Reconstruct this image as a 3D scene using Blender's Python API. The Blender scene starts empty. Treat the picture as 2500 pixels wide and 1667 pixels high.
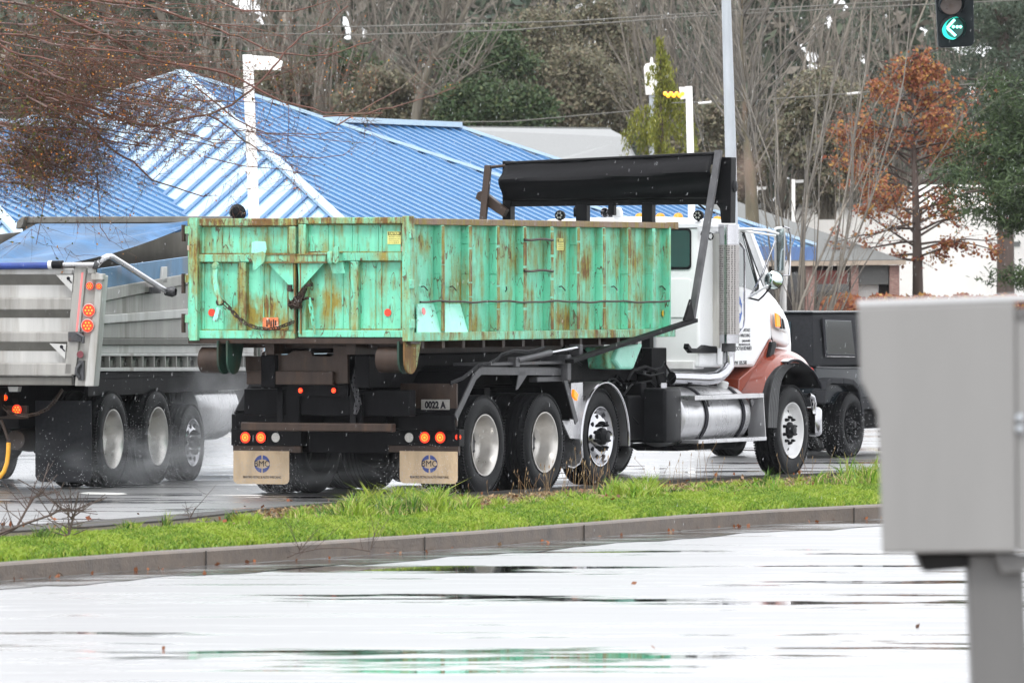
import bpy, bmesh, math, random
import numpy as np
from mathutils import Vector, Matrix
R = math.radians
S = bpy.context.scene
COL = S.collection
# ------------------------------------------------------------------ camera, sky, sun, exposure
F = 17700.0; HC = 2.157; HY = 680.0          # focal length in photo pixels, camera height, horizon row (photo 2500x1667)
cam = bpy.data.cameras.new("camera"); camo = bpy.data.objects.new("camera", cam); COL.objects.link(camo)
camo.location = (0, 0, HC); camo.rotation_euler = (R(90), 0, 0)
cam.sensor_width = 36; cam.lens = 36 * F / 2500
cam.shift_y = -(833.5 - HY) / 2500
cam.clip_start = 0.5; cam.clip_end = 2000
cam.dof.use_dof = True; cam.dof.focus_distance = 75; cam.dof.aperture_fstop = 9.0
S.camera = camo
SUN_EL, SUN_ROT = R(52), R(200)
w = bpy.data.worlds.new("World"); S.world = w; w.use_nodes = True
nt = w.node_tree; nt.nodes.clear()
sky = nt.nodes.new("ShaderNodeTexSky"); sky.sky_type = 'NISHITA'; sky.sun_disc = False
sky.sun_elevation = SUN_EL; sky.sun_rotation = SUN_ROT; sky.air_density = 1.0; sky.dust_density = 1.0; sky.ozone_density = 1.0
hs = nt.nodes.new("ShaderNodeHueSaturation"); hs.inputs['Saturation'].default_value = 0.10
bg = nt.nodes.new("ShaderNodeBackground"); bg.inputs[1].default_value = 0.12
ow = nt.nodes.new("ShaderNodeOutputWorld")
oc = nt.nodes.new("ShaderNodeMix"); oc.data_type = 'RGBA'; oc.inputs[0].default_value = .82; oc.inputs[7].default_value = (9.6, 9.8, 10.2, 1)   # cloud layer over the clear sky
nt.links.new(sky.outputs[0], hs.inputs['Color']); nt.links.new(hs.outputs[0], oc.inputs[6]); nt.links.new(oc.outputs[2], bg.inputs[0]); nt.links.new(bg.outputs[0], ow.inputs[0])
sl = bpy.data.lights.new("sun", 'SUN'); sl.energy = 1.1; sl.angle = R(14); sl.color = (1, .97, .93)
so = bpy.data.objects.new("sun", sl); COL.objects.link(so)
so.rotation_euler = Vector((0.25, 0.62, -1.0)).to_track_quat('-Z', 'Y').to_euler()
S.view_settings.view_transform = 'Standard'; S.view_settings.look = 'None'
S.view_settings.exposure = 1.0; S.view_settings.gamma = 1.0
S.cycles.max_bounces = 6; S.cycles.transparent_max_bounces = 12; S.cycles.volume_bounces = 0
S.cycles.volume_step_rate = 2.0

# ------------------------------------------------------------------ measuring helpers
def P(px, py, Y):
    return Vector(((px - 1250) / F * Y, Y, HC + (HY - py) / F * Y))
def G(px, py, z=0.0):
    Y = (HC - z) * F / (py - HY); return Vector(((px - 1250) / F * Y, Y, z))
class Frame:                                   # a vehicle's own axes: x forward, y to its left, z up
    def __init__(s, x0, y0, th):
        t = R(th); s.o = (x0, y0); s.a = (math.sin(t), math.cos(t)); s.n = (-math.cos(t), math.sin(t)); s.rz = R(90 - th)
    def s(self, px, py, v=0.0):
        k = (px - 1250) / F; ax, ay = self.a; cx = self.o[0] + v * self.n[0]; cy = self.o[1] + v * self.n[1]
        u = (k * cy - cx) / (ax - k * ay); Y = cy + u * ay
        return u, HC + (HY - py) / F * Y
    def r(self, px, py, u=0.0):
        k = (px - 1250) / F; ax, ay = self.n; cx = self.o[0] + u * self.a[0]; cy = self.o[1] + u * self.a[1]
        v = (k * cy - cx) / (ax - k * ay); Y = cy + v * ay
        return v, HC + (HY - py) / F * Y
    def S3(self, px, py, v=0.0):
        u, z = self.s(px, py, v); return Vector((u, v, z))
    def R3(self, px, py, u=0.0):
        v, z = self.r(px, py, u); return Vector((u, v, z))

# ------------------------------------------------------------------ materials
MATS = {}
def newmat(name):
    m = bpy.data.materials.new(name); m.use_nodes = True; MATS[name] = m
    b = m.node_tree.nodes["Principled BSDF"]; return m, m.node_tree, b
def N(t, kind, **kw):
    n = t.nodes.new(kind)
    for k, v in kw.items():
        if k.startswith('i_'):
            key = k[2:]; key = int(key) if key.isdigit() else key.replace('_', ' ')
            n.inputs[key].default_value = v
        else: setattr(n, k, v)
    return n
def L(t, a, b): t.links.new(a, b)
def coords(t, scale=(1, 1, 1), rot=(0, 0, 0)):
    tc = N(t, "ShaderNodeTexCoord"); mp = N(t, "ShaderNodeMapping"); mp.inputs['Scale'].default_value = scale; mp.inputs['Rotation'].default_value = rot
    L(t, tc.outputs['Object'], mp.inputs[0]); return mp.outputs[0]
def noise(t, vec, scale, detail=4, rough=.55):
    n = N(t, "ShaderNodeTexNoise"); n.inputs['Scale'].default_value = scale; n.inputs['Detail'].default_value = detail; n.inputs['Roughness'].default_value = rough
    L(t, vec, n.inputs['Vector']); return n.outputs['Fac']
def ramp(t, fac, stops):
    n = N(t, "ShaderNodeValToRGB"); cr = n.color_ramp
    while len(cr.elements) > len(stops): cr.elements.remove(cr.elements[-1])
    while len(cr.elements) < len(stops): cr.elements.new(.5)
    for e, (p, c) in zip(cr.elements, stops):
        e.position = p; e.color = (c, c, c, 1) if isinstance(c, (int, float)) else (*c, 1)
    L(t, fac, n.inputs[0]); return n.outputs[0]
def mixc(t, fac, a, b):
    n = N(t, "ShaderNodeMix", data_type='RGBA')
    for v, i in ((a, 6), (b, 7)):
        if isinstance(v, tuple): n.inputs[i].default_value = (*v, 1)
        else: L(t, v, n.inputs[i])
    if isinstance(fac, (int, float)): n.inputs[0].default_value = fac
    else: L(t, fac, n.inputs[0])
    return n.outputs[2]
def mth(t, op, a, b=None):
    n = N(t, "ShaderNodeMath", operation=op)
    for v, i in ((a, 0), (b, 1)):
        if v is None: continue
        if isinstance(v, (int, float)): n.inputs[i].default_value = v
        else: L(t, v, n.inputs[i])
    return n.outputs[0]
def bump(t, b, h, strength=.3, dist=.01):
    n = N(t, "ShaderNodeBump"); n.inputs['Strength'].default_value = strength; n.inputs['Distance'].default_value = dist
    L(t, h, n.inputs['Height']); L(t, n.outputs[0], b.inputs['Normal'])
def mat(name, col, rough=.5, metal=0.0, var=.25, nscale=6, streak=1.0, bmp=0.1, dirt=None, dirt_amt=.5, coat=0.0, spec=None):
    m, t, b = newmat(name)
    v = coords(t, (1, 1, streak)); n1 = noise(t, v, nscale, 6, .6)
    dk = tuple(c * (1 - var) for c in col); lt = tuple(min(1, c * (1 + var * .6)) for c in col)
    c = mixc(t, ramp(t, n1, [(.3, 0.0), (.7, 1.0)]), dk, lt)
    if dirt:
        n2 = noise(t, v, nscale * .6, 8, .68)
        c = mixc(t, ramp(t, n2, [(dirt_amt, 0.0), (dirt_amt + .18, 1.0)]), c, dirt)
    L(t, c, b.inputs['Base Color']); b.inputs['Metallic'].default_value = metal
    rr = N(t, "ShaderNodeMapRange"); rr.inputs['To Min'].default_value = max(.02, rough - .1); rr.inputs['To Max'].default_value = min(1, rough + .12)
    L(t, n1, rr.inputs[0]); L(t, rr.outputs[0], b.inputs['Roughness'])
    b.inputs['Specular IOR Level'].default_value = spec if spec is not None else (.08 if max(col) < .03 else .3 if max(col) < .08 else .5)
    if coat: b.inputs['Coat Weight'].default_value = coat; b.inputs['Coat Roughness'].default_value = .12
    if bmp: bump(t, b, noise(t, v, nscale * 6, 3), bmp, .01)
    return m
def emat(name, col, strength, base=(.3, .02, .01)):
    m, t, b = newmat(name); b.inputs['Base Color'].default_value = (*base, 1); b.inputs['Roughness'].default_value = .25
    b.inputs['Emission Color'].default_value = (*col, 1); b.inputs['Emission Strength'].default_value = strength; return m
def rustmat(name, paint, amt, streak=.16, blooms=()):
    m, t, b = newmat(name)
    vs = coords(t, (1, 1, streak)); vi = coords(t)
    st = noise(t, vs, 9, 8, .72); st2 = noise(t, vs, 26, 6, .7); pt = noise(t, vi, 2.2, 8, .66); sp = noise(t, vi, 38, 3, .6); fade = noise(t, vi, 1.3, 4)
    pc = mixc(t, ramp(t, fade, [(.35, 0.0), (.65, 1.0)]), tuple(c * .82 for c in paint), paint)
    pc = mixc(t, ramp(t, noise(t, vs, 14, 4), [(.5, 0.0), (.75, .35)]), pc, tuple(min(1, c * 1.25 + .04) for c in paint))
    k1 = mth(t, 'ADD', mth(t, 'MULTIPLY', st, .62), mth(t, 'MULTIPLY', pt, .38))
    for (bx, by, bz, br, ba) in blooms:                    # patches where scrap has worn through: position, radius, strength
        tc = N(t, "ShaderNodeTexCoord"); vs_ = N(t, "ShaderNodeVectorMath", operation='DISTANCE'); wob = N(t, "ShaderNodeVectorMath", operation='ADD'); sc_ = N(t, "ShaderNodeVectorMath", operation='SCALE'); nzz = N(t, "ShaderNodeTexNoise"); nzz.inputs['Scale'].default_value = 7; nzz.inputs['Detail'].default_value = 6
        L(t, tc.outputs['Object'], nzz.inputs['Vector']); L(t, nzz.outputs['Color'], sc_.inputs[0]); sc_.inputs['Scale'].default_value = br * 1.3; L(t, tc.outputs['Object'], wob.inputs[0]); L(t, sc_.outputs[0], wob.inputs[1]); L(t, wob.outputs[0], vs_.inputs[0]); vs_.inputs[1].default_value = (bx + br * .65, by + br * .65, bz + br * .65)
        k1 = mth(t, 'ADD', k1, mth(t, 'MULTIPLY', ramp(t, vs_.outputs['Value'], [(br * .15, 1.0), (br * .5, .55), (br, 0.0)]), ba)); pt = mth(t, 'ADD', pt, mth(t, 'MULTIPLY', ramp(t, vs_.outputs['Value'], [(br * .1, 1.0), (br * .8, 0.0)]), ba * 1.1))
    f1 = ramp(t, k1, [(.575 - amt, 0.0), (.66 - amt, .55), (.74 - amt, 1.0)])
    c = mixc(t, f1, pc, (.26, .21, .035))
    f2 = ramp(t, mth(t, 'ADD', mth(t, 'MULTIPLY', st2, .5), mth(t, 'MULTIPLY', pt, .5)), [(.645 - amt * .85, 0.0), (.71 - amt * .85, .92)])
    c = mixc(t, f2, c, mixc(t, sp, (.05, .025, .01), (.22, .10, .025)))
    f3 = ramp(t, sp, [(.70 - amt * .3, 0.0), (.73 - amt * .3, .9)])
    c = mixc(t, f3, c, (.07, .035, .015))
    wv_ = noise(t, coords(t, (1, 1, .28), (.3, .3, 0)), 8.5, 2, .5); msk = ramp(t, noise(t, vi, 3.4, 3), [(.48, 0.0), (.56, .95)])
    line = ramp(t, mth(t, 'ABSOLUTE', mth(t, 'SUBTRACT', wv_, .5)), [(.0, 1.0), (.007, 1.0), (.012, 0.0)])
    c = mixc(t, mth(t, 'MULTIPLY', line, msk), c, (.10, .055, .02))
    L(t, c, b.inputs['Base Color'])
    L(t, ramp(t, f1, [(0, .32), (1, .75)]), b.inputs['Roughness'])
    bump(t, b, mth(t, 'ADD', mth(t, 'MULTIPLY', noise(t, vi, 1.6, 3), 2.2), mth(t, 'ADD', pt, mth(t, 'MULTIPLY', f1, -.4))), .5, .035)
    return m
GREEN = (.17, .62, .42)
rustmat('green_paint', GREEN, .075); rustmat('green_rusty', GREEN, .135); rustmat('green_very_rusty', GREEN, .205)
_T = Frame(-.2635, 72.2, 25.5)
def _bl(pxs, side): 
    out = []
    for x, y, r_, a_ in pxs:
        p = _T.S3(x, y, .085) if side else _T.R3(x, y, -1.57); out.append((p.x, p.y, p.z, r_, a_))
    return tuple(out)
rustmat('green_door', GREEN, .085, .16, _bl([(640, 770, .32, .20), (800, 742, .30, .15), (590, 790, .22, .16), (720, 800, .24, .2), (530, 700, .12, .1), (640, 625, .2, .08), (700, 560, .14, .08)], 0))
rustmat('green_side', GREEN, .10, .16, _bl([(1033, 600, .20, .15), (1135, 715, .18, .16), (1150, 800, .3, .13), (1240, 640, .26, .11), (1290, 720, .2, .12), (1370, 770, .24, .14), (1430, 650, .24, .13), (1505, 640, .2, .13), (1555, 640, .24, .10), (1480, 790, .3, .08), (1385, 790, .2, .10)], 1))
rustmat('rust', (.16, .085, .04), .12); rustmat('light_mint', (.35, .85, .68), -.05)
rustmat('weld_rust', (.13, .40, .24), .19)
mat('brown_iron', (.042, .027, .020), .42, .2, .4, 9, .3, .25, (.085, .045, .025), .56)
mat('disc_grey', (.13, .12, .11), .55, .2, .3, 12, 1, .2, (.07, .055, .045), .52)  # darker grey-brown for the disc deep inside the rim
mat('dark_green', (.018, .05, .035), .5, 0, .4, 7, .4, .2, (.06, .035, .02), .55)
mat('rim_silver', (.52, .50, .47), .30, .75, .15, 7, 1, .05, (.30, .28, .25), .62)
mat('wet_black', (.006, .006, .007), .35, 0, .4, 8, .4, .2, (.020, .017, .015), .64)
mat('frame_black', (.006, .006, .007), .55, 0, .5, 6, .4, .2, (.022, .017, .014), .62)
mat('grey_steel', (.07, .07, .075), .4, .3, .35, 9, .5, .2, (.12, .06, .035), .62)
mat('white_paint', (.80, .81, .82), .18, 0, .04, 3, .4, 0, (.62, .62, .6), .68, coat=.5)
mat('white_dirty', (.66, .66, .66), .35, 0, .15, 5, .3, .05, (.35, .33, .3), .6)
mat('red_paint', (.25, .047, .024), .22, 0, .1, 3, .5, 0, (.22, .05, .03), .6, coat=.4)
mat('aluminium', (.50, .50, .51), .28, .85, .18, 7, .25, .08, (.30, .29, .28), .62)
mat('polished', (.46, .46, .48), .10, 1.0, .08, 6, .4, .03)
mat('dump_aluminium', (.33, .32, .30), .5, .25, .3, 5, .08, .1, (.17, .16, .14), .50)
mat('dump_light', (.47, .465, .45), .45, .2, .2, 5, .08, .08, (.27, .25, .22), .52)
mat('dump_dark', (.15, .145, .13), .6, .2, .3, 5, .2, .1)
mat('rubber', (.010, .0105, .0115), .48, 0, .35, 14, 1, .35, (.032, .031, .030), .62)
mat('black_vinyl', (.006, .006, .007), .45, 0, .3, 2.5, .7, .3, spec=.10)
mat('black_plastic', (.011, .0115, .013), .36, 0, .3, 8, 1, .1)
mat('flare_rubber', (.035, .036, .038), .5, 0, .2, 20, 1, .15)
mat('dark_plastic', (.020, .021, .024), .55, 0, .2, 30, 1, .2)
mat('blue_tarp', (.028, .115, .25), .5, 0, .45, 1.9, .5, .5, (.07, .19, .40), .52, spec=.25)
mat('dark_blue', (.01, .04, .22), .35, 0, .3, 8)
mat('weathered_blue', (.10, .20, .33), .6, 0, .35, 3, .5, .2, (.19, .2, .21), .5)
mat('flap_beige', (.50, .37, .23), .5, 0, .25, 6, .35, .2, (.28, .19, .11), .56)
mat('logo_blue', (.03, .055, .22), .5, 0, .1); mat('ink', (.015, .015, .02), .5, 0, .1)
mat('letter_blue', (.05, .14, .48), .4, 0, .1)
mat('plate_white', (.30, .29, .27), .4, 0, .25, 20, 1, .1, (.2, .12, .08), .6)
mat('caution_yellow', (.72, .68, .22), .5, 0, .15, 20)
mat('placard_orange', (.70, .19, .07), .5, 0, .35, 22, 1, .1, (.75, .7, .6), .52)
mat('dot_red', (.85, .05, .02), .4, 0, .05); mat('dot_pink', (.75, .2, .2), .4, 0, .05); mat('dot_orange', (.85, .45, .01), .4, 0, .05)
mat('lens_white', (.62, .6, .56), .3, 0, .2, 60, 1, .3); mat('lens_dark_red', (.16, .03, .04), .35, 0, .2)
mat('amber', (.85, .42, .03), .3, 0, .1); mat('amber_cap', (.55, .27, .01), .35, 0, .1)
mat('hose_yellow', (.75, .36, .02), .45, 0, .15); mat('car_blue_black', (.010, .014, .018), .22, 0, .2, 4, 1, .05, coat=.25)
mat('concrete', (.112, .086, .066), .5, 0, .35, 7, 1, .5, (.045, .036, .03), .55)
mat('concrete_dark', (.035, .031, .028), .6, 0, .4, 6, 1, .4, (.03, .028, .025), .5)
mat('soil', (.05, .04, .025), .7, 0, .4, 8, 1, .5)
mat('litter', (.06, .05, .022), .8, 0, .4, 9, 1, .6, (.09, .10, .02), .56)
mat('turf', (.11, .20, .02), .8, 0, .3, 5, 1, .5, (.08, .10, .02), .66)
mat('galvanised', (.42, .45, .48), .42, .5, .15, 5, .3, .1)
mat('box_grey', (.245, .243, .238), .5, 0, .10, 3.5, .18, .05); mat('box_lid', (.26, .26, .26), .45, 0, .05, 3)
mat('post_grey', (.135, .134, .132), .5, .2, .12, 4, .3, .08); mat('bracket_black', (.02, .02, .02), .5)
mat('signal_housing', (.012, .016, .018), .38); mat('signal_dark_lens', (.10, .065, .05), .3)
mat('pale_blue_paint', (.42, .62, .72), .25, 0, .08, 3, coat=.4)
mat('roof_blue', (.26, .44, .60), .18, .0, .14, 1.6, 1, .05, (.18, .33, .52), .56, coat=1.0)  # pans paled so the colour carries the sky's sheen
mat('roof_blue_seam', (.055, .16, .34), .35, 0, .1, 3); mat('roof_trim', (.42, .55, .66), .3, 0, .05)  # seams darker than the pans, standing in for their shadows
mat('fascia_blue', (.05, .15, .40), .35); mat('shingle_grey', (.15, .155, .15), .75, 0, .15, 16, 4, .3)
mat('shingle_light', (.23, .235, .235), .6, 0, .1, 14, 4, .2)
mat('stucco_white', (.85, .83, .80), .8, 0, .05, 3, 1, .1); mat('brick', (.30, .18, .155), .8, 0, .35, 18, 3, .3, (.42, .32, .28), .55)
mat('dark_wall', (.07, .06, .06), .7, 0, .3, 9); mat('awning_red', (.22, .06, .05), .7, 0, .3, 9); mat('blind_grey', (.13, .13, .125), .6, 0, .15, 8, 6)
mat('trim_tan', (.42, .34, .27), .6, 0, .15, 5)
def glass(name, col, rough=.05):
    m, t, b = newmat(name); b.inputs['Base Color'].default_value = (*col, 1); b.inputs['Roughness'].default_value = rough
    b.inputs['Specular IOR Level'].default_value = .9; b.inputs['Coat Weight'].default_value = .6; b.inputs['Coat Roughness'].default_value = .03; return m
glass('glass_dark', (.012, .018, .02)); glass('car_glass', (.10, .115, .125), .05); MATS['car_glass'].node_tree.nodes['Principled BSDF'].inputs['Metallic'].default_value = .75; glass('glass_teal', (.03, .055, .055)); glass('window_black', (.02, .022, .025), .12)
m, t, b = newmat('mirror'); b.inputs['Metallic'].default_value = 1; b.inputs['Base Color'].default_value = (.5, .58, .58, 1); b.inputs['Roughness'].default_value = .06
emat('lamp_red', (1, .028, .003), .75, (.5, .02, .005)); emat('lamp_core', (1, .25, .008), 1.15, (.7, .15, .02)); emat('lamp_red_dim', (1, .03, .006), .5, (.5, .03, .01))
emat('lamp_amber', (1, .22, .005), .7, (.6, .18, .01)); emat('green_led', (.25, 1, .8), 2.5, (.05, .5, .4)); emat('green_lens', (0, .40, .30), .05, (0, .03, .03)); emat('green_glow', (0, .62, .48), .85, (0, .2, .16))
emat('orange_strip', (1, .33, .015), 1.4, (.8, .3, .02))
# perforated guard: bump + dark holes
m, t, b = newmat('perforated'); vv = coords(t); vo = N(t, "ShaderNodeTexVoronoi"); vo.inputs['Scale'].default_value = 42; vo.inputs['Randomness'].default_value = .15; L(t, vv, vo.inputs['Vector'])
L(t, ramp(t, vo.outputs['Distance'], [(.30, (.03, .028, .026)), (.40, (.36, .34, .33))]), b.inputs['Base Color']); b.inputs['Metallic'].default_value = .85; b.inputs['Roughness'].default_value = .28
# chevron of leaves: per-leaf colour variation
def leafmat(name, cols, rough=.6, trans=.25):
    m, t, b = newmat(name); g = N(t, "ShaderNodeNewGeometry"); n = len(cols)
    c = ramp(t, g.outputs['Random Per Island'], [((i + .0) / max(1, n - 1), cols[i]) for i in range(n)])
    L(t, c, b.inputs['Base Color']); b.inputs['Roughness'].default_value = rough; b.inputs['Specular IOR Level'].default_value = .25
    if trans:
        tr = N(t, "ShaderNodeBsdfTranslucent"); L(t, c, tr.inputs[0]); mx = N(t, "ShaderNodeMixShader"); mx.inputs[0].default_value = trans
        out = t.nodes["Material Output"]; L(t, b.outputs[0], mx.inputs[1]); L(t, tr.outputs[0], mx.inputs[2]); L(t, mx.outputs[0], out.inputs[0])
    return m
leafmat('grass_short', [(.05, .10, .012), (.13, .24, .02), (.21, .31, .035), (.09, .18, .018), (.28, .31, .06)], .5, .3)
leafmat('grass_long', [(.05, .13, .012), (.12, .27, .02), (.24, .40, .04), (.34, .37, .09), (.46, .38, .20)], .45, .3)
leafmat('grass_yellow', [(.16, .25, .02), (.25, .34, .035), (.21, .31, .03), (.33, .35, .08)], .5, .3)
leafmat('grass_dark', [(.03, .08, .012), (.06, .13, .02), (.10, .17, .02), (.16, .15, .05)], .5, .2)
leafmat('grass_dead', [(.14, .08, .04), (.26, .16, .08), (.35, .26, .14), (.10, .05, .03)], .7, .1)
leafmat('fallen_leaves', [(.18, .05, .02), (.26, .09, .03), (.16, .07, .04), (.30, .22, .14)], .5, .1)
leafmat('maple_leaves', [(.19, .055, .045), (.32, .10, .055), (.40, .17, .065), (.25, .08, .06), (.48, .29, .08), (.17, .065, .055)], .6, .3)
leafmat('pine_needles', [(.03, .05, .022), (.05, .08, .03), (.065, .10, .035), (.03, .05, .03)], .6, .1)
leafmat('conifer_dark', [(.045, .065, .045), (.07, .095, .06), (.06, .085, .065), (.10, .12, .08)], .7, .1)
leafmat('cedar_yellow', [(.11, .13, .02), (.19, .20, .03), (.25, .24, .045), (.13, .17, .04)], .6, .2)
leafmat('shrub_olive', [(.12, .115, .08), (.18, .16, .11), (.11, .125, .08), (.23, .20, .13), (.14, .11, .09)], .7, .15)  # greyed to put distance haze into the leaf colour
leafmat('ivy_green', [(.04, .075, .035), (.07, .11, .045), (.055, .08, .045), (.10, .12, .05)], .6, .1)
leafmat('buds', [(.55, .16, .03), (.62, .26, .04), (.36, .10, .03), (.48, .30, .05)], .4, .2)
leafmat('moss', [(.06, .075, .015), (.10, .11, .02), (.05, .05, .02), (.13, .10, .02)], .8, .1)
leafmat('far_twigs', [(.14, .125, .10), (.21, .185, .155), (.10, .09, .08), (.27, .24, .20)], .8, 0)  # lightened to put distance haze into the twig colour
leafmat('red_twigs', [(.11, .045, .035), (.17, .065, .045), (.05, .035, .02), (.09, .07, .03)], .4, 0)
mat('bark_grey', (.13, .115, .09), .8, 0, .35, 8, .2, .4, (.075, .07, .05), .5)
mat('bark_brown', (.08, .055, .045), .7, 0, .35, 9, .2, .4); mat('bark_red', (.14, .055, .04), .45, 0, .4, 9, 1, .3, (.07, .065, .03), .5)
mat('bark_moss', (.13, .11, .07), .8, 0, .4, 6, .3, .4, (.14, .09, .06), .5)
m, t, b = newmat('water_drop'); b.inputs['Base Color'].default_value = (.95, .97, 1, 1); b.inputs['Roughness'].default_value = .05; b.inputs['Metallic'].default_value = .6
# wet asphalt
m, t, b = newmat('wet_asphalt'); v = coords(t, (1, 1, 1), (0, 0, R(-35)))
vst = coords(t, (.30, 1.1, 1), (0, 0, R(-30)))
pud = noise(t, vst, .42, 5, .6); fine = noise(t, v, 26, 3, .6); med = noise(t, vst, 2.2, 4, .6)
pm = ramp(t, mth(t, 'ADD', mth(t, 'MULTIPLY', pud, .68), mth(t, 'MULTIPLY', med, .32)), [(.522, 1.0), (.572, 0.0)])   # 1 = film of broken water, 0 = standing puddle
L(t, mixc(t, fine, (.022, .022, .024), (.05, .05, .052)), b.inputs['Base Color'])
L(t, ramp(t, pm, [(0, .05), (1, .50)]), b.inputs['Roughness']); b.inputs['Specular IOR Level'].default_value = 1.0
b.inputs['Coat Weight'].default_value = 1.0; vary = ramp(t, noise(t, coords(t, (.22, 1.5, 1), (0, 0, R(-30))), 1.1, 6, .65), [(.34, .16), (.47, .40), (.72, .50)])
L(t, mth(t, 'ADD', .03, mth(t, 'MULTIPLY', pm, vary)), b.inputs['Coat Roughness']); b.inputs['Coat IOR'].default_value = 2.2
bn = N(t, "ShaderNodeBump"); bn.inputs['Distance'].default_value = .012; L(t, mth(t, 'MULTIPLY', pm, .5), bn.inputs['Strength']); L(t, fine, bn.inputs['Height']); L(t, bn.outputs[0], b.inputs['Normal'])
m, t, b = newmat('gutter_water'); v = coords(t, (.5, 1.6, 1), (0, 0, R(-30))); nn1 = noise(t, v, 1.3, 5, .6); n2 = noise(t, coords(t), 30, 3, .6)
L(t, mixc(t, n2, (.012, .012, .011), (.035, .032, .028)), b.inputs['Base Color']); L(t, ramp(t, nn1, [(.42, .04), (.62, .30)]), b.inputs['Roughness']); b.inputs['Specular IOR Level'].default_value = .7
bn = N(t, "ShaderNodeBump"); bn.inputs['Distance'].default_value = .004; bn.inputs['Strength'].default_value = .25; L(t, n2, bn.inputs['Height']); L(t, bn.outputs[0], b.inputs['Normal'])
mat('road_paint', (.75, .75, .72), .3, 0, .15, 9, 1, .2)
# spray
def volmat(name, dens, col=(.9, .93, .97), scale=3.0, lo=.42, hi=.75):
    m = bpy.data.materials.new(name); m.use_nodes = True; MATS[name] = m; t = m.node_tree; t.nodes.clear()
    o = N(t, "ShaderNodeOutputMaterial"); pv = N(t, "ShaderNodeVolumePrincipled"); pv.inputs['Color'].default_value = (*col, 1)
    if scale:
        tc = N(t, "ShaderNodeTexCoord"); ln = N(t, "ShaderNodeVectorMath", operation='LENGTH'); L(t, tc.outputs['Object'], ln.inputs[0])
        fall = ramp(t, ln.outputs['Value'], [(.1, 1.0), (.95, 0.0)])
        nz = N(t, "ShaderNodeTexNoise"); nz.inputs['Scale'].default_value = scale; nz.inputs['Detail'].default_value = 3; L(t, tc.outputs['Object'], nz.inputs['Vector'])
        L(t, mth(t, 'MULTIPLY', mth(t, 'MULTIPLY', fall, ramp(t, nz.outputs['Fac'], [(lo, .12), (hi, 1.0)])), dens), pv.inputs['Density'])
    else: pv.inputs['Density'].default_value = dens
    L(t, pv.outputs[0], o.inputs['Volume']); return m

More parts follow.
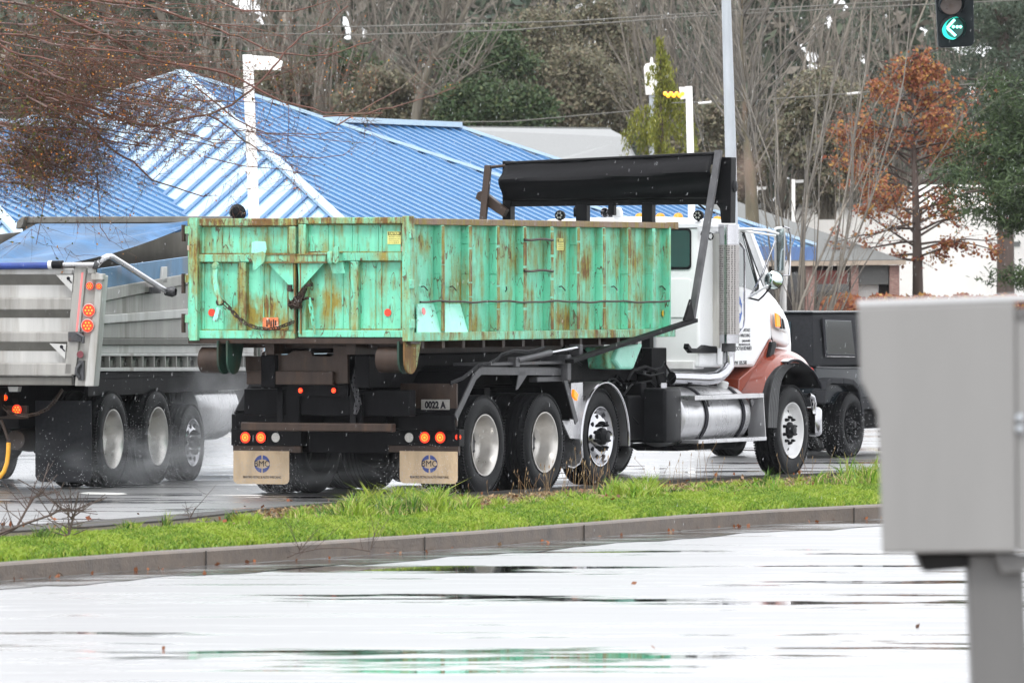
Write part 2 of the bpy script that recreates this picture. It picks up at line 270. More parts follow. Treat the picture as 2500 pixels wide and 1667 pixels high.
# ------------------------------------------------------------------ mesh helpers
def tag(o, label=None, cat=None, group=None, kind=None):
    for k, v in (('label', label), ('category', cat), ('group', group), ('kind', kind)):
        if v: o[k] = v
    return o
def empty(name, loc=(0, 0, 0), rz=0.0, label=None, cat=None, group=None):
    o = bpy.data.objects.new(name, None); COL.objects.link(o); o.location = loc; o.rotation_euler = (0, 0, rz); o.empty_display_size = .2
    return tag(o, label, cat, group)
class MB:
    def __init__(s): s.v = []; s.f = []
    def add(s, vs, fs):
        n = len(s.v); s.v += [tuple(x) for x in vs]; s.f += [tuple(n + i for i in f) for f in fs]; return s
    def box(s, x0, x1, y0, y1, z0, z1):
        x0, x1 = sorted((x0, x1)); y0, y1 = sorted((y0, y1)); z0, z1 = sorted((z0, z1))
        return s.add([(x0, y0, z0), (x1, y0, z0), (x1, y1, z0), (x0, y1, z0), (x0, y0, z1), (x1, y0, z1), (x1, y1, z1), (x0, y1, z1)],
                     [(0, 3, 2, 1), (4, 5, 6, 7), (0, 1, 5, 4), (1, 2, 6, 5), (2, 3, 7, 6), (3, 0, 4, 7)])
    def prism(s, pts, off):                      # pts: 3D polygon, extruded by the vector off
        n = len(pts); a = [Vector(p) for p in pts]; b = [p + Vector(off) for p in a]
        nrm = Vector((0, 0, 0))
        for i in range(n): nrm += a[i].cross(a[(i + 1) % n])
        if nrm.dot(Vector(off)) > 0: a.reverse(); b.reverse()
        return s.add(a + b, [tuple(range(n)), tuple(range(2 * n - 1, n - 1, -1))] + [(i, i + n, (i + 1) % n + n, (i + 1) % n) for i in range(n)])
    def beam(s, p, q, w, h=None, up=(0, 0, 1)):
        h = h or w; p = Vector(p); q = Vector(q); d = (q - p).normalized(); up = Vector(up)
        if abs(d.dot(up)) > .98: up = Vector((0, 1, 0))
        a = d.cross(up).normalized(); b = a.cross(d)
        c = [(-1, -1), (1, -1), (1, 1), (-1, 1)]
        return s.add([p + a * (i * w / 2) + b * (j * h / 2) for i, j in c] + [q + a * (i * w / 2) + b * (j * h / 2) for i, j in c],
                     [(0, 1, 2, 3)[::-1], (4, 5, 6, 7), (0, 1, 5, 4), (1, 2, 6, 5), (2, 3, 7, 6), (3, 0, 4, 7)])
    def tube(s, pts, r, n=8, cap=True):
        pts = [Vector(p) for p in pts]; rs = r if isinstance(r, (list, tuple)) else [r] * len(pts); vs = []; ref = None
        for i, p in enumerate(pts):
            d = (pts[min(i + 1, len(pts) - 1)] - pts[max(i - 1, 0)]).normalized()
            if ref is None: ref = Vector((0, 0, 1)) if abs(d.z) < .9 else Vector((0, 1, 0))
            a = d.cross(ref).normalized(); b = a.cross(d).normalized(); ref = b
            vs += [p + (a * math.cos(2 * math.pi * k / n) + b * math.sin(2 * math.pi * k / n)) * rs[i] for k in range(n)]
        fs = [(i * n + k, i * n + (k + 1) % n, (i + 1) * n + (k + 1) % n, (i + 1) * n + k) for i in range(len(pts) - 1) for k in range(n)]
        if cap: fs += [tuple(range(n - 1, -1, -1)), tuple(range((len(pts) - 1) * n, len(pts) * n))]
        return s.add(vs, fs)
    def lathe(s, prof, c, axis=(0, 1, 0), n=32):  # prof: (distance along axis, radius)
        ax = Vector(axis).normalized(); a = ax.orthogonal().normalized(); b = ax.cross(a); c = Vector(c)
        vs = [c + ax * t + (a * math.cos(2 * math.pi * k / n) + b * math.sin(2 * math.pi * k / n)) * max(r, 1e-4) for t, r in prof for k in range(n)]
        fs = [(i * n + k, i * n + (k + 1) % n, (i + 1) * n + (k + 1) % n, (i + 1) * n + k) for i in range(len(prof) - 1) for k in range(n)]
        return s.add(vs, fs)
    def sheet(s, path, off, th):                  # bent plate: 2D-like path of points swept by off, with thickness th
        path = [Vector(p) for p in path]; off = Vector(off); nrm = []
        for i in range(len(path)):
            d = path[min(i + 1, len(path) - 1)] - path[max(i - 1, 0)]; nrm.append(d.cross(off).normalized() * th)
        inner = [p + q for p, q in zip(path, nrm)]
        return s.prism(path + inner[::-1], off) if len(path) == 2 else s._strip(path, inner, off)
    def _strip(s, a, b, off):
        for i in range(len(a) - 1): s.prism([a[i], a[i + 1], b[i + 1], b[i]], off)
        return s
    def build(s, name, m, parent=None, smooth=False, bevel=0, seg=2):
        me = bpy.data.meshes.new(name); me.from_pydata(s.v, [], s.f); me.update(); me.materials.append(MATS[m] if isinstance(m, str) else m)
        o = bpy.data.objects.new(name, me); COL.objects.link(o)
        bm = bmesh.new(); bm.from_mesh(me); bmesh.ops.recalc_face_normals(bm, faces=bm.faces[:]); bm.to_mesh(me); bm.free()
        if parent is not None: o.parent = parent
        if smooth:
            for p in me.polygons: p.use_smooth = True
            md = None
            try: me.set_sharp_from_angle(angle=R(42))
            except Exception: pass
        if bevel:
            md = o.modifiers.new("bevel", 'BEVEL'); md.width = bevel; md.segments = seg; md.limit_method = 'ANGLE'; md.angle_limit = R(35)
            if smooth or seg > 2:
                for p in me.polygons: p.use_smooth = True
        return o
def npmesh(name, V, Fq, m, parent=None):
    V = np.asarray(V, dtype=np.float32).reshape(-1, 3); Fq = np.asarray(Fq, dtype=np.int32); k = Fq.shape[1]
    me = bpy.data.meshes.new(name); me.vertices.add(len(V)); me.vertices.foreach_set('co', V.ravel())
    me.loops.add(Fq.size); me.loops.foreach_set('vertex_index', Fq.ravel()); me.polygons.add(len(Fq))
    me.polygons.foreach_set('loop_start', np.arange(0, Fq.size, k, dtype=np.int32)); me.update(calc_edges=True)
    me.materials.append(MATS[m]); o = bpy.data.objects.new(name, me); COL.objects.link(o)
    if parent is not None: o.parent = parent
    return o
def seg_arrays(Sg, n=3):
    A = np.array([[*a, *b, ra, rb] for a, b, ra, rb in Sg], dtype=np.float64)
    p, q, ra, rb = A[:, :3], A[:, 3:6], A[:, 6:7], A[:, 7:8]
    d = q - p; d /= np.linalg.norm(d, axis=1, keepdims=True) + 1e-9
    ref = np.where(np.abs(d[:, 2:3]) < .9, np.array([[0, 0, 1.0]]), np.array([[0, 1.0, 0]]))
    a = np.cross(d, ref); a /= np.linalg.norm(a, axis=1, keepdims=True) + 1e-9; b = np.cross(a, d)
    rows = []
    for c, r in ((p, ra), (q, rb)):
        for k in range(n):
            t = 2 * math.pi * k / n; rows.append(c + (a * math.cos(t) + b * math.sin(t)) * r)
    V = np.stack(rows, axis=1).reshape(-1, 3); m_ = len(A); base = (np.arange(m_) * 2 * n)[:, None]
    Fq = np.concatenate([base + np.array([[k, (k + 1) % n, n + (k + 1) % n, n + k]]) for k in range(n)], axis=0)
    return V, Fq
def segmesh(name, Sg, m, parent=None, n=3):
    V, Fq = seg_arrays(Sg, n); return npmesh(name, V, Fq, m, parent)
def cards(name, pos, size, m, parent, rng, aspect=1.0, droop=None):
    pos = np.asarray(pos); n = len(pos); d = rng.normal(size=(n, 3))
    if droop is not None: d = d * .35 + np.array(droop)
    d /= np.linalg.norm(d, axis=1, keepdims=True); e = np.cross(d, rng.normal(size=(n, 3))); e /= np.linalg.norm(e, axis=1, keepdims=True) + 1e-9
    s_ = (rng.uniform(.6, 1.4, (n, 1)) * size); a = d * s_ * .5; b = e * s_ * .5 * aspect
    V = np.stack([pos - a, pos + b * .9, pos + a, pos - b * .9], axis=1).reshape(-1, 3)
    Fq = (np.arange(n) * 4)[:, None] + np.array([[0, 1, 2, 3]]); return npmesh(name, V, Fq, m, parent)
def text(s_, size, m, parent, name, org, xd, yd, lift=.002, stretch=1.0, bold=0.0, align='CENTER'):
    cu = bpy.data.curves.new(name, 'FONT'); cu.body = s_; cu.size = size; cu.align_x = align; cu.align_y = 'CENTER'; cu.offset = bold; cu.extrude = .0008; cu.resolution_u = 3
    tmp = bpy.data.objects.new(name, cu); COL.objects.link(tmp); dg = bpy.context.evaluated_depsgraph_get(); dg.update()
    me = bpy.data.meshes.new_from_object(tmp.evaluated_get(dg)); bpy.data.objects.remove(tmp)
    xd = Vector(xd).normalized(); yd = Vector(yd).normalized(); zd = xd.cross(yd)
    M4 = Matrix((( xd.x * stretch, yd.x, zd.x, org[0] + zd.x * lift), (xd.y * stretch, yd.y, zd.y, org[1] + zd.y * lift), (xd.z * stretch, yd.z, zd.z, org[2] + zd.z * lift), (0, 0, 0, 1)))
    me.transform(M4); me.materials.clear(); me.materials.append(MATS[m]); me.name = name
    o = bpy.data.objects.new(name, me); COL.objects.link(o); o.parent = parent; return o
def disc(mb, c, nrm, r, th=.004, n=20, sx=1.0):
    nrm = Vector(nrm).normalized(); a = Vector((0, 0, 1)).cross(nrm).normalized(); b = nrm.cross(a)
    return mb.prism([Vector(c) + a * math.cos(2 * math.pi * k / n) * r * sx + b * math.sin(2 * math.pi * k / n) * r for k in range(n)], nrm * th)
def copy_tree(o, parent=None):
    c = o.copy(); COL.objects.link(c)
    if parent is not None: c.parent = parent
    for ch in [x for x in bpy.data.objects if x.parent == o]: copy_tree(ch, c)
    return c
# ------------------------------------------------------------------ wheels, lamps, logo
def wheel(root, u, z, v, inward=1, r=.5, style='deep', w=.28, dual=True, rimmat='rim_silver', small=1.0):
    ax = (0, inward, 0); c = (u, v, z); k = r / .5
    def tyre_prof(o):
        p = [(.05, .285), (.02, .30), (.006, .335), (0, .385), (.004, .43), (.018, .465), (.038, .488)]
        x = .05
        while x < w - .06: p += [(x, .498), (x + .034, .5), (x + .037, .486), (x + .044, .486)]; x += .047
        p += [(w - .04, .49), (w - .015, .46), (w, .40), (w - .01, .33), (w - .04, .29)]
        return [(o + a, b * k) for a, b in p]
    rimm = MB(); kk = k * small
    if style == 'deep':
        pr = [(.05, .287), (.012, .306), (.004, .308), (.004, .298), (.02, .286), (.05, .278), (.09, .262), (.17, .258), (.20, .24), (.228, .226)]
    elif style == 'steer':
        pr = [(.05, .29), (.01, .308), (.002, .308), (.004, .298), (.03, .285), (.055, .268), (.045, .245), (.018, .225), (.004, .19), (.0, .155), (-.004, .12), (-.006, .08)]
    else:
        pr = [(.05, .29), (.01, .306), (.002, .306), (.006, .295), (.05, .283), (.085, .268), (.10, .25), (.085, .21), (.06, .17), (.05, .12), (.048, .08)]
    rimm.lathe([(a, b * kk) for a, b in pr], c, ax, 48)
    rim = rimm.build('wheel', rimmat, root, smooth=True)
    t = MB().lathe(tyre_prof(0), c, ax, 56)
    for q in range(96):                                    # shoulder lugs
        a = 2 * math.pi * q / 96
        for o in (.012, w - .052):
            p = Vector((u + math.cos(a) * .486 * k, v + inward * (o + .02), z + math.sin(a) * .486 * k)); d = Vector((math.cos(a), 0, math.sin(a)))
            t.beam(p - Vector((0, .016, 0)), p + Vector((0, .016, 0)), .018 * k, .024 * k, up=d)
    t.build('tyre', 'rubber', rim, smooth=True)
    if dual: MB().lathe(tyre_prof(w + .05), c, ax, 40).build('tyre', 'rubber', rim, smooth=True)
    h = MB()
    if style == 'deep':
        for q in range(10):
            a = 2 * math.pi * q / 10 + .2; p = Vector((u + math.cos(a) * .15 * k, v + inward * .238, z + math.sin(a) * .15 * k)); h.tube([p, p - Vector((0, inward * .05, 0))], .016, 6)
        h.lathe([(.20, .075 * k), (.15, .065 * k), (.14, .001)], c, ax, 20); h.build('hub', 'grey_steel', rim, smooth=True)
        MB().lathe([(.226, .228 * k), (.236, .20 * k), (.240, .12 * k), (.215, .08 * k), (.21, .001)], c, ax, 40).build('wheel_disc', 'disc_grey', rim, smooth=True)
    else:
        base = -.004 if style == 'steer' else .055
        for q in range(10):
            a = 2 * math.pi * q / 10 + .3; p = Vector((u + math.cos(a) * .14 * k, v + inward * base, z + math.sin(a) * .14 * k))
            h.tube([p, p - Vector((0, inward * .025, 0)), p - Vector((0, inward * .05, 0))], [.019, .017, .006], 8)
        h.lathe([(base, .095 * k), (base - .035, .088 * k), (base - .055, .06 * k), (base - .08, .05 * k), (base - .085, .001)], c, ax, 20)
        h.build('hub', 'black_plastic', rim, smooth=True)
        g = MB(); rr_, tt = (.218, .012) if style == 'steer' else (.215, .088)
        for q in range(10):
            a = 2 * math.pi * q / 10; p = Vector((u + math.cos(a) * rr_ * k, v + inward * (tt - .004), z + math.sin(a) * rr_ * k))
            n_ = Vector((math.cos(a) * .12, -inward * 1.0, math.sin(a) * .12))
            disc(g, p - n_.normalized() * .006, n_, .024 if style == 'steer' else .017, .008, 14, .75)
        g.build('hand_hole', 'ink', rim)
    return rim
def lamp(root, c, nrm, r, m='lamp_red_dim', core=True, name='tail_light', dots=7, ring='black_plastic'):
    nrm = Vector(nrm).normalized(); o = disc(MB(), Vector(c), nrm, r, .016, 24).build(name, m, root, bevel=.003)
    MB().lathe([(-.002, r * 1.12), (.012, r * 1.14), (.016, r * 1.04), (.010, r * 1.0)], c, nrm, 24).build('bezel', ring, o)
    if core:
        g = MB(); a = Vector((0, 0, 1)).cross(nrm).normalized(); b_ = nrm.cross(a); cc = Vector(c) + nrm * .0165
        pts = [(0, 0)] + [(math.cos(t) * r * .55, math.sin(t) * r * .55) for t in [2 * math.pi * i / (dots - 1) for i in range(dots - 1)]]
        for x, y in pts: disc(g, cc + a * x + b_ * y, nrm, r * (.15 if dots < 13 else .13 if (x or y) else .26), .003, 8)
        g.build('diode', 'lamp_core', o)
    return o
def logo(root, c, xd, yd, r, ring='logo_blue', ink='ink'):
    xd = Vector(xd).normalized(); yd = Vector(yd).normalized(); n = xd.cross(yd); c = Vector(c); mb = MB()
    for a0, a1 in ((-84, 84), (96, 264)):                 # two half rings split by a thin flash
        for i in range(16):
            q = [a0 + (a1 - a0) * i / 16, a0 + (a1 - a0) * (i + 1) / 16]; w_ = lambda t: .98 - .34 * abs(math.sin(R(t)))
            o = [c + xd * math.cos(R(t)) * r + yd * math.sin(R(t)) * r + n * .0012 for t in q]; k = [c + xd * math.cos(R(t)) * r * w_(t) + yd * math.sin(R(t)) * r * w_(t) * .8 + n * .0012 for t in q]
            mb.prism([o[0], o[1], k[1], k[0]], n * .001)
    e = mb.build('emblem', ring, root)
    text('BMC', r * 1.02, ink, e, 'lettering', c + n * .003, xd, yd, stretch=.98, bold=-.0005); return e
# ================================================================== ROLL-OFF TRUCK
T = Frame(-.2635, 72.2, 25.5); s3 = T.S3; r3 = T.R3
trk = empty('roll_off_truck', (T.o[0], T.o[1], 0), T.rz, 'white roll-off truck with a red-brown front fender carrying the green container on wet road', 'truck')
W = 2.44
for u in (0, 1.40): 
    wheel(trk, u, .5, 0.0, 1); wheel(trk, u, .5, W, -1)
wheel(trk, 2.87, .53, .06, 1, style='steer', dual=False, rimmat='polished'); wheel(trk, 2.87, .53, W - .06, -1, style='steer', dual=False, rimmat='polished')
wheel(trk, 7.81, .5, .03, 1, style='front', dual=False, rimmat='white_dirty'); wheel(trk, 7.81, .5, W - .03, -1, style='front', dual=False, rimmat='white_dirty')
for u in (0, 1.40, 2.87, 7.81):
    ax = MB().tube([(u, .3, .5), (u, W - .3, .5)], .07, 10)
    if u < 2: ax.lathe([(-.22, .05), (-.15, .19), (0, .24), (.15, .19), (.22, .05)], (u, 1.22, .5), (0, 1, 0), 16)
    ax.build('axle', 'frame_black', trk, smooth=True)
fr = MB()                                                       # chassis rails, hoist frame, cross members
for v in (.80, 1.50): fr.box(-1.15, 8.3, v, v + .14, .72, 1.02)
for v in (.62, 1.66): fr.box(-1.35, 5.3, v, v + .16, 1.08, 1.40)
for u in (-1.1, -.4, .6, 1.9, 3.2, 4.4): fr.box(u, u + .14, .30, 2.14, .80, 1.06)
fr.box(-.62, .1, .78, 1.66, .42, 1.02); fr.box(2.1, 5.2, .5, 1.94, .55, 1.0); fr.box(3.3, 6.6, .55, 1.9, .42, .8)
fr.box(5.0, 5.5, .5, 1.95, .9, 1.42); fr.build('chassis', 'frame_black', trk, bevel=.01)
# hydraulic cylinder bodies and dark plumbing under the container
h = MB(); h.tube([(.2, .95, 1.22), (3.6, .95, 1.30)], .085, 12); h.tube([(.2, 1.5, 1.22), (3.6, 1.5, 1.30)], .085, 12)
rng = random.Random(4)
for i in range(16):
    a = Vector((rng.uniform(2, 5), rng.uniform(.35, .7), rng.uniform(.85, 1.25))); pts = [a]
    for k in range(5): pts.append(pts[-1] + Vector((rng.uniform(.1, .28), rng.uniform(-.05, .05), rng.uniform(-.14, .12))))
    h.tube(pts, .012, 5)
h.build('hydraulic_line', 'black_plastic', trk, smooth=True)
# angular rear fenders, right and left
for sgn, v0 in ((1, 0.0), (-1, W)):
    y = lambda v: v0 + sgn * v
    A = [s3(1113, 1050), s3(1111, 1011), s3(1158, 912), s3(1172, 898), s3(1373, 900), s3(1406, 1024)]
    A = [Vector((p.x, y(0.0), p.z)) for p in A]
    fb = MB()
    for i in range(len(A) - 1):
        d = (A[i + 1] - A[i]); nn = d.cross(Vector((0, 1, 0))).normalized() * .02; fb.prism([A[i], A[i + 1], A[i + 1] + nn, A[i] + nn], (0, sgn * .62, 0))
    fen = fb.build('fender', 'wet_black', trk, bevel=.004)
    B = MB()                                                    # edge flange, top plate and gusset
    for i in range(1, len(A) - 1): B.beam(A[i] + Vector((0, -sgn * .006, -.03)), A[i + 1] + Vector((0, -sgn * .006, -.03)), .012, .075)
    B.box(s3(1172, 896).x, s3(1373, 896).x, y(-.03), y(.3), A[3].z + .022, A[3].z + .05)
    g = [s3(1265, 907), s3(1290, 907), s3(1262, 950), s3(1257, 952)]; B.prism([Vector((p.x, y(-.012), p.z)) for p in g], (0, sgn * .01, 0))
    B.build('fender_flange', 'grey_steel', fen)
# rear panels of the fenders with plates
MB().box(-.66, -.63, .0, .62, .70, 1.12).build('rear_panel', 'brown_iron', trk, bevel=.004); MB().box(-.66, -.63, 1.84, 2.42, .70, .86).build('rear_panel', 'brown_iron', trk, bevel=.004)
def plate(px0, py0, px1, py1, u, txt, skew=.0, m_='plate_white'):
    a, b_, c_, d = r3(px0, py1, u), r3(px1, py1, u), r3(px1 + skew, py0, u), r3(px0 + skew, py0, u)
    o = MB().prism([a, b_, c_, d], (-.006, 0, 0)).build('number_plate', m_, trk)
    ctr = (a + b_ + c_ + d) / 4; text(txt, abs(a.z - d.z) * .82, 'ink', o, 'plate_number', ctr + Vector((-.009, 0, 0)), (0, -1, 0), (0, 0, 1), stretch=.82, bold=.004); return o
plate(1029, 975, 1098, 1003, -.67, '0022 A'); 
sp = MB().prism([r3(577, 1012, -.66), r3(668, 1012, -.66), r3(705, 948, -.5), r3(615, 942, -.5)], (.02, 0, .01)).build('plate_bracket', 'frame_black', trk)
plate(592, 979, 655, 1006, -.68, 'B76001', 16); plate(608, 955, 665, 975, -.66, '2000 D', 14)
# rear light bars, bumper tube and mudflaps
for nm, x0, x1 in (('l', 564, 736), ('r', 938, 1121)):
    a = r3(x0, 1087, -.62); b_ = r3(x1, 1048, -.62)
    lb = MB().box(-.62, -.50, a.y, b_.y, a.z, b_.z).build('light_bar', 'wet_black', trk, bevel=.006)
    a = r3(x0 + 5, 1103, -.6); b_ = r3(x1 - 2, 1087, -.6); MB().box(-.60, -.56, a.y, b_.y, a.z, b_.z).build('flap_hanger', 'brown_iron', trk)
for x, k in ((600.3, 0), (638.3, 0), (674.5, 1), (1000, 1), (1038.3, 0), (1076, 0)):
    c = r3(x, 1067.5, -.62)
    if k: lamp(trk, c, (-1, 0, 0), .047, 'lens_white', False, 'reversing_light')
    else: lamp(trk, c, (-1, 0, 0), .055, 'lamp_red', True, 'tail_light', 13)
lamp(trk, r3(1118, 1066.5, -.60), (-.8, -.6, 0), .03, 'lamp_red', True, 'side_marker', 2)
for (x0, y0, x1, y1) in ((570, 1101, 706, 1180), (976, 1102, 1117, 1179)):
    a = r3(x0, y1, -.6); b_ = r3(x1, y0, -.6); rr_ = .05
    yl, yr, zb, zt = a.y, b_.y, a.z, b_.z
    pts = [(-.595, yl, zt), (-.595, yr, zt)]
    for cy, cz, a0 in ((yr + rr_, zb + rr_, 0), (yl - rr_, zb + rr_, 1)):
        for k in range(5):
            t = R(-90 + (90 * k / 4) - (0 if a0 else 0)); 
            pts.append((-.595, cy - math.cos(R(90 * k / 4)) * rr_, cz - math.sin(R(90 * k / 4)) * rr_) if not a0 else (-.595, cy + math.sin(R(90 * k / 4)) * rr_, cz - math.cos(R(90 * k / 4)) * rr_))
    fl = MB().prism(pts, (-.008, 0, 0)).build('mudflap', 'flap_beige', trk)
    cx = (x0 + x1) / 2 + 2; c = r3(cx, 1132, -.604); logo(fl, c, (0, -1, 0), (0, 0, 1), .088)
    text('BINFORD METALS & AUTO WRECKING', .034, 'ink', fl, 'lettering', r3(cx, 1164.5, -.604), (0, -1, 0), (0, 0, 1), stretch=.72, bold=.0)
bu = MB(); a = r3(587, 1051, -1.3); b_ = r3(956, 1034, -1.3); bu.box(-1.3, -1.2, a.y, b_.y, a.z, b_.z); bu.build('bumper_bar', 'brown_iron', trk, bevel=.012)
up = MB()
for x, wd in ((683, 14), (861, 16)):
    p = r3(x, 1040, -1.2); q = r3(x, 930, -1.1); up.beam(p, q, .055, .055)
for (p, q) in (((700, 1038), (720, 950)), ((905, 940), (870, 1035)), ((745, 1040), (760, 960))): up.beam(r3(*p, -.9), r3(*q, -.9), .05, .05)
for x0, y0, x1, y1 in ((565, 1012, 735, 1048), (640, 1090, 935, 1102), (735, 1052, 940, 1096), (940, 1012, 1112, 1050)):
    a = r3(x0, y1, -.5); b_ = r3(x1, y0, -.5); up.box(-.5, -.4, a.y, b_.y, a.z, b_.z)
up.build('tail_frame', 'wet_black', trk, bevel=.006)
# heavy hinge plate with flame-cut top edge
pl = [(599, 870), (636, 870), (640, 860), (648, 856), (676, 857), (683, 866), (700, 866), (716, 856), (758, 856), (764, 869), (806, 869), (814, 866), (813, 844), (848, 844), (849, 936), (606, 938), (599, 900)]
MB().prism([r3(x, y, -1.28) for x, y in pl], (.05, 0, 0)).build('hinge_plate', 'brown_iron', trk, bevel=.006)
a = r3(601, 905, -1.34); b_ = r3(812, 898, -1.34); MB().box(-1.34, -1.28, a.y, b_.y, r3(600, 938, -1.3).z, a.z).build('lower_hinge_plate', 'brown_iron', trk, bevel=.01)
for x in (735, 816): lamp(trk, r3(x, 953, -1.18), (-1, 0, 0), .026, 'lamp_red', True, 'marker_light', 4)
mk = MB(); a = r3(700, 966, -1.16); b_ = r3(850, 938, -1.16); mk.box(-1.16, -1.1, a.y, b_.y, a.z, b_.z); mk.build('marker_bar', 'wet_black', trk)
def chain(pts, link=.045, r=.007):
    mb = MB(); P_ = [Vector(p) for p in pts]; cur = P_[0]; i = 0; k = 0; acc = []
    for i in range(len(P_) - 1):
        d = P_[i + 1] - P_[i]; n = max(1, int(d.length / link))
        for j in range(n): acc.append((P_[i] + d * (j / n), P_[i] + d * ((j + 1) / n)))
    for k, (a, b_) in enumerate(acc):
        d = (b_ - a); e = d.normalized(); side = e.orthogonal().normalized()
        if k % 2: side = e.cross(side)
        a2 = a - d * .2; b2 = b_ + d * .2; o = side * .014
        mb.tube([a2 + o, b2 + o, b2 - o, a2 - o, a2 + o], r, 5, False)
    return mb
for x0, pts in ((0, [(640, 940), (644, 965), (648, 990), (652, 1003)]), (1, [(655, 940), (662, 968), (660, 995), (654, 1004)]), (2, [(868, 905), (862, 940), (872, 975), (866, 1008)]), (3, [(876, 915), (870, 950), (878, 985), (868, 1008)])):
    chain([r3(x, y, -1.2 if x0 > 1 else -.95) for x, y in pts]).build('chain', 'grey_steel', trk)
# aluminium fender over the lift axle
ab = MB(); arc = [Vector((2.88 + math.cos(R(t)) * .585, .02, .50 + math.sin(R(t)) * .585)) for t in range(-2, 205, 8)]
arc = [Vector((2.88 + .585, .02, .42))] + arc; low = arc[-1]; arc2 = arc + [low + Vector((-.05, 0, -.06)), low + Vector((-.20, 0, -.10)), low + Vector((-.34, 0, -.08))]
for i in range(len(arc2) - 1):
    d = arc2[i + 1] - arc2[i]; nn = d.cross(Vector((0, 1, 0))).normalized() * -.012; ab.prism([arc2[i], arc2[i + 1], arc2[i + 1] + nn, arc2[i] + nn], (0, .40, 0))
af = ab.build('round_fender', 'aluminium', trk)
MB().tube([p + Vector((0, -.004, 0)) for p in arc], .014, 6).build('fender_edge', 'polished', af, smooth=True)
ap = MB(); ap.prism([s3(1395, 935, .06), s3(1423, 933, .06), s3(1425, 1030, .06), s3(1392, 1030, .06)], (0, .012, 0)); ap.prism([s3(1372, 1026, .05), s3(1424, 1026, .05), s3(1414, 1072, .05), s3(1392, 1070, .05)], (0, .02, 0)); ap.build('fender_plate', 'aluminium', af, bevel=.004)
k = [s3(1396, 950, .04), s3(1406, 962, .04), s3(1403, 978, .04), s3(1395, 968, .04)]; MB().prism(k, (0, -.03, 0)).build('amber_light', 'lamp_amber', trk, bevel=.004)
# hydraulic oil tank and battery box (black)
a = s3(1625, 1081, .05); b_ = s3(1663, 947, .05); MB().box(a.x, b_.x + .02, .05, .75, a.z, b_.z).build('hydraulic_tank', 'black_plastic', trk, bevel=.035, seg=3)
a2 = s3(1525, 1085, .45); MB().box(a2.x - .25, a.x + .02, .30, 1.2, .46, .93).build('battery_box', 'frame_black', trk, bevel=.02)
c = s3(1616, 945, .25); MB().lathe([(0, .055), (.05, .055), (.055, .045), (.056, .001)], (c.x, .25, b_.z), (0, 0, 1), 16).build('filler_cap', 'polished', trk, smooth=True)
# fuel tank
u0 = b_.x + .06; u1 = s3(1833, 1020, .05).x; tr = .315; tz = .69; tv = .355
ft = MB().lathe([(0, .001), (.0, tr * .5), (.012, tr * .93), (.03, tr), (u1 - u0 - .03, tr), (u1 - u0 - .012, tr * .93), (u1 - u0, tr * .5), (u1 - u0, .001)], (u0, tv, tz), (1, 0, 0), 48).build('fuel_tank', 'aluminium', trk, smooth=True)
for px in (1722, 1812):
    uu = s3(px, 1020, .04).x; MB().lathe([(0, tr + .002), (0, tr + .012), (.07, tr + .012), (.07, tr + .002)], (uu, tv, tz), (1, 0, 0), 48).build('strap', 'ink', ft)
MB().lathe([(0, .06), (.06, .06), (.07, .05), (.071, .001)], (s3(1757, 950, .3).x, .27, tz + tr - .02), (0, -.25, 1), 16).build('filler_cap', 'white_dirty', ft, smooth=True)
st = MB(); z1, z0 = s3(1760, 970, -.02).z, s3(1760, 1075, -.02).z; ua, ub = s3(1693, 1073, -.04).x, s3(1861, 1070, -.04).x; 
st.box(ua, ub, -.06, .14, z1 - .02, z1 + .03); st.box(ua + .05, ub + .03, -.08, .12, z0 - .02, z0 + .02); st.prism([(ub, -.05, z1 + .028), (ub + .03, -.07, z0), (ub + .03, .14, z0), (ub, .14, z1 + .028)], (.012, 0, 0))
stp = st.build('step', 'aluminium', trk, bevel=.005)
for px in (1728, 1832): MB().beam(s3(px, 985, -.02), s3(px + 6, 976, -.02), .02, .08).build('step_bracket', 'grey_steel', stp)
# dark block standing in for the shadow under the fuel tank
MB().prism([(u0 + .1, .15, .33), (u1 - .2, .15, .33), (u1 + .3, .3, .42), (u0 + .1, .3, .40)], (0, .5, 0)).build('undertank_shadow', 'frame_black', trk, bevel=.03)
# exhaust: stack, perforated guard, elbow
ec = s3(1779, 700, .10); sx, sv = ec.x, .10; zt, zb = s3(1779, 548, .1).z, s3(1779, 838, .1).z; zg1 = s3(1779, 597, .1).z; zg0 = s3(1779, 817, .1).z
stk = MB().lathe([(zb, .10), (zb, .112), (zg0, .112), (zg0 + .002, .106), (zg1, .106), (zg1 + .002, .112), (zt, .112), (zt, .09), (zt - .3, .09), (zt - .3, .001)], (sx, sv, 0), (0, 0, 1), 40).build('exhaust_stack', 'polished', trk, smooth=True)
MB().lathe([(zg0 + .004, .115), (zg1 - .004, .115)], (sx, sv, 0), (0, 0, 1), 40).build('perforated_guard', 'perforated', stk, smooth=True)
pts = [s3(1640, 922, .3), s3(1680, 923, .22), s3(1722, 925, .14), s3(1748, 922, .10), s3(1764, 912, .10), s3(1773, 895, .10), s3(1775, 870, .10), s3(1775, 838, .10)]
pts[-1].x = pts[-2].x = sx; pts[-3].x = sx - .01
MB().tube(pts, .066, 20).build('exhaust_elbow', 'polished', stk, smooth=True)
cl = MB(); cl.lathe([(zb - .09, .07), (zb - .09, .078), (zb + .01, .078), (zb + .01, .07)], (sx, sv, 0), (0, 0, 1), 24); cl.build('clamp', 'grey_steel', stk, smooth=True)
hs_ = MB(); q0 = s3(1742, 590, .24); hs_.box(q0.x, q0.x + .03, .17, .26, zb - .05, zt - .1); hs_.build('heat_shield_shade', 'dump_light', stk)  # grey shield plate, also drawing the stack's shadow on the cab
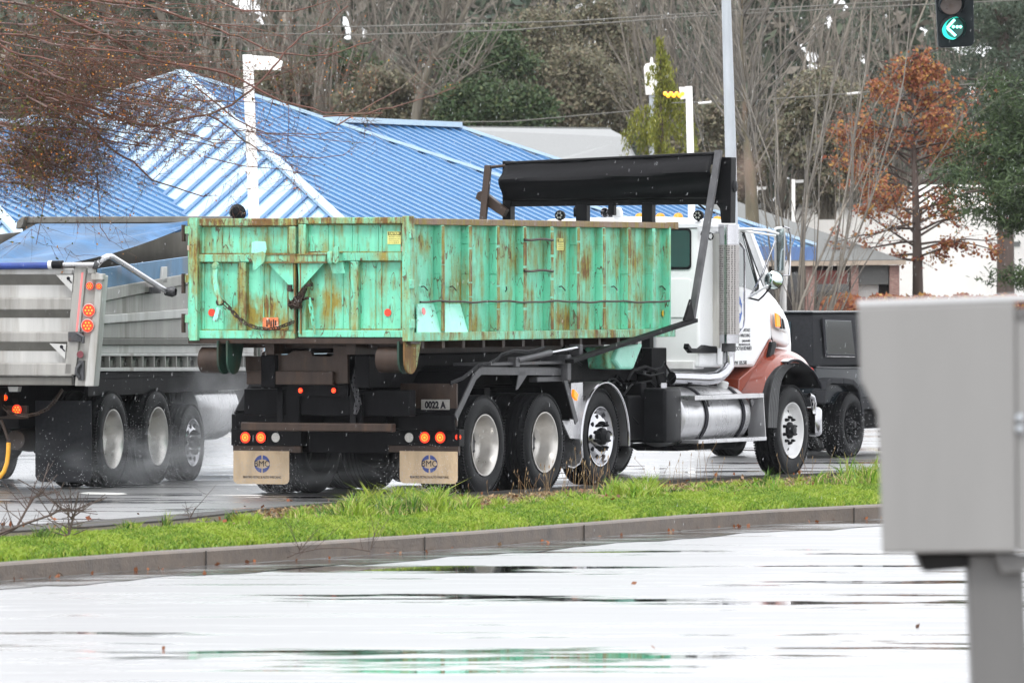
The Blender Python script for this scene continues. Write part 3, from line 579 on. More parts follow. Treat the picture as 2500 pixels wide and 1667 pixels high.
bk = [s3(1682, 838, .2), s3(1690, 850, .2), s3(1712, 851, .2), s3(1722, 842, .2), s3(1738, 845, .2), s3(1752, 845, .2), s3(1752, 862, .2), s3(1690, 862, .2), s3(1680, 850, .2)]; MB().prism(bk, (0, .06, 0)).build('stack_bracket', 'black_plastic', stk, bevel=.008)
# ------------- cab
VC = .25
cu0 = 5.78
cabp = [(1702, 897), (1702, 560), (1706, 548), (1716, 540), (1740, 533), (1790, 538), (1808, 552), (1866, 700), (1880, 715), (1886, 832), (1880, 828), (1842, 897)]
cp = [s3(x, y, VC) for x, y in cabp]; dx = cu0 - cp[0].x
for p in cp[:3]: p.x += 0
cp[0].x = cp[1].x = cu0
cab = MB().prism(cp, (0, W - 2 * VC, 0)).build('cab', 'white_paint', trk, bevel=.07, seg=4)
rf = []                                                          # crowned roof cap with visor lip
zr = cp[3].z; nn_ = 12; mb = MB(); rows = []
for i in range(9):
    u = cu0 + .02 + (s3(1806, 548, VC).x - cu0) * i / 8; row = []
    for j in range(nn_ + 1):
        v = VC - .01 + (W - 2 * VC + .02) * j / nn_; e = 1 - abs(2 * j / nn_ - 1) ** 3.2; f_ = 1 - (abs(2 * i / 8 - 1)) ** 4
        row.append((u, v, zr - .06 + .115 * e * (.45 + .55 * f_)))
    rows.append(row)
vs = [p for r_ in rows for p in r_]; fs = [(i * (nn_ + 1) + j, i * (nn_ + 1) + j + 1, (i + 1) * (nn_ + 1) + j + 1, (i + 1) * (nn_ + 1) + j) for i in range(8) for j in range(nn_)]
mb.add(vs, fs); mb.build('roof', 'white_paint', cab, smooth=True)
g = MB(); g.box(cu0 - .012, cu0 + .01, VC + .02, W - VC - .02, cp[2].z - .045, cp[2].z - .035); g.build('roof_gutter', 'grey_steel', cab)
# rear-wall quarter windows and embossed panels
def rr(px0, py0, px1, py1, u, rad):
    a = r3(px0, py1, u); b_ = r3(px1, py0, u); pts = []
    for cy, cz, t0 in ((b_.y + rad, b_.z - rad, 0), (a.y - rad, b_.z - rad, 90), (a.y - rad, a.z + rad, 180), (b_.y + rad, a.z + rad, 270)):
        for k in range(5): t = R(t0 + 90 * k / 4); pts.append((u, cy - math.cos(t) * rad, cz + math.sin(t) * rad))
    return pts
MB().prism(rr(1600, 558, 1688, 658, cu0 - .002, .045), (-.012, 0, 0)).build('window_seal', 'black_plastic', cab)
wn = MB().prism(rr(1604, 563, 1684, 652, cu0 - .012, .04), (-.006, 0, 0)).build('rear_window', 'glass_teal', cab)
MB().prism([(p[0], W - p[1], p[2]) for p in rr(1600, 558, 1688, 658, cu0 - .002, .045)], (-.012, 0, 0)).build('rear_window', 'glass_teal', cab)
MB().prism(rr(1560, 680, 1687, 775, cu0 - .001, .03), (-.012, 0, 0)).build('back_panel', 'white_paint', cab, bevel=.006)
sk = MB(); sk.box(cu0 - .03, cu0 + .25, .30, 2.1, cp[0].z - .02, cp[0].z + .07); sk.build('cab_sill', 'white_dirty', cab, bevel=.01)
# door, window, pillar
VD = VC - .012
dp = [s3(x, y, VD) for x, y in ((1752, 890), (1752, 565), (1808, 560), (1851, 700), (1866, 716), (1877, 826), (1838, 890))]
door = MB().prism(dp, (0, .012, 0)).build('door', 'white_paint', cab, bevel=.005)
wp = [s3(x, y, VD - .004) for x, y in ((1760, 700), (1760, 572), (1806, 568), (1813, 572), (1847, 692), (1845, 712), (1830, 706), (1812, 700))]
win = MB().prism(wp, (0, .006, 0)).build('door_window', 'glass_teal', door)
sealp = [s3(x, y, VD - .012) for x, y in ((1808, 560), (1816, 568), (1852, 700), (1846, 716))]
sl_ = MB()
for i in range(3): sl_.beam(sealp[i], sealp[i + 1], .01, .03)
sl_.build('window_seal', 'black_plastic', door)
wsp = [s3(x, y, VC + .05) for x, y in ((1812, 556), (1822, 560), (1876, 700), (1866, 704))]; MB().prism(wsp, (0, -.07, 0)).build('windshield_pillar', 'white_paint', cab, bevel=.008)
ws = MB().prism([s3(1815, 556, .4) + Vector((0, 0, 0)), s3(1870, 700, .4), s3(1874, 702, .4), s3(1820, 557, .4)], (0, 1.64, 0)).build('windshield', 'glass_dark', cab)
hd = MB().tube([s3(1805, 592, .15), s3(1817, 608, .14), s3(1818, 640, .14), s3(1818, 780, .14), s3(1816, 800, .14), s3(1803, 818, .16)], .013, 8).build('grab_handle', 'polished', door, smooth=True)
xd, yd = (1, 0, 0), (0, 0, 1)
logo(door, s3(1793, 756, VD - .004), xd, yd, .20, 'letter_blue', 'letter_blue')
for y, s_, z_ in ((806, 'BINFORD METALS', .052), (819, '& AUTO WRECKING', .05), (832, '(360) 654-6000', .035), (841, 'BINFORDMETALS.COM', .03), (851, 'USDOT#1824683', .062), (888, 'GVW 105,500', .058)):
    if y < 845: text(s_, z_, 'ink', door, 'lettering', s3(1831, y, VD - .001), xd, yd, stretch=1.0, align='RIGHT')
    else: text(s_, z_, 'ink', door, 'lettering', s3(1788 if y > 860 else 1788, y - 2 if y > 860 else y, VD - .001), xd, yd, stretch=1.12, align='LEFT')
# roof lights, work lights, horns
for px in (1562, 1612, 1656, 1752):
    c = T.R3(px, 524, 7.0); MB().lathe([(0, .055), (.03, .05), (.05, .03), (.056, .001)], (7.0, c.y, zr + .045 if px < 1700 else zr + .01), (0, 0, 1), 16).build('roof_marker_light', 'amber_cap', cab, smooth=True)
for px, py, u in ((1365, 526, 5.85), (1703, 526, 5.85)):
    c = r3(px, py, u); wl = MB().lathe([(0, .001), (0, .052), (.01, .056), (.06, .05), (.085, .02)], c, (1, 0, 0), 20).build('work_light', 'black_plastic', cab, smooth=True)
    g = MB(); 
    for k in range(6): disc(g, (c.x - .002, c.y + math.cos(k * 1.047) * .028, c.z + math.sin(k * 1.047) * .028), (-1, 0, 0), .011, .003, 8)
    g.build('diode', 'lens_white', wl); MB().beam((c.x + .03, c.y, c.z - .04), (c.x + .03, c.y, c.z - .1), .02).build('bracket', 'black_plastic', wl)
for px, py in ((1476, 519), (1490, 520)):
    c = r3(px, py, 6.3); MB().lathe([(0, .05), (.01, .055), (.05, .03), (.12, .02), (.3, .015)], c, (1, 0, .05), 16).build('air_horn', 'polished', cab, smooth=True)
c = r3(1508, 519, 6.1); MB().lathe([(-.08, .001), (-.08, .05), (0, .06), (.05, .04), (.06, .001)], c, (0, 0, 1), 14).build('dome_antenna', 'white_paint', cab, smooth=True)
wk = MB(); c = r3(1719, 572, 5.74); wk.lathe([(0, .045), (.03, .05), (.06, .03)], c, (1, 0, 0), 8); c2 = r3(1731, 577, 5.74); wk.lathe([(0, .04), (.03, .045), (.06, .03)], c2, (1, 0, 0), 8); wk.build('work_light', 'black_plastic', cab)
# ------------- hood, fender, bumper
VH = .50
hp = [s3(x, y, VH) for x, y in ((1872, 703), (1888, 714), (1902, 730), (1917, 752), (1928, 775), (1934, 800), (1937, 838))]
hp = [Vector((hp[0].x - .1, VH, hp[0].z)), *hp, Vector((hp[-1].x + .03, VH, .95)), Vector((hp[0].x - .1, VH, .95))]
hood = MB().prism(hp, (0, W - 2 * VH, 0)).build('hood', 'white_paint', trk, bevel=.09, seg=4)
hs2 = [s3(x, y, .34) for x, y in ((1866, 716), (1882, 712), (1908, 745), (1925, 782), (1933, 838), (1925, 850), (1890, 834), (1880, 826))]
shd = MB().prism(hs2, (0, .3, 0)).build('hood_side', 'white_paint', hood, bevel=.05, seg=3)
sm = MB(); sp_ = [s3(x, y, .30) for x, y in ((1871, 715), (1876, 745), (1880, 790), (1881, 818), (1885, 832))]; sm.tube(sp_, .011, 6); sm.build('hood_seam', 'ink', hood)
lt = MB(); lt.prism([s3(x, y, .20) for x, y in ((1886, 834), (1894, 833), (1898, 840), (1886, 878), (1878, 878), (1879, 868))], (0, .06, 0)); lt.build('hood_latch', 'black_plastic', hood, bevel=.012)
vm = MB().prism([s3(x, y, .31) for x, y in ((1889, 762), (1898, 765), (1912, 782), (1917, 808), (1915, 813), (1892, 800))], (0, -.02, 0)).build('side_vent', 'white_dirty', hood, bevel=.008)
MB().prism([s3(x, y, .29) for x, y in ((1891, 764), (1897, 767), (1901, 776), (1902, 798), (1892, 797))], (0, -.02, 0)).build('marker_light', 'lamp_amber', vm, bevel=.006)
for x in (1904, 1911): MB().prism([s3(a, b2, .288) for a, b2 in ((x - 3, 770 + (x - 1904)), (x, 774 + (x - 1904)), (x + 4, 803), (x, 801))], (0, -.01, 0)).build('vent_slot', 'ink', vm)
# fender: surface lofted between an inner outline (against the hood, v=.34) and outer outline over the wheel (v=.02)
fo = [(1874, 1045), (1876, 1000), (1880, 960), (1888, 925), (1903, 898), (1925, 885), (1948, 884), (1966, 892), (1978, 904)]          # outer lip over the tyre
fi = [(1803, 970), (1803, 930), (1822, 905), (1843, 888), (1885, 850), (1925, 850), (1952, 860), (1972, 876), (1981, 900)]
fm = [(1866, 1045), (1858, 966), (1862, 930), (1872, 893), (1892, 868), (1926, 862), (1950, 868), (1970, 884), (1981, 905)]
VF = (.30, .10, .03)
O_ = [s3(x, y, VF[2]) for x, y in fo]; I_ = [s3(x, y, VF[0]) for x, y in fi]; M_ = [s3(x, y, VF[1]) for x, y in fm]
I2 = [Vector((p.x, .62, min(p.z + .02, 1.5))) for p in I_]
mb = MB(); n = len(O_); vs = O_ + M_ + I_ + I2; fs = [(j * n + i, j * n + i + 1, (j + 1) * n + i + 1, (j + 1) * n + i) for j in range(3) for i in range(n - 1)]; mb.add(vs, fs)
fnd = mb.build('front_fender', 'red_paint', trk, smooth=True)
sd = fnd.modifiers.new('s', 'SUBSURF'); sd.levels = sd.render_levels = 2; so_ = fnd.modifiers.new('t', 'SOLIDIFY'); so_.thickness = .012
mb = MB(); mb.prism([s3(x, y, .24) for x, y in ((1881, 829), (1886, 830), (1886, 880), (1858, 960), (1843, 905), (1803, 968), (1805, 925), (1843, 893))], (0, .2, 0)); mb.build('cowl_panel', 'red_paint', fnd, bevel=.01)
# rubber flare behind and over the wheel
fl1 = [(1876, 1044), (1877, 1000), (1881, 960), (1889, 925), (1904, 899), (1924, 888), (1938, 892)]
fl2 = [(1901, 1044), (1901, 1000), (1903, 965), (1907, 937), (1916, 914), (1929, 899), (1939, 894)]
a_ = [s3(x, y, .0) for x, y in fl1]; c_ = [s3(x, y, .04) for x, y in fl2]
def dens(q, k=4):
    out = []
    for i in range(len(q) - 1):
        p0, p1, p2, p3 = q[max(i - 1, 0)], q[i], q[i + 1], q[min(i + 2, len(q) - 1)]
        for j in range(k): t = j / k; out.append(.5 * ((2 * p1) + (p2 - p0) * t + (2 * p0 - 5 * p1 + 4 * p2 - p3) * t * t + (3 * p1 - p0 - 3 * p2 + p3) * t ** 3))
    return out + [q[-1]]
a_, c_ = dens(a_), dens(c_)
rb = MB()
K = 6
for i in range(len(a_) - 1):
    for k in range(K):
        p = [a_[i].lerp(c_[i], k / K), a_[i + 1].lerp(c_[i + 1], k / K), a_[i + 1].lerp(c_[i + 1], (k + .82) / K), a_[i].lerp(c_[i], (k + .82) / K)]
        rb.prism(p, (0, .05, 0))
    rb.prism([a_[i] + Vector((0, .02, 0)), a_[i + 1] + Vector((0, .02, 0)), c_[i + 1] + Vector((0, .02, 0)), c_[i] + Vector((0, .02, 0))], (0, .3, 0))
rb.build('rubber_flare', 'flare_rubber', fnd)
fr2 = [s3(x, y, -.01) for x, y in ((1922, 884), (1934, 878), (1950, 878), (1968, 890), (1985, 905), (1999, 930), (2004, 946))]
fr3 = [s3(x, y, .03) for x, y in ((1924, 897), (1936, 893), (1950, 893), (1966, 903), (1980, 918), (1990, 935), (1998, 946))]
mb = MB(); n = len(fr2); fr2 = dens(fr2); n = len(fr2); far = [Vector((p.x, .45, p.z)) for p in fr2]; mb.add(far + fr2, [(i, i + 1, n + i + 1, n + i) for i in range(n - 1)])
o = mb.build('front_flare', 'wet_black', fnd, smooth=True); m_ = o.modifiers.new('t', 'SOLIDIFY'); m_.thickness = .014
MB().tube([p + Vector((0, -.004, -.01)) for p in fr2], .014, 6).build('flare_edge', 'ink', fnd, smooth=True); MB().sheet([p + Vector((0, -.004, .006)) for p in fr2[:6]], (0, .13, 0), .006).build('flare_lip', 'white_paint', fnd, smooth=True)  # white lip strip doubles as the bright highlight on the arch top
mb = MB(); mb.box(7.5, 8.5, .42, .5, .5, 1.3); mb.box(7.2, 8.55, 1.94, 2.02, .5, 1.3); mb.build('inner_fender', 'frame_black', trk)
# left fender (far side), front bumper
mb = MB(); mb.prism([(7.15, W - .45, .9), (7.3, W - .45, 1.2), (7.9, W - .45, 1.32), (8.4, W - .45, 1.15), (8.5, W - .45, .9), (8.35, W - .45, .95), (8.2, W - .45, 1.1), (7.85, W - .45, 1.15), (7.45, W - .45, 1.08)], (0, .42, 0)); mb.build('front_fender', 'red_paint', trk, bevel=.02)
bp_ = MB(); bp_.box(8.52, 8.66, .03, W - .03, .42, .74); bp_.build('front_bumper', 'polished', trk, bevel=.05, seg=4)
mb = MB(); mb.tube([s3(1975, 965, .05), s3(1984, 970, .03), s3(1987, 985, .03), s3(1986, 1010, .03)], .03, 10); mb.build('bumper_guard', 'polished', trk, smooth=True)
# ------------- mirrors
mm = MB(); q = [s3(1893, 556, -.10), s3(1902, 553, -.14), s3(1915, 553, -.2), s3(1918, 560, -.2), s3(1917, 660, -.2), s3(1912, 668, -.18), s3(1894, 666, -.10)]
mc = [Vector((p.x, p.y, p.z)) for p in q]; mir = MB().prism(mc, (.07, .05, 0)).build('side_mirror', 'white_dirty', trk, bevel=.015)
qc = [s3(x, y, v_) for x, y, v_ in ((1895, 560, -.105), (1914, 558, -.195), (1913, 660, -.195), (1896, 662, -.105))]
MB().prism(qc, (-.012, -.005, 0)).build('mirror_glass', 'mirror', mir)
MB().tube([s3(1912, 553, -.25), s3(1926, 558, -.25), s3(1930, 575, -.25), s3(1929, 640, -.25), s3(1927, 672, -.25), s3(1912, 672, -.2)], .011, 8).build('mirror_arm', 'polished', mir, smooth=True)
MB().tube([s3(1806, 563, .2), s3(1850, 569, 0), s3(1893, 576, -.1)], .012, 8).build('mirror_arm', 'white_paint', mir, smooth=True)
MB().tube([s3(1806, 559, .2), s3(1840, 560, 0), s3(1870, 562, -.1), s3(1900, 571, -.15)], .016, 8).build('mirror_arm', 'white_paint', mir, smooth=True)
MB().tube([s3(1892, 590, -.1), s3(1862, 668, 0), s3(1832, 722, .2)], .011, 8).build('mirror_arm', 'polished', mir, smooth=True)
rm = MB(); c = s3(1889, 684, -.12); nv = Vector((-.95, -.35, .05)).normalized()
rmo = MB().lathe([(0, .001), (.004, .05), (0, .085), (-.012, .103), (-.05, .085), (-.08, .04)], c, nv, 32).build('convex_mirror', 'black_plastic', mir, smooth=True)
MB().lathe([(.028, .001), (.024, .04), (.014, .075), (.002, .097)], c, nv, 32).build('mirror_glass', 'mirror', rmo, smooth=True)
MB().tube([s3(1826, 727, .2), s3(1850, 712, .05), s3(1874, 697, -.08)], .013, 8).build('mirror_arm', 'white_paint', mir, smooth=True)
MB().tube([s3(1826, 727, .2), s3(1852, 733, .05), s3(1864, 722, -.02), s3(1878, 705, -.1)], .010, 8).build('mirror_arm', 'black_plastic', mir, smooth=True)
# ------------- gantry with tarp roller and swing arms
UG = 5.58
def rb_box(mb, x0, y0, x1, y1, u, d):
    a = r3(x0, y1, u); b_ = r3(x1, y0, u); return mb.box(u, u + d, a.y, b_.y, a.z, b_.z)
gt = MB(); rb_box(gt, 1226, 393, 1246, 560, UG, .12)
gt.prism([r3(x, y, UG) for x, y in ((1752, 384), (1785, 384), (1784, 480), (1783, 545), (1760, 545), (1757, 510), (1744, 492), (1744, 470))], (.14, 0, 0))
rb_box(gt, 1405, 496, 1432, 600, UG + .02, .1); rb_box(gt, 1566, 495, 1592, 600, UG + .02, .1); rb_box(gt, 1484, 497, 1498, 526, UG, .08)
gt.prism([r3(x, y, UG + .03) for x, y in ((1232, 485), (1745, 480), (1745, 499), (1232, 505))], (.10, 0, 0)); gt.build('gantry', 'wet_black', trk, bevel=.008)
ga2 = MB(); rb_box(ga2, 1398, 530, 1594, 1000, UG + .02, .1); 
ga2 = MB(); rb_box(ga2, 1405, 600, 1425, 900, UG + .02, .1); rb_box(ga2, 1566, 600, 1586, 900, UG + .02, .1); ga2.build('gantry_leg', 'wet_black', trk)
MB().prism([r3(x, y, UG - .1) for x, y in ((1165, 470), (1178, 465), (1236, 512), (1228, 530), (1160, 485))], (.08, 0, 0)).build('gantry_brace', 'brown_iron', trk, bevel=.006)
# tarp curtain: sheet with a slack fold, from roller tube above down to lower beam
mb = MB(); nx, nz = 44, 22; vs = []; th_ = .014
top0, top1 = r3(1237, 401, UG - .02), r3(1748, 377, UG - .02); bo0, bo1 = r3(1232, 488, UG - .02), r3(1748, 483, UG - .02)
for i in range(nx + 1):
    a = top0.lerp(top1, i / nx); b_ = bo0.lerp(bo1, i / nx)
    for j in range(nz + 1):
        t = j / nz; p = a.lerp(b_, t); bulge = -.13 * math.sin(math.pi * t) ** .8 + .035 * math.sin(t * 9 + i * .05) * math.sin(math.pi * t) - .02 * math.exp(-((t - .45 - .05 * math.sin(i * .1)) / .06) ** 2)
        vs.append(p + Vector((bulge, 0, .008 * math.sin(i * .35) * (1 - t))))
mb.add(vs, [(i * (nz + 1) + j, i * (nz + 1) + j + 1, (i + 1) * (nz + 1) + j + 1, (i + 1) * (nz + 1) + j) for i in range(nx) for j in range(nz)])
tp = mb.build('rolled_tarp', 'black_vinyl', trk, smooth=True); m_ = tp.modifiers.new('t', 'SOLIDIFY'); m_.thickness = .012
a = top0 + Vector((.08, 0, -.05)); b_ = top1 + Vector((.08, 0, -.05)); MB().tube([a, b_], .06, 14).build('tarp_roller', 'black_vinyl', tp, smooth=True)
MB().tube([top0 + Vector((-.02, 0, .005)), top1 + Vector((-.02, 0, .005))], .022, 8).build('tarp_hem', 'black_vinyl', tp, smooth=True)
VA = -.16
tip = r3(1755, 375, UG - .05); lt_ = r3(1192, 409, UG - .05)
VR = tip.y; 
MB().tube([r3(1240, 404, UG - .03), lt_], .017, 8).build('cross_tube', 'brown_iron', trk, smooth=True)
k1 = T.S3(1688, 782, VR); up_ = MB().beam(tip + Vector((0, 0, .03)), k1, .05, .075, up=(0, 1, 0)).build('tarp_arm', 'grey_steel', trk, bevel=.006)
lo_ = MB(); lo_.beam(T.S3(1694, 782, VR - .03), T.S3(1390, 882, VR - .03), .04, .10, up=(0, 1, 0)); lo_.prism([T.S3(x, y, VR - .05) for x, y in ((1688, 730), (1696, 778), (1690, 790), (1672, 782))], (0, .03, 0)); lo_.build('tarp_arm', 'frame_black', trk, bevel=.006)
lv = lt_.y; k2 = Vector((k1.x, lv, k1.z)); MB().beam(lt_ + Vector((0, 0, .02)), Vector((k1.x + .35, lv, k1.z)), .05, .075, up=(0, 1, 0)).build('tarp_arm', 'brown_iron', trk, bevel=.006)
MB().beam(Vector((k1.x + .35, lv, k1.z)), Vector((T.S3(1390, 882, VR).x, lv, 1.36)), .05, .09, up=(0, 1, 0)).build('tarp_arm', 'frame_black', trk, bevel=.006)
a = r3(1796, 455, UG + .1); MB().lathe([(0, .001), (0, .07), (.05, .085), (.09, .06), (.1, .001)], a + Vector((0, .09, 0)), (0, -1, 0), 16).build('roller_motor', 'black_plastic', trk, smooth=True)
MB().tube([r3(1404, 530, UG + .2), r3(1403, 510, UG + .2), r3(1412, 497, UG + .2), r3(1424, 490, UG + .2)], .015, 6).build('hose', 'black_plastic', trk)
MB().tube([r3(1705, 498, UG + .2), r3(1722, 512, UG + .2), r3(1745, 520, UG + .2)], .012, 6).build('hose', 'black_plastic', trk)
# tarp-arm hydraulic ram, hoses, pivot bracket
c0, c1, c2 = s3(1262, 879, -.04), s3(1343, 861, -.04), s3(1412, 848, -.04)
ram = MB().tube([c0, c1], .033, 12).build('hydraulic_ram', 'grey_steel', trk, smooth=True)
MB().tube([c1, c2], .018, 10).build('ram_rod', 'polished', ram, smooth=True)
mb = MB(); mb.box(c0.x - .06, c0.x + .03, -.06, .04, c0.z - .07, c0.z + .03); mb.build('pivot_bracket', 'grey_steel', trk, bevel=.008); mb = MB(); mb.box(c2.x - .02, c2.x + .05, -.07, .06, c2.z - .08, c2.z + .03)
p_ = s3(1380, 890, -.03); mb.box(p_.x - .05, p_.x + .04, -.08, .25, p_.z - .16, p_.z + .1); mb.box(p_.x - .6, p_.x + .2, .0, .1, p_.z - .17, p_.z - .12); mb.build('pivot_bracket', 'grey_steel', trk, bevel=.008)
for dy in (0, 5):
    pts = [(1100, 938 - dy), (1130, 925 - dy), (1155, 905 - dy), (1168, 892 - dy), (1195, 890 - dy), (1212, 880 - dy), (1225, 868 - dy), (1256, 859 - dy), (1290, 862 - dy), (1315, 856 - dy), (1332, 846)]
    MB().tube([s3(x, y, -.05 - dy * .006) for x, y in pts], .009, 6).build('hydraulic_hose', 'black_plastic', trk, smooth=True)
mb = MB(); mb.lathe([(0, .06), (.02, .08), (.18, .08), (.2, .05)], s3(1565, 862, .45), (0, 1, 0), 16); q = s3(1590, 862, .5); mb.box(q.x - .1, q.x + .1, .45, .65, .95, q.z + .05); mb.tube([s3(1530, 930, .4), s3(1545, 905, .4), s3(1575, 895, .4), s3(1600, 905, .4), s3(1610, 940, .4)], .02, 6)
mb.build('hydraulic_pump', 'frame_black', trk, smooth=True)
# ================================================================== GREEN CONTAINER (rests on the truck, a thing of its own)
BU, BV, BZ = -1.65, 1.22, 1.53
wx = T.o[0] + BU * T.a[0] + BV * T.n[0]; wy = T.o[1] + BU * T.a[1] + BV * T.n[1]
box = empty('roll_off_container', (wx, wy, BZ), T.rz, 'open-topped green steel waste container, rust-streaked, riding on the white truck', 'container')
def BB(mb, name, m, parent=box, **k):
    o = mb.build(name, m, parent, **k)
    if parent is box: o.location = (-BU, -BV, -BZ)
    return o
zt0, zb0 = 2.757, 1.545; U1 = s3(1636, 700, 0).x; UE = s3(1654, 540, 0).x; U0 = s3(1013, 700, 0).x
bod = MB(); bod.box(U0, U1, .085, .115, 1.60, 2.70); side = BB(bod, 'side_panel', 'green_side')
bod = MB(); bod.box(U0, U1, W - .115, W - .085, 1.60, 2.70); BB(bod, 'side_panel', 'green_paint')
bod = MB(); bod.box(U0, U1, .12, W - .12, 1.56, 1.60); BB(bod, 'floor', 'brown_iron')
bod = MB(); bod.box(U1 - .03, U1, .10, W - .10, 1.60, 2.72); bod.box(U1 - .02, U1 + .02, .0, .10, 1.6, 2.7); BB(bod, 'front_wall', 'green_paint')
for v in (0, W - .09):
    mb = MB(); mb.box(U0 - .02, UE, v, v + .09, zt0 - .075, zt0 - .012); mb.box(UE - .08, UE + .02, v - .005, v + .095, zt0 - .082, zt0 - .005); BB(mb, 'top_rail', 'rust', bevel=.006)
    mb = MB(); mb.box(U0 - .02, s3(1650, 800).x, v, v + .10, zb0, zb0 + .085); BB(mb, 'bottom_rail', 'green_rusty', bevel=.008)
rngb = random.Random(3)
for x in (1081, 1148, 1216, 1281.5, 1347.6, 1412, 1474.6, 1536, 1596.7):
    u = s3(x, 700).x
    for v0, sg in ((0.0, 1), (W, -1)):
        mb = MB(); zz = [1.632, 1.9, 2.2, 2.5, 2.682]
        for i in range(4):                                  # slightly dented rib: web and rusty outer face
            o0 = rngb.uniform(-.008, .008); 
            mb.prism([(u - .035, v0 + sg * (.0), zz[i]), (u + .035, v0 + sg * (.0), zz[i]), (u + .035 , v0 + sg * .086, zz[i]), (u - .035, v0 + sg * .086, zz[i])], (o0 if i in (1, 2) else 0, 0, zz[i + 1] - zz[i]))
        rb_ = BB(mb, 'rib', 'green_paint', bevel=.006)
        if sg == 1:
            mb = MB(); zc = 1.64
            while zc < 2.66:
                h_ = rngb.uniform(.12, .4); mb.box(u - .035 + rngb.uniform(0, .012), u + .036, -.004, .001, zc, min(zc + h_, 2.675)); zc += h_ + rngb.uniform(.0, .03)
            mb.build('rib_face', 'green_very_rusty' if rngb.random() < .75 else 'green_rusty', rb_)
# vertical folds in the bay sheets (dark side faces)
edges = [1018, 1061, 1132, 1196, 1262, 1328, 1392, 1456, 1518, 1576]
mb = MB()
for x in edges[1:]:
    u = s3(x, 700, .085).x; mb.box(u - .006, u + .02, .078, .086, 1.64, 2.68)
BB(mb, 'fold', 'green_paint')
# tie rod along the ribs, ladder rungs, lashing hooks
rod = [s3(1018, 736.5, -.012)]; xs = [1018 + i * 8 for i in range(1, 78)]
rod = [s3(x, 736.5 + 1.4 * math.sin(x * .045) + .8 * math.sin(x * .11), -.014) for x in xs]; BB(MB().tube(rod, .011, 6), 'tie_rod', 'brown_iron', smooth=True)
for y in (585, 661): BB(MB().tube([s3(1280 + i * 10, y + 1.5 * math.sin(i * 1.1), -.014 - .01 * (0 < i < 7)) for i in range(8)], .013, 6), 'ladder_rung', 'brown_iron', smooth=True)
for i, x in enumerate((1036, 1106, 1234, 1372, 1500, 1618)):
    dx = 7 if i != 2 else 1; BB(MB().tube([s3(x - dx, 700, .078), s3(x - 1, 699, .04), s3(x + 3, 703, .04), s3(x + 8, 709, .05)] if i != 2 else [s3(x, 712, .07), s3(x + 3, 706, .05), s3(x + 2, 700, .05)], .007, 5), 'lashing_hook', 'brown_iron')
# rear corner post and sloped gussets
mb = MB(); a = s3(1004, 700, 0).x; mb.box(a - .02, a + .075, .0, .09, zb0, zt0 + .01); BB(mb, 'corner_post', 'green_rusty', bevel=.008)
mb = MB(); mb.box(a - .02, a + .075, W - .09, W, zb0, zt0); BB(mb, 'corner_post', 'green_rusty')
for (xa, xb, xc, xd_) in ((1019, 1059, 1078, 1019), (1087, 1124, 1143, 1087)):
    tA, tB = s3(xa, 742, .075), s3(xb, 742, .075); bB, bA = s3(xc, 811, .005), s3(xd_, 811, .005); BB(MB().prism([tA, tB, bB, bA], (0, .012, 0)), 'gusset', 'light_mint')  # paler paint stands in for sky reflected off these sloped plates
for x, y, m_ in ((1031, 760, 'dot_pink'), (1617, 765, 'dot_orange')):
    c = s3(x, y, .03 if x < 1100 else .084); BB(disc(MB(), c + Vector((0, -.012, 0)), (0, -1, .12 if x < 1100 else 0), .037, .006, 24), 'reflector', m_)
def sticker(q, m_, head, lines, parent, nrm, xd_, tsz, hm='ink'):
    o = BB(MB().prism(q, Vector(nrm) * -.004), 'sticker', m_); c = sum((Vector(p) for p in q), Vector()) / 4; up = (Vector(q[0]) - Vector(q[3])); hgt = up.length; wd = (Vector(q[1]) - Vector(q[0])).length; up.normalize(); xd_ = Vector(xd_)
    nr = Vector(nrm)
    t_ = c + up * hgt * .33 + nr * .002; hw = wd * .44
    MB().prism([t_ - xd_ * hw - up * hgt * .13, t_ + xd_ * hw - up * hgt * .13, t_ + xd_ * hw + up * hgt * .13, t_ - xd_ * hw + up * hgt * .13], nr * .001).build('heading', 'ink', o)
    text(head, hgt * .28, m_, o, 'lettering', t_ + nr * .002, xd_, up, stretch=.72, bold=.002)
    g = MB()
    for k in range(lines):
        p = c + up * hgt * (.08 - .15 * k) + nr * .002; x0 = -hw * .9
        while x0 < hw * .85:
            l_ = random.Random(k * 31 + int(x0 * 900)).uniform(.006, .02); g.beam(p + xd_ * x0, p + xd_ * min(x0 + l_, hw * .9), .001, .004, up=up); x0 += l_ + .006
    g.build('fine_print', 'ink', o)
sticker([s3(1360, 582, .082), s3(1376, 582, .082), s3(1376, 611, .082), s3(1360, 611, .082)], 'caution_yellow', 'CAUTION', 4, None, (0, -1, 0), (1, 0, 0), .02)
# ---- rear doors
UD = -1.65
def rbx(mb, x0, y0, x1, y1, u0=UD, d=.09, back=.0):
    a = r3(x0, y1, u0); b_ = r3(x1, y0, u0); return mb.box(u0, u0 + d, a.y, b_.y, a.z, b_.z)
frm = MB(); rbx(frm, 459, 826, 1003, 838, UD + .01, .2); BB(frm, 'rear_sill', 'brown_iron', bevel=.006)
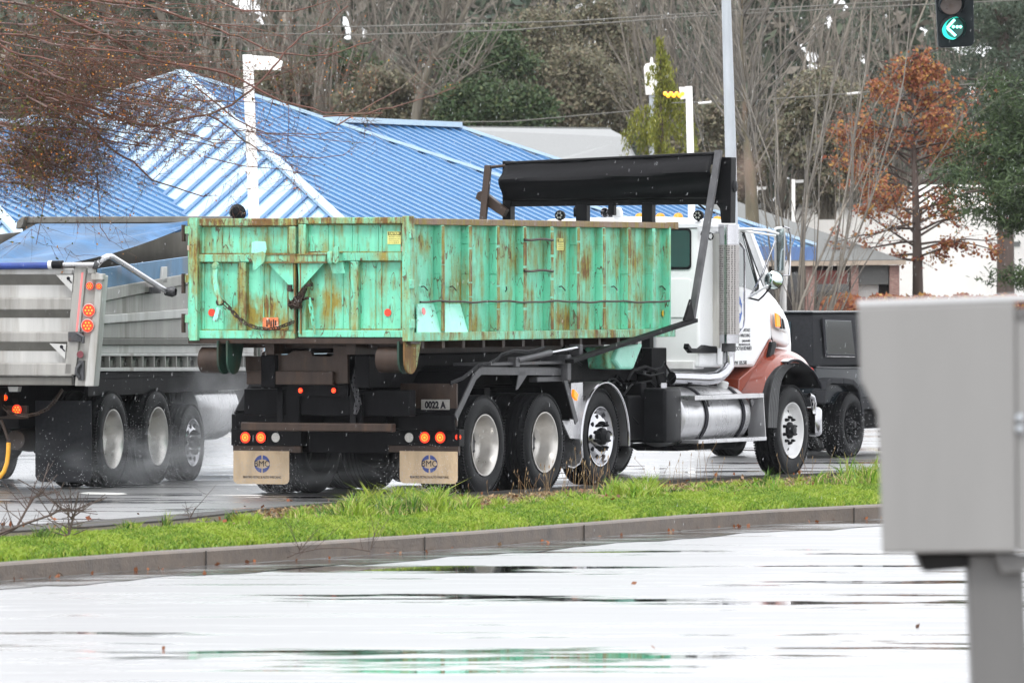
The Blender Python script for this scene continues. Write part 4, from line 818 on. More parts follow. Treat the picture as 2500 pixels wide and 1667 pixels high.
# left door
ld = MB(); rbx(ld, 462, 537, 720, 822, UD + .075, .02); ldo = BB(ld, 'door', 'green_door')
mb = MB(); rbx(mb, 457, 533, 723, 552, UD, .08); BB(mb, 'door_top_bar', 'green_very_rusty', bevel=.008)
for q_ in ((458, 552.5, 476, 807, .003), (704, 552.5, 721, 620, .003), (476.5, 621, 618, 640, .002), (583, 640.5, 600, 807, .006), (704, 640.5, 719, 807, .003)): BB(rbx(MB(), *q_[:4], UD + q_[4], .08), 'door_frame', 'green_rusty' if q_[0] != 583 else 'green_very_rusty', bevel=.008)
mb = MB(); rbx(mb, 459, 807.5, 720, 826, UD, .08); BB(mb, 'door_bottom_bar', 'green_rusty', bevel=.008)
# right door
rd = MB(); rbx(rd, 732, 535, 996, 820, UD + .075, .02); BB(rd, 'door', 'green_door')
mb = MB(); rbx(mb, 727, 530, 999, 547, UD, .08); BB(mb, 'door_top_bar', 'green_very_rusty', bevel=.008)
for q_ in ((728, 547.5, 746, 806, .003), (981, 547.5, 998, 806, .003), (836, 617, 980.5, 637, .002), (746.5, 617, 800, 637, .002), (855, 637.5, 874, 806, .006)): BB(rbx(MB(), *q_[:4], UD + q_[4], .08), 'door_frame', 'green_rusty', bevel=.008)
for (x0_, y0_, x1_, y1_) in ((476, 552, 704, 621), (476, 640, 583, 807), (600, 640, 704, 807), (746, 547, 981, 617), (746, 637, 855, 806), (874, 637, 981, 806)):   # rusty weld seams round each recessed panel
    mb = MB(); rbx(mb, x0_, y0_, x1_, y0_ + 3, UD + .060, .02); rbx(mb, x0_, y1_ - 3.5, x1_, y1_, UD + .060, .02); rbx(mb, x0_, y0_ + 3.1, x0_ + 3, y1_ - 3.6, UD + .060, .02); rbx(mb, x1_ - 3, y0_ + 3.1, x1_, y1_ - 3.6, UD + .060, .02); BB(mb, 'weld_seam', 'weld_rust')
mb = MB(); rbx(mb, 728, 806.5, 998, 823, UD, .08); BB(mb, 'door_bottom_bar', 'green_paint', bevel=.008)
mb = MB(); rbx(mb, 720.5, 540, 727.5, 822, UD + .06, .04); BB(mb, 'door_gap', 'ink')
cr = MB()
for x, y0, y1 in ((487, 555, 618), (490, 642, 805), (542, 555, 618), (545, 642, 805), (588, 555, 618), (643, 642, 805), (652, 555, 618), (657, 642, 805), (800, 550, 615), (814, 550, 615), (858, 550, 615), (872, 550, 615), (922, 550, 615), (932, 550, 615), (884, 640, 803), (916, 640, 803), (931, 640, 803), (808, 645, 803), (836, 655, 803), (755, 550, 615)):
    BB(rbx(MB(), x - 1, y0, x + 1.3, y1, UD + .066, .01), 'panel_fold', 'green_rusty')
# latch bar, gussets, keeper plates, handle
mb = MB(); rbx(mb, 648, 621, 796, 640, UD - .05, .05); BB(mb, 'latch_bar', 'green_rusty', bevel=.01)
mb = MB(); rbx(mb, 646, 620, 798, 622.5, UD - .06, .06); rbx(mb, 646, 639, 798, 642, UD - .06, .06); rbx(mb, 707, 622.8, 719, 638.8, UD - .056, .01); BB(mb, 'latch_bar', 'rust')
for q in (((656, 643), (717, 643), (717, 707)), ((728, 643), (792, 643), (733, 707))):
    BB(MB().prism([r3(x, y, UD - .004) for x, y in q], (-.012, 0, 0)), 'gusset', 'green_paint')
mb = MB()
for x in (716.5, 731): rbx(mb, x, 643, x + 4, 815, UD - .02, .03)
BB(mb, 'center_edge', 'rust', bevel=.004)
BB(MB().prism([r3(x, y, UD - .03) for x, y in ((616, 592), (624, 589), (649, 590), (652, 608), (649, 618), (615, 618))], (-.012, 0, 0)), 'keeper_plate', 'light_mint', bevel=.003)
BB(MB().prism([r3(x, y, UD - .07) for x, y in ((634, 616), (642, 614), (650, 622), (647, 640), (636, 650), (626, 660), (619, 658), (619, 620))], (-.02, 0, 0)), 'latch_hook', 'green_rusty', bevel=.004)
mb = MB(); rbx(mb, 797, 613, 812, 644, UD - .10, .09); BB(mb, 'latch_hook', 'green_rusty', bevel=.02, seg=3)
BB(MB().prism([r3(x, y, UD - .08) for x, y in ((816, 603), (828, 602), (829, 638), (822, 644), (814, 640))], (-.02, 0, 0)), 'latch_hook', 'green_paint', bevel=.004)
BB(MB().prism([r3(x, y, UD - .01) for x, y in ((806, 642), (838, 640), (844, 667), (812, 668))], (-.01, 0, 0)), 'keeper_plate', 'green_paint')
lev = [r3(x, y, UD - .02 - .0012 * abs(y - 650)) for x, y in ((527, 648), (525, 680), (531, 715), (540, 742))]
mb = MB()
for i in range(3): mb.beam(lev[i], lev[i + 1], .05 if i < 2 else .045, .02, up=(1, 0, 0))
mb.lathe([(0, .001), (0, .04), (.03, .03), (.035, .001)], r3(527, 649, UD - .02), (-1, 0, 0), 14); BB(mb, 'locking_lever', 'green_rusty')
BB(MB().prism([r3(x, y, UD - .12) for x, y in ((526, 776), (534, 750), (541, 754), (539, 772), (532, 786), (524, 781))], (-.05, 0, 0)), 'lever_end', 'light_mint', bevel=.004)
BB(MB().lathe([(0, .001), (0, .035), (.05, .035), (.051, .001)], r3(540, 738, UD - .03), (-1, 0, 0), 10), 'lever_pin', 'brown_iron')
BB(chain([r3(x, y, UD - .03) for x, y in ((545, 738), (560, 752), (578, 772), (600, 790), (625, 800), (655, 804), (680, 800), (705, 790), (716, 786))]), 'chain', 'brown_iron')
BB(chain([r3(x, y, UD - .06) for x, y in ((756, 730), (761, 760), (766, 790), (768, 812))], .05, .009), 'chain', 'green_rusty')
rr_ = random.Random(9); cc = MB()
for k in range(5):
    pts = [r3(712 + rr_.uniform(-8, 22), 742 - rr_.uniform(-8, 14), UD - rr_.uniform(.03, .09)) for _ in range(6)] + [r3(748 - k * 3, 698 + k * 8, UD - .05)]
    cc2 = chain(pts, .045, .008); cc.add(cc2.v, cc2.f)
BB(cc, 'chain_bundle', 'brown_iron')
mb = MB(); rbx(mb, 748, 692, 758, 700, UD - .06, .05); mb.tube([r3(740, 731, UD - .04), r3(752, 727, UD - .07), r3(766, 731, UD - .04)], .014, 6); rbx(mb, 702, 695, 710, 712, UD - .05, .05); BB(mb, 'chain_keeper', 'brown_iron')
# rust blooms live in the paint; placard, reflectors, stickers
BB(MB().prism([r3(x, y, UD + .060) for x, y in ((642, 775), (680, 775), (681, 804), (641, 804))], (-.006, 0, 0)), 'placard', 'placard_orange', bevel=.003)
g = MB()
for x, y0, y1 in ((650, 781, 798), (655, 779, 792), (660, 783, 798), (666, 780, 799), (671, 782, 795)): rbx(g, x, y0, x + 3, y1, UD + .050, .004)
BB(g, 'placard_mark', 'brown_iron')
for x, y in ((517, 763), (947, 763)): BB(disc(MB(), r3(x, y, UD + .068), (-1, 0, 0), .037, .006, 24), 'reflector', 'dot_red')
sticker([r3(946, 565, UD + .07), r3(980, 565, UD + .07), r3(980, 596, UD + .07), r3(946, 596, UD + .07)], 'caution_yellow', 'CAUTION', 4, None, (-1, 0, 0), (0, -1, 0), .03)
for x, y in ((463, 605), (986, 608)): 
    mb = MB(); rbx(mb, x - 6, y - 6, x + 9, y + 6, UD - .004, .006); BB(mb, 'tape', 'trim_tan')
for (x, xs_, sgn) in ((448, 454, 1), (997, 990, -1)):
    for y0, y1 in ((549, 590), (668, 716), (766, 812)):
        BB(MB().tube([r3(x, y1, UD + .01), r3(x, y0, UD + .01)], .022, 10), 'hinge_pin', 'brown_iron')
        mb = MB()
        if sgn == 1: rbx(mb, 451, y0 + 3, 472, y0 + 22, UD - .012, .03); 
        else: rbx(mb, 981, y0 + 3, 996, y0 + 22, UD - .012, .03); 
        BB(mb, 'hinge', 'green_rusty', bevel=.004)
        if sgn == -1:
            c = s3(1009, (y0 + y1) / 2, -.02); BB(MB().box(c.x - .06, c.x + .04, -.025, .0, c.z - .05, c.z + .04), 'hinge', 'green_rusty', bevel=.006)
# rear rollers with side plates, and the long rails under the floor
for (x0, x1, y0, y1, pl0, pl1) in ((497, 545, 848, 910, 545, 572), (930, 985, 850, 905, 985, 1004)):
    a = r3(x0, (y0 + y1) / 2, UD + .12); b_ = r3(x1, (y0 + y1) / 2, UD + .12); BB(MB().lathe([(0, .001), (0, .13), (a.y - b_.y, .13), (a.y - b_.y, .001)], b_, (0, 1, 0), 28), 'roller', 'brown_iron', smooth=True)
    p = r3(pl0, 838, UD + .12); q = r3(pl1, 838, UD + .12)
    for vv_, th_ in ((p.y, -.02), (q.y, .02)): 
        pts = [(UD - .02, vv_, zb0), (UD + .34, vv_, zb0)] + [(UD + .12 + math.cos(R(t)) * .14, vv_, a.z + math.sin(R(t)) * .14) for t in range(-20, -181, -20)]
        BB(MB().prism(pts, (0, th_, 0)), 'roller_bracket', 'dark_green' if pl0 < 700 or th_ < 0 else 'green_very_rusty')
mb = MB()
for v in (.72, 1.62): mb.box(UD + .2, U1 - .1, v, v + .1, 1.41, 1.56)
for i in range(12): mb.box(-1.2 + i * .46, -1.14 + i * .46, .12, 2.3, 1.47, 1.56)
BB(mb, 'skid_rail', 'brown_iron')
# front roller housing in green under the nose of the box
hg = [s3(x, y, .35) for x, y in ((1512, 846), (1572, 838), (1556, 880), (1548, 902), (1516, 902), (1500, 880))]; BB(MB().prism(hg, (0, .25, 0)), 'front_roller_bracket', 'light_mint', bevel=.03)
hg = [s3(x, y, .40) for x, y in ((1478, 848), (1515, 845), (1515, 902), (1484, 900))]; BB(MB().prism(hg, (0, .25, 0)), 'front_roller_bracket', 'green_rusty', bevel=.02)
# ================================================================== SILVER DUMP TRUCK
D = Frame(-4.12, 75.0, 17.0); d3, e3 = D.S3, D.R3
dt = empty('dump_truck', (D.o[0], D.o[1], 0), D.rz, 'muddy silver dump truck with a blue tarp over its body, at the left', 'truck')
for u, st_, rm_ in ((0, 'deep', 'rim_silver'), (1.37, 'deep', 'rim_silver')):
    wheel(dt, u, .5, 0, 1, style=st_, rimmat=rm_); wheel(dt, u, .5, W, -1, style=st_, rimmat=rm_)
c = d3(472, 1075, .02); wheel(dt, c.x, .41, .02, 1, r=.41, style='steer', dual=False, rimmat='polished'); wheel(dt, c.x, .41, W - .02, -1, r=.41, style='steer', dual=False, rimmat='polished')
uf = 6.6; wheel(dt, uf, .5, 0, 1, style='front', dual=False, rimmat='polished'); wheel(dt, uf, .5, W, -1, style='front', dual=False, rimmat='polished')
mb = MB()
for v in (.78, 1.50): mb.box(-1.4, 6.9, v, v + .12, .75, 1.05)
for u in (0, 1.37, c.x, uf): mb.tube([(u, .25, .5), (u, W - .25, .5)], .07, 8)
for u in (0, 1.37): mb.lathe([(-.25, .05), (-.15, .2), (0, .25), (.15, .2), (.25, .05)], (u, 1.22, .5), (0, 1, 0), 14)
mb.box(-.9, 4.8, .70, 1.75, .62, 1.15); mb.box(-1.0, 5.2, .05, .5, 1.12, 1.2); mb.box(-.4, 5.0, .5, 1.9, 1.05, 1.22)
mb.build('chassis', 'frame_black', dt, bevel=.008)
uM = -.66
a, b_ = e3(87, 1176, uM), e3(224, 978, uM); pts = [(uM, a.y, b_.z), (uM, b_.y, b_.z), (uM, b_.y, a.z + .06), (uM, b_.y + .02, a.z + .02), (uM, b_.y + .06, a.z), (uM, a.y - .06, a.z), (uM, a.y - .02, a.z + .02), (uM, a.y, a.z + .06)]
MB().prism(pts, (-.01, 0, 0)).build('mudflap', 'dark_plastic', dt); MB().prism([(p[0], W - p[1], p[2]) for p in pts], (-.01, 0, 0)).build('mudflap', 'dark_plastic', dt)
# tailgate plane
UT = -1.35
def tb(mb, x0, y0, x1, y1, u=UT, d=.06):
    a = e3(x0, y1, u); b_ = e3(x1, y0, u); return mb.box(u, u + d, a.y, b_.y, a.z, b_.z)
YL = e3(250, 800, UT).y; yfull = YL + 2.46                # full body width beyond the frame edge
def tbw(mb, y0, y1, u=UT, d=.06, x1=176):
    b_ = e3(x1, y0, u); a = e3(x1, y1, u); return mb.box(u, u + d, b_.y, yfull - .2, a.z, b_.z)
mb = MB(); tbw(mb, 660, 935, UT + .06, .03); tg = mb.build('tailgate', 'dump_light', dt)
mb = MB(); bands = [(655, 671, .0, 'dump_light'), (727, 757, .0, 'dump_aluminium'), (810, 836, .0, 'dump_aluminium'), (886, 918, -.03, 'dump_aluminium'), (920, 941, .01, 'dump_dark')]
for y0, y1, o_, m_ in bands: tbw(MB(), y0, y1, UT + o_, .07 + .02).build('tailgate_rib', m_, tg, bevel=.012) if False else tbw(mbx := MB(), y0, y1, UT + o_, .08).build('tailgate_rib', m_, tg, bevel=.012)
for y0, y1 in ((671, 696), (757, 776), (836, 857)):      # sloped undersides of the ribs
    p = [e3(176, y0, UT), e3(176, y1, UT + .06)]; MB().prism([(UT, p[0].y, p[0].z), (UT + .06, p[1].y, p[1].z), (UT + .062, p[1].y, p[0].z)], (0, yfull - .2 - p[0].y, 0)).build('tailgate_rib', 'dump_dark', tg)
for q in (((138, 671), (180, 671), (177, 712)), ((122, 838), (163, 840), (160, 876))):
    o = MB().prism([e3(x, y, UT - .02) for x, y in q], (-.02, 0, 0)).build('gusset', 'dump_light', tg); cx = sum(x for x, y in q) / 3 + 2; cy = sum(y for x, y in q) / 3 - 3
    k = disc(MB(), e3(cx, cy - 2, UT - .04), (-1, 0, 0), .018, .006, 12); k.beam(e3(cx, cy, UT - .043), e3(cx + 8, cy + 9, UT - .043), .012, .006, up=(1, 0, 0)); k.build('key_slot', 'ink', o)
# corner post: inner and outer flanges
MB().prism([e3(x, y, UT - .03) for x, y in ((182, 652), (211, 652), (184, 915), (156, 915))], (.14, 0, 0)).build('corner_post', 'dump_aluminium', dt, bevel=.01)
MB().prism([e3(x, y, UT + .0) for x, y in ((209, 660), (250, 672), (224, 942), (182, 942))], (.12, 0, 0)).build('corner_post', 'dump_aluminium', dt, bevel=.008)
op = MB().prism([e3(x, y, UT - .02) for x, y in ((236, 672), (252, 672), (229, 943), (206, 943))], (.16, 0, 0)).build('corner_post', 'dump_light', dt, bevel=.012)
rs = MB().prism([e3(x, y, UT - .028) for x, y in ((199, 665), (204, 665), (189, 818), (184, 818))], (-.003, 0, 0)).build('red_stripe', 'dot_pink', dt)
for x, y, r_, nm in ((220, 698, .037, 'lamp_red'), (242, 699, .03, 'lamp_red'), (218, 757.5, .062, 'lamp_red'), (214.5, 795, .062, 'lamp_red')):
    lamp(dt, e3(x, y, UT - .025), (-1, -.15 if x > 230 else 0, 0), r_, nm, True, 'tail_light', 7, 'dump_light')
lamp(dt, e3(197, 865, UT - .03), (-1, 0, 0), .037, 'lens_dark_red', False, 'reflector', ring='dump_aluminium')
mb = MB(); tb(mb, 166, 810, 200, 834, UT - .06, .05); mb.tube([e3(186, 812, UT - .09), e3(204, 822, UT - .09), e3(203, 838, UT - .09)], .018, 6); mb.build('latch', 'grey_steel', dt, bevel=.006)
mb = MB(); mb.tube([e3(196, 888, UT - .05), e3(188, 898, UT - .07), e3(186, 912, UT - .07), e3(194, 922, UT - .05)], .02, 8); tb(mb, 190, 880, 204, 928, UT - .04, .04); mb.build('tailgate_hook', 'grey_steel', dt, bevel=.004)
mb = MB(); tb(mb, 222, 668, 252, 684, UT - .06, .08); tb(mb, 214, 650, 232, 668, UT - .03, .04); mb.build('light_hood', 'dump_light', dt, bevel=.01)
# body side: panels follow the measured outline
def dq(mb, pts, v, th): return mb.prism([d3(x, y, v) for x, y in pts], (0, th, 0))
XE = 620
MBs = [(((248, 706), (XE, 640), (XE, 660), (247, 737)), .03, 'dump_aluminium'), (((247, 737), (XE, 662), (XE, 742), (243, 770)), .09, 'dump_aluminium'),
       (((243, 770), (XE, 742), (XE, 764), (240, 791)), .02, 'dump_light'), (((240, 791), (XE, 764), (XE, 826), (236, 826)), .07, 'dump_aluminium'),
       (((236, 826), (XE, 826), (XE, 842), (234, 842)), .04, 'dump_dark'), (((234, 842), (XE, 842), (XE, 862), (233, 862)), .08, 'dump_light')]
sdp = None
for q, v, m_ in MBs:
    o = dq(MB(), q, v, .10).build('side_panel', m_, dt, bevel=.008)
mb = MB(); dq(mb, ((231, 862), (XE, 862), (XE, 869), (231, 869)), .0, .15); dq(mb, ((229, 897), (XE, 896), (XE, 905), (228, 906)), .0, .15); rl = mb.build('side_rail', 'dump_light', dt, bevel=.004)
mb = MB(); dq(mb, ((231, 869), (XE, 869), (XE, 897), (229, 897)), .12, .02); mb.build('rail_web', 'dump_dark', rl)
mb = MB()
for i in range(16):
    x = 238 + i * 27.3; mb = MB(); p = d3(x, 883, .01); mb.box(p.x - .012, p.x + .012, .0, .13, d3(x, 896, 0).z, d3(x, 869, 0).z)
    q = d3(x + 13, 888, .05); mb.build('rail_stiffener', 'dump_aluminium', rl); MB().lathe([(0, .05), (.03, .07), (.06, .05)], q, (0, 1, 0), 12).build('rail_dimple', 'dump_aluminium', rl)
# weathered blue sideboard, back wall of the far side and front bulkhead rail
dq(MB(), ((248, 656), (XE, 605), (XE, 640), (250, 704)), .06, .05).build('sideboard', 'weathered_blue', dt)
for x in (395, 565): 
    p = d3(x, 672, .04); MB().prism([d3(x + 4, 652, .03), d3(x + 14, 651, .03), d3(x + 13, 690, .03), d3(x, 692, .03)], (0, .04, 0)).build('board_stake', 'dump_light', dt, bevel=.006)
vi = 2.40
MB().prism([(-1.2, vi, 1.3), (4.9, vi, 1.3), (4.9, vi, 2.72), (-1.2, vi, 2.45)], (0, .05, 0)).build('side_panel', 'dump_dark', dt)
MB().prism([(-1.2, vi - .005, 2.5), (4.6, vi - .005, 2.5), (4.6, vi - .005, 2.56), (-1.2, vi - .005, 2.56)], (0, -.03, 0)).build('side_panel', 'dump_dark', dt)
fbk = MB(); a = e3(52, 545, 4.8); b_ = e3(560, 528, 4.8); fbk.box(4.8, 4.9, b_.y, a.y, a.z, b_.z); fbk.box(4.83, 4.88, .1, a.y, 1.2, a.z); fbk.prism([e3(40, 542, 4.7), e3(52, 530, 4.7), e3(62, 528, 4.7), e3(52, 556, 4.7), e3(38, 560, 4.7)], (.15, 0, 0)); fbk.build('front_bulkhead', 'dump_dark', dt, bevel=.01)
MB().box(-1.2, 4.8, .2, 2.3, 1.25, 1.35).build('body_floor', 'dump_dark', dt)
# blue tarp: from the rear roller up to the far front
mb = MB(); NX, NY = 60, 26; vs = []
A0, A1 = e3(-70, 652, UT - .03), e3(128, 648, UT - .03); B0, B1 = e3(-70, 590, 1.5), d3(452, 546, .5)
B1 = e3(455, 552, 4.6); B0 = e3(-20, 600, 2.0)
for i in range(NX + 1):
    s_ = i / NX
    lo = e3(-70 + 198 * s_, 650, UT - .03) if s_ < .5 else None
    for j in range(NY + 1):
        t = j / NY
        # lower edge runs from roller to the right-front tip, upper edge under the far rail
        xl = -60 + s_ * 520; 
        if xl < 128: yl, ul = 650, UT - .02
        else: q = (xl - 128) / (460 - 128); yl, ul = 650 - 98 * q - 12 * math.sin(math.pi * q) * -1, (UT - .02) + q * 5.9
        yu = 608 if xl < -20 else (608 - 62 * min(1, (xl + 20) / 110) if xl < 90 else 546); uu = 1.0 + 3.6 * max(0, min(1, (xl + 20) / 110))
        y = yl + (yu - yl) * t; u = ul + (max(uu, ul) - ul) * t; p = e3(xl, y, u)
        fold = .075 * math.sin(t * 9 + s_ * 7) * math.sin(math.pi * t) + .05 * math.sin(t * 19 - s_ * 12) * math.sin(math.pi * t) * (1 - s_)
        vs.append(p + Vector((fold, 0, fold * .8)))
mb.add(vs, [(i * (NY + 1) + j, i * (NY + 1) + j + 1, (i + 1) * (NY + 1) + j + 1, (i + 1) * (NY + 1) + j) for i in range(NX) for j in range(NY)])
tpo = mb.build('tarp', 'blue_tarp', dt, smooth=True)
MB().tube([e3(-80, 651, UT - .05), e3(124, 648, UT - .05)], .035, 14).build('tarp_roller', 'dark_blue', tpo, smooth=True)
mb = MB(); mb.tube([e3(119, 647, UT - .06), e3(128, 646.5, UT - .06)], .045, 12); mb.build('roller_cap', 'white_dirty', tpo, smooth=True)
mb = MB(); mb.tube([e3(128, 646.5, UT - .06), e3(154, 646, UT - .06)], .042, 12); mb.build('roller_cap', 'black_plastic', tpo, smooth=True)
mb = MB(); mb.tube([e3(154, 646, UT - .06), e3(232, 646, UT - .06)], .024, 12); mb.tube([e3(236, 648, UT - .06), e3(248, 634, UT - .1), d3(262, 626, -.06), d3(272, 626, -.06), d3(405, 710, -.06)], .03, 12)
mb.build('tarp_arm', 'aluminium', tpo, smooth=True)
mb = MB(); mb.tube([e3(228, 646, UT - .08), e3(240, 650, UT - .06)], .045, 10); c = d3(403, 712, -.04); mb.lathe([(0, .04), (.08, .06), (.12, .04)], c, (0, -1, 0), 12); mb.box(c.x - .3, c.x - .02, -.0, .08, c.z - .02, c.z + .05); mb.build('arm_pivot', 'grey_steel', tpo, smooth=True)
# stains on the tarp
# rear under-body: lights, hose, chains, air tank
mb = MB(); tb(mb, -10, 990, 66, 1022, -1.05, .05); mb.build('light_bar', 'brown_iron', dt)
lamp(dt, e3(13, 970.5, -1.1), (-1, 0, 0), .03, 'lamp_red', True, 'marker_light', 5); lamp(dt, e3(42, 1000, -1.08), (-1, 0, 0), .052, 'lamp_red', True, 'tail_light', 7)
mb = MB(); mb.prism([e3(19, 944, -1.2), e3(45, 944, -1.2), e3(42, 956, -1.2), e3(22, 956, -1.2)], (.1, 0, 0)); mb.build('work_light', 'dump_light', dt)
MB().tube([e3(x, y, -1.25) for x, y in ((21, 1080), (20, 1105), (17, 1130), (10, 1150), (0, 1163), (-12, 1168))], .024, 8).build('hose', 'hose_yellow', dt, smooth=True)
MB().tube([e3(x, y, -1.25) for x, y in ((2, 1025), (12, 1050), (20, 1075))], .018, 8).build('hose', 'brown_iron', dt, smooth=True)
chain([e3(x, y, -1.15) for x, y in ((5, 990), (22, 1005), (40, 1012), (65, 1015), (90, 1010), (115, 998), (135, 978), (150, 955))], .06, .008).build('chain', 'brown_iron', dt)
mb = MB(); cc = e3(70, 1072, -.2); mb.lathe([(-.4, .001), (-.38, .10), (0, .13), (.1, .13)], cc, (1, 0, 0), 16); mb.build('air_tank', 'brown_iron', dt, smooth=True)
# cab, fuel tank, cab steps (seen in glimpses under the green container)
UC = 5.3
cbp = [(UC, .22, 1.0), (UC, .22, 2.65), (UC + .3, .22, 2.8), (UC + 1.3, .22, 2.7), (UC + 1.75, .22, 2.0), (UC + 1.75, .22, 1.0)]
dc = MB().prism(cbp, (0, 2.0, 0)).build('cab', 'pale_blue_paint', dt, bevel=.06, seg=3)
MB().prism([(UC + 1.6, .45, 1.0), (UC + 1.6, .45, 1.95), (UC + 3.0, .45, 1.75), (UC + 3.15, .45, 1.0)], (0, 1.5, 0)).build('hood', 'pale_blue_paint', dt, bevel=.08, seg=3)
MB().prism([(UC + .35, .215, 1.85), (UC + .35, .215, 2.5), (UC + 1.15, .215, 2.45), (UC + 1.5, .215, 1.85)], (0, -.006, 0)).build('door_window', 'glass_dark', dc)
c = d3(478, 1030, .05); ft = MB(); ft.lathe([(0, .001), (0, .2), (.02, .32), (.05, .34), (1.3, .34), (1.33, .3), (1.33, .001)], (c.x + .15, .40, .74), (1, 0, 0), 36); ft.build('fuel_tank', 'aluminium', dt, smooth=True)
mb = MB(); p = d3(520, 900, .1); mb.box(p.x - .2, p.x + .5, .1, .6, 1.08, 1.16); mb.prism([d3(530, 930, .1), d3(600, 880, .1), d3(625, 885, .1), d3(600, 950, .1), d3(545, 955, .1)], (0, .4, 0)); mb.build('cab_step', 'white_dirty', dt, bevel=.02)
MB().tube([(UC - .15, .2, 1.1), (UC - .15, .2, 2.3)], .07, 16).build('exhaust_stack', 'perforated', dt, smooth=True)
cq = e3(580, 520, 5.1); MB().lathe([(-.06, .001), (-.05, .07), (0, .10), (.05, .08), (.06, .001)], cq, (1, 0, .1), 16).build('exhaust_cap', 'black_plastic', dt, smooth=True)
fb2 = MB().box(-.6, 5.0, .06, .1, .95, 1.18).build('side_skirt', 'frame_black', dt)

# ================================================================== BLACK OFF-ROAD CAR
J = Frame((2083 - 1250) / F * 87.6, 87.6, 25.7); j3 = J.S3
car = empty('off_road_car', (J.o[0], J.o[1], 0), J.rz, 'dark boxy off-road car with black wheels, half hidden behind the grey utility box', 'car')
JW = 1.8
rh = .395
wheel(car, 0, rh, 0, 1, r=rh, style='front', dual=False, rimmat='black_plastic', w=.27, small=1.02); wheel(car, 0, rh, JW, -1, r=rh, style='front', dual=False, rimmat='black_plastic', w=.27)
wheel(car, 2.6, rh, 0, 1, r=rh, style='front', dual=False, rimmat='black_plastic', w=.27); wheel(car, 2.6, rh, JW, -1, r=rh, style='front', dual=False, rimmat='black_plastic', w=.27)
ur = j3(1991, 900, .12).x; zr_ = j3(1991, 765, .12).z; zbelt = j3(2040, 897, .12).z; zlow = j3(2000, 988, .12).z
body = MB().prism([(ur, .12, zlow), (ur, .12, zbelt), (3.1, .12, zbelt), (3.35, .12, zbelt - .1), (3.35, .12, zlow)], (0, JW - .24, 0)).build('body', 'car_blue_black', car, bevel=.03, seg=3)
top = MB().prism([(ur + .02, .16, zbelt + .01), (ur + .06, .19, zr_), (1.9, .19, zr_), (2.25, .16, zbelt + .01)], (0, JW - .35, 0)).build('hardtop', 'dark_plastic', car, bevel=.03, seg=3)
MB().box(ur + .03, 1.9, .17, JW - .17, zr_, zr_ + .02).build('roof', 'car_blue_black', top, bevel=.02)
wv = .155
def jq(pts, v): return [j3(x, y, v) for x, y in pts]
MB().prism(jq(((2007, 776), (2081, 778), (2091, 871), (2013, 869)), wv), (0, -.007, 0)).build('window_seal', 'ink', top)
ww = MB().prism(jq(((2012, 781), (2076, 783), (2086, 866), (2018, 864)), wv), (0, -.012, 0)).build('side_window', 'car_glass', top, bevel=.004)
MB().prism(jq(((2102, 783), (2150, 783), (2155, 866), (2106, 866)), wv), (0, -.012, 0)).build('side_window', 'car_glass', top)
MB().box(ur + .015, ur + .03, .45, JW - .4, zbelt + .12, zr_ - .1).build('rear_window', 'glass_dark', top)
MB().beam(j3(2018, 870, .14), j3(2086, 871, .14), .012).build('window_trim', 'polished', top)
MB().beam(j3(1993, 896, .11), j3(2100, 897, .11), .012).build('belt_trim', 'grey_steel', body)
fa = [j3(x, y, -.01) for x, y in ((2012, 984), (2015, 952), (2020, 930), (2030, 922), (2060, 922), (2085, 926), (2098, 940), (2105, 965), (2112, 1012))]
mb = MB()
for i in range(len(fa) - 1):
    d = fa[i + 1] - fa[i]; nn = d.cross(Vector((0, 1, 0))).normalized() * -.07; mb.prism([fa[i], fa[i + 1], fa[i + 1] + nn, fa[i] + nn], (0, .18, 0))
mb.build('fender_flare', 'dark_plastic', car, bevel=.012)
MB().box(.4, 2.2, .06, .16, zlow - .08, zlow + .06).build('rocker', 'dark_plastic', car, bevel=.02)
MB().box(ur - .12, ur + .02, .1, JW - .1, zlow - .02, zlow + .14).build('rear_bumper', 'black_plastic', car, bevel=.02)
MB().box(ur - .02, 3.2, .35, JW - .35, .32, zlow + .02).build('underbody', 'frame_black', car)
lamp(car, (ur - .005, .2, j3(1991, 908, .12).z), (-1, -.3, 0), .06, 'lamp_red_dim', False); MB().prism(jq(((2004, 930), (2010, 930), (2012, 942), (2006, 942)), .10), (0, -.01, 0)).build('side_marker', 'dot_red', car)
MB().lathe([(0, .001), (0, .3), (.04, .38), (.2, .38), (.22, .2), (.22, .001)], (ur - .24, .85, .98), (1, 0, 0), 28).build('spare_wheel', 'rubber', car, smooth=True)
MB().prism([(2.3, .3, zbelt), (3.3, .3, zbelt - .02), (3.3, .3, zbelt - .1), (2.3, .3, zbelt - .1)], (0, 1.2, 0)).build('hood', 'car_blue_black', car, bevel=.02)
# ================================================================== GROUND, ROADS, MEDIAN
def interp(tab, x):
    for (x0, y0), (x1, y1) in zip(tab, tab[1:]):
        if x <= x1: return y0 + (y1 - y0) * (x - x0) / (x1 - x0)
    return tab[-1][1]
mb = MB(); mb.add([(-300, -40, -.004), (300, -40, -.004), (300, 500, -.004), (-300, 500, -.004)], [(0, 1, 2, 3)]); tag(mb.build('ground', 'soil'), kind='structure')
mb = MB(); mb.add([(-80, 24, 0), (80, 24, 0), (80, 128, 0), (-80, 128, 0)], [(0, 1, 2, 3)]); tag(mb.build('road', 'wet_asphalt'), kind='structure')
mb = MB(); mb.box(-60, 60, 23.6, 24, -.1, .12); mb.box(-60, 60, -10, 23.6, -.1, .11); tag(mb.build('unseen_verge', 'concrete'), kind='structure')  # unseen verge, laid in concrete so no green bounces onto the box
mb = MB(); mb.box(-80, 80, 128, 128.4, -.1, .13); tag(mb.build('far_kerb', 'concrete'), kind='structure')
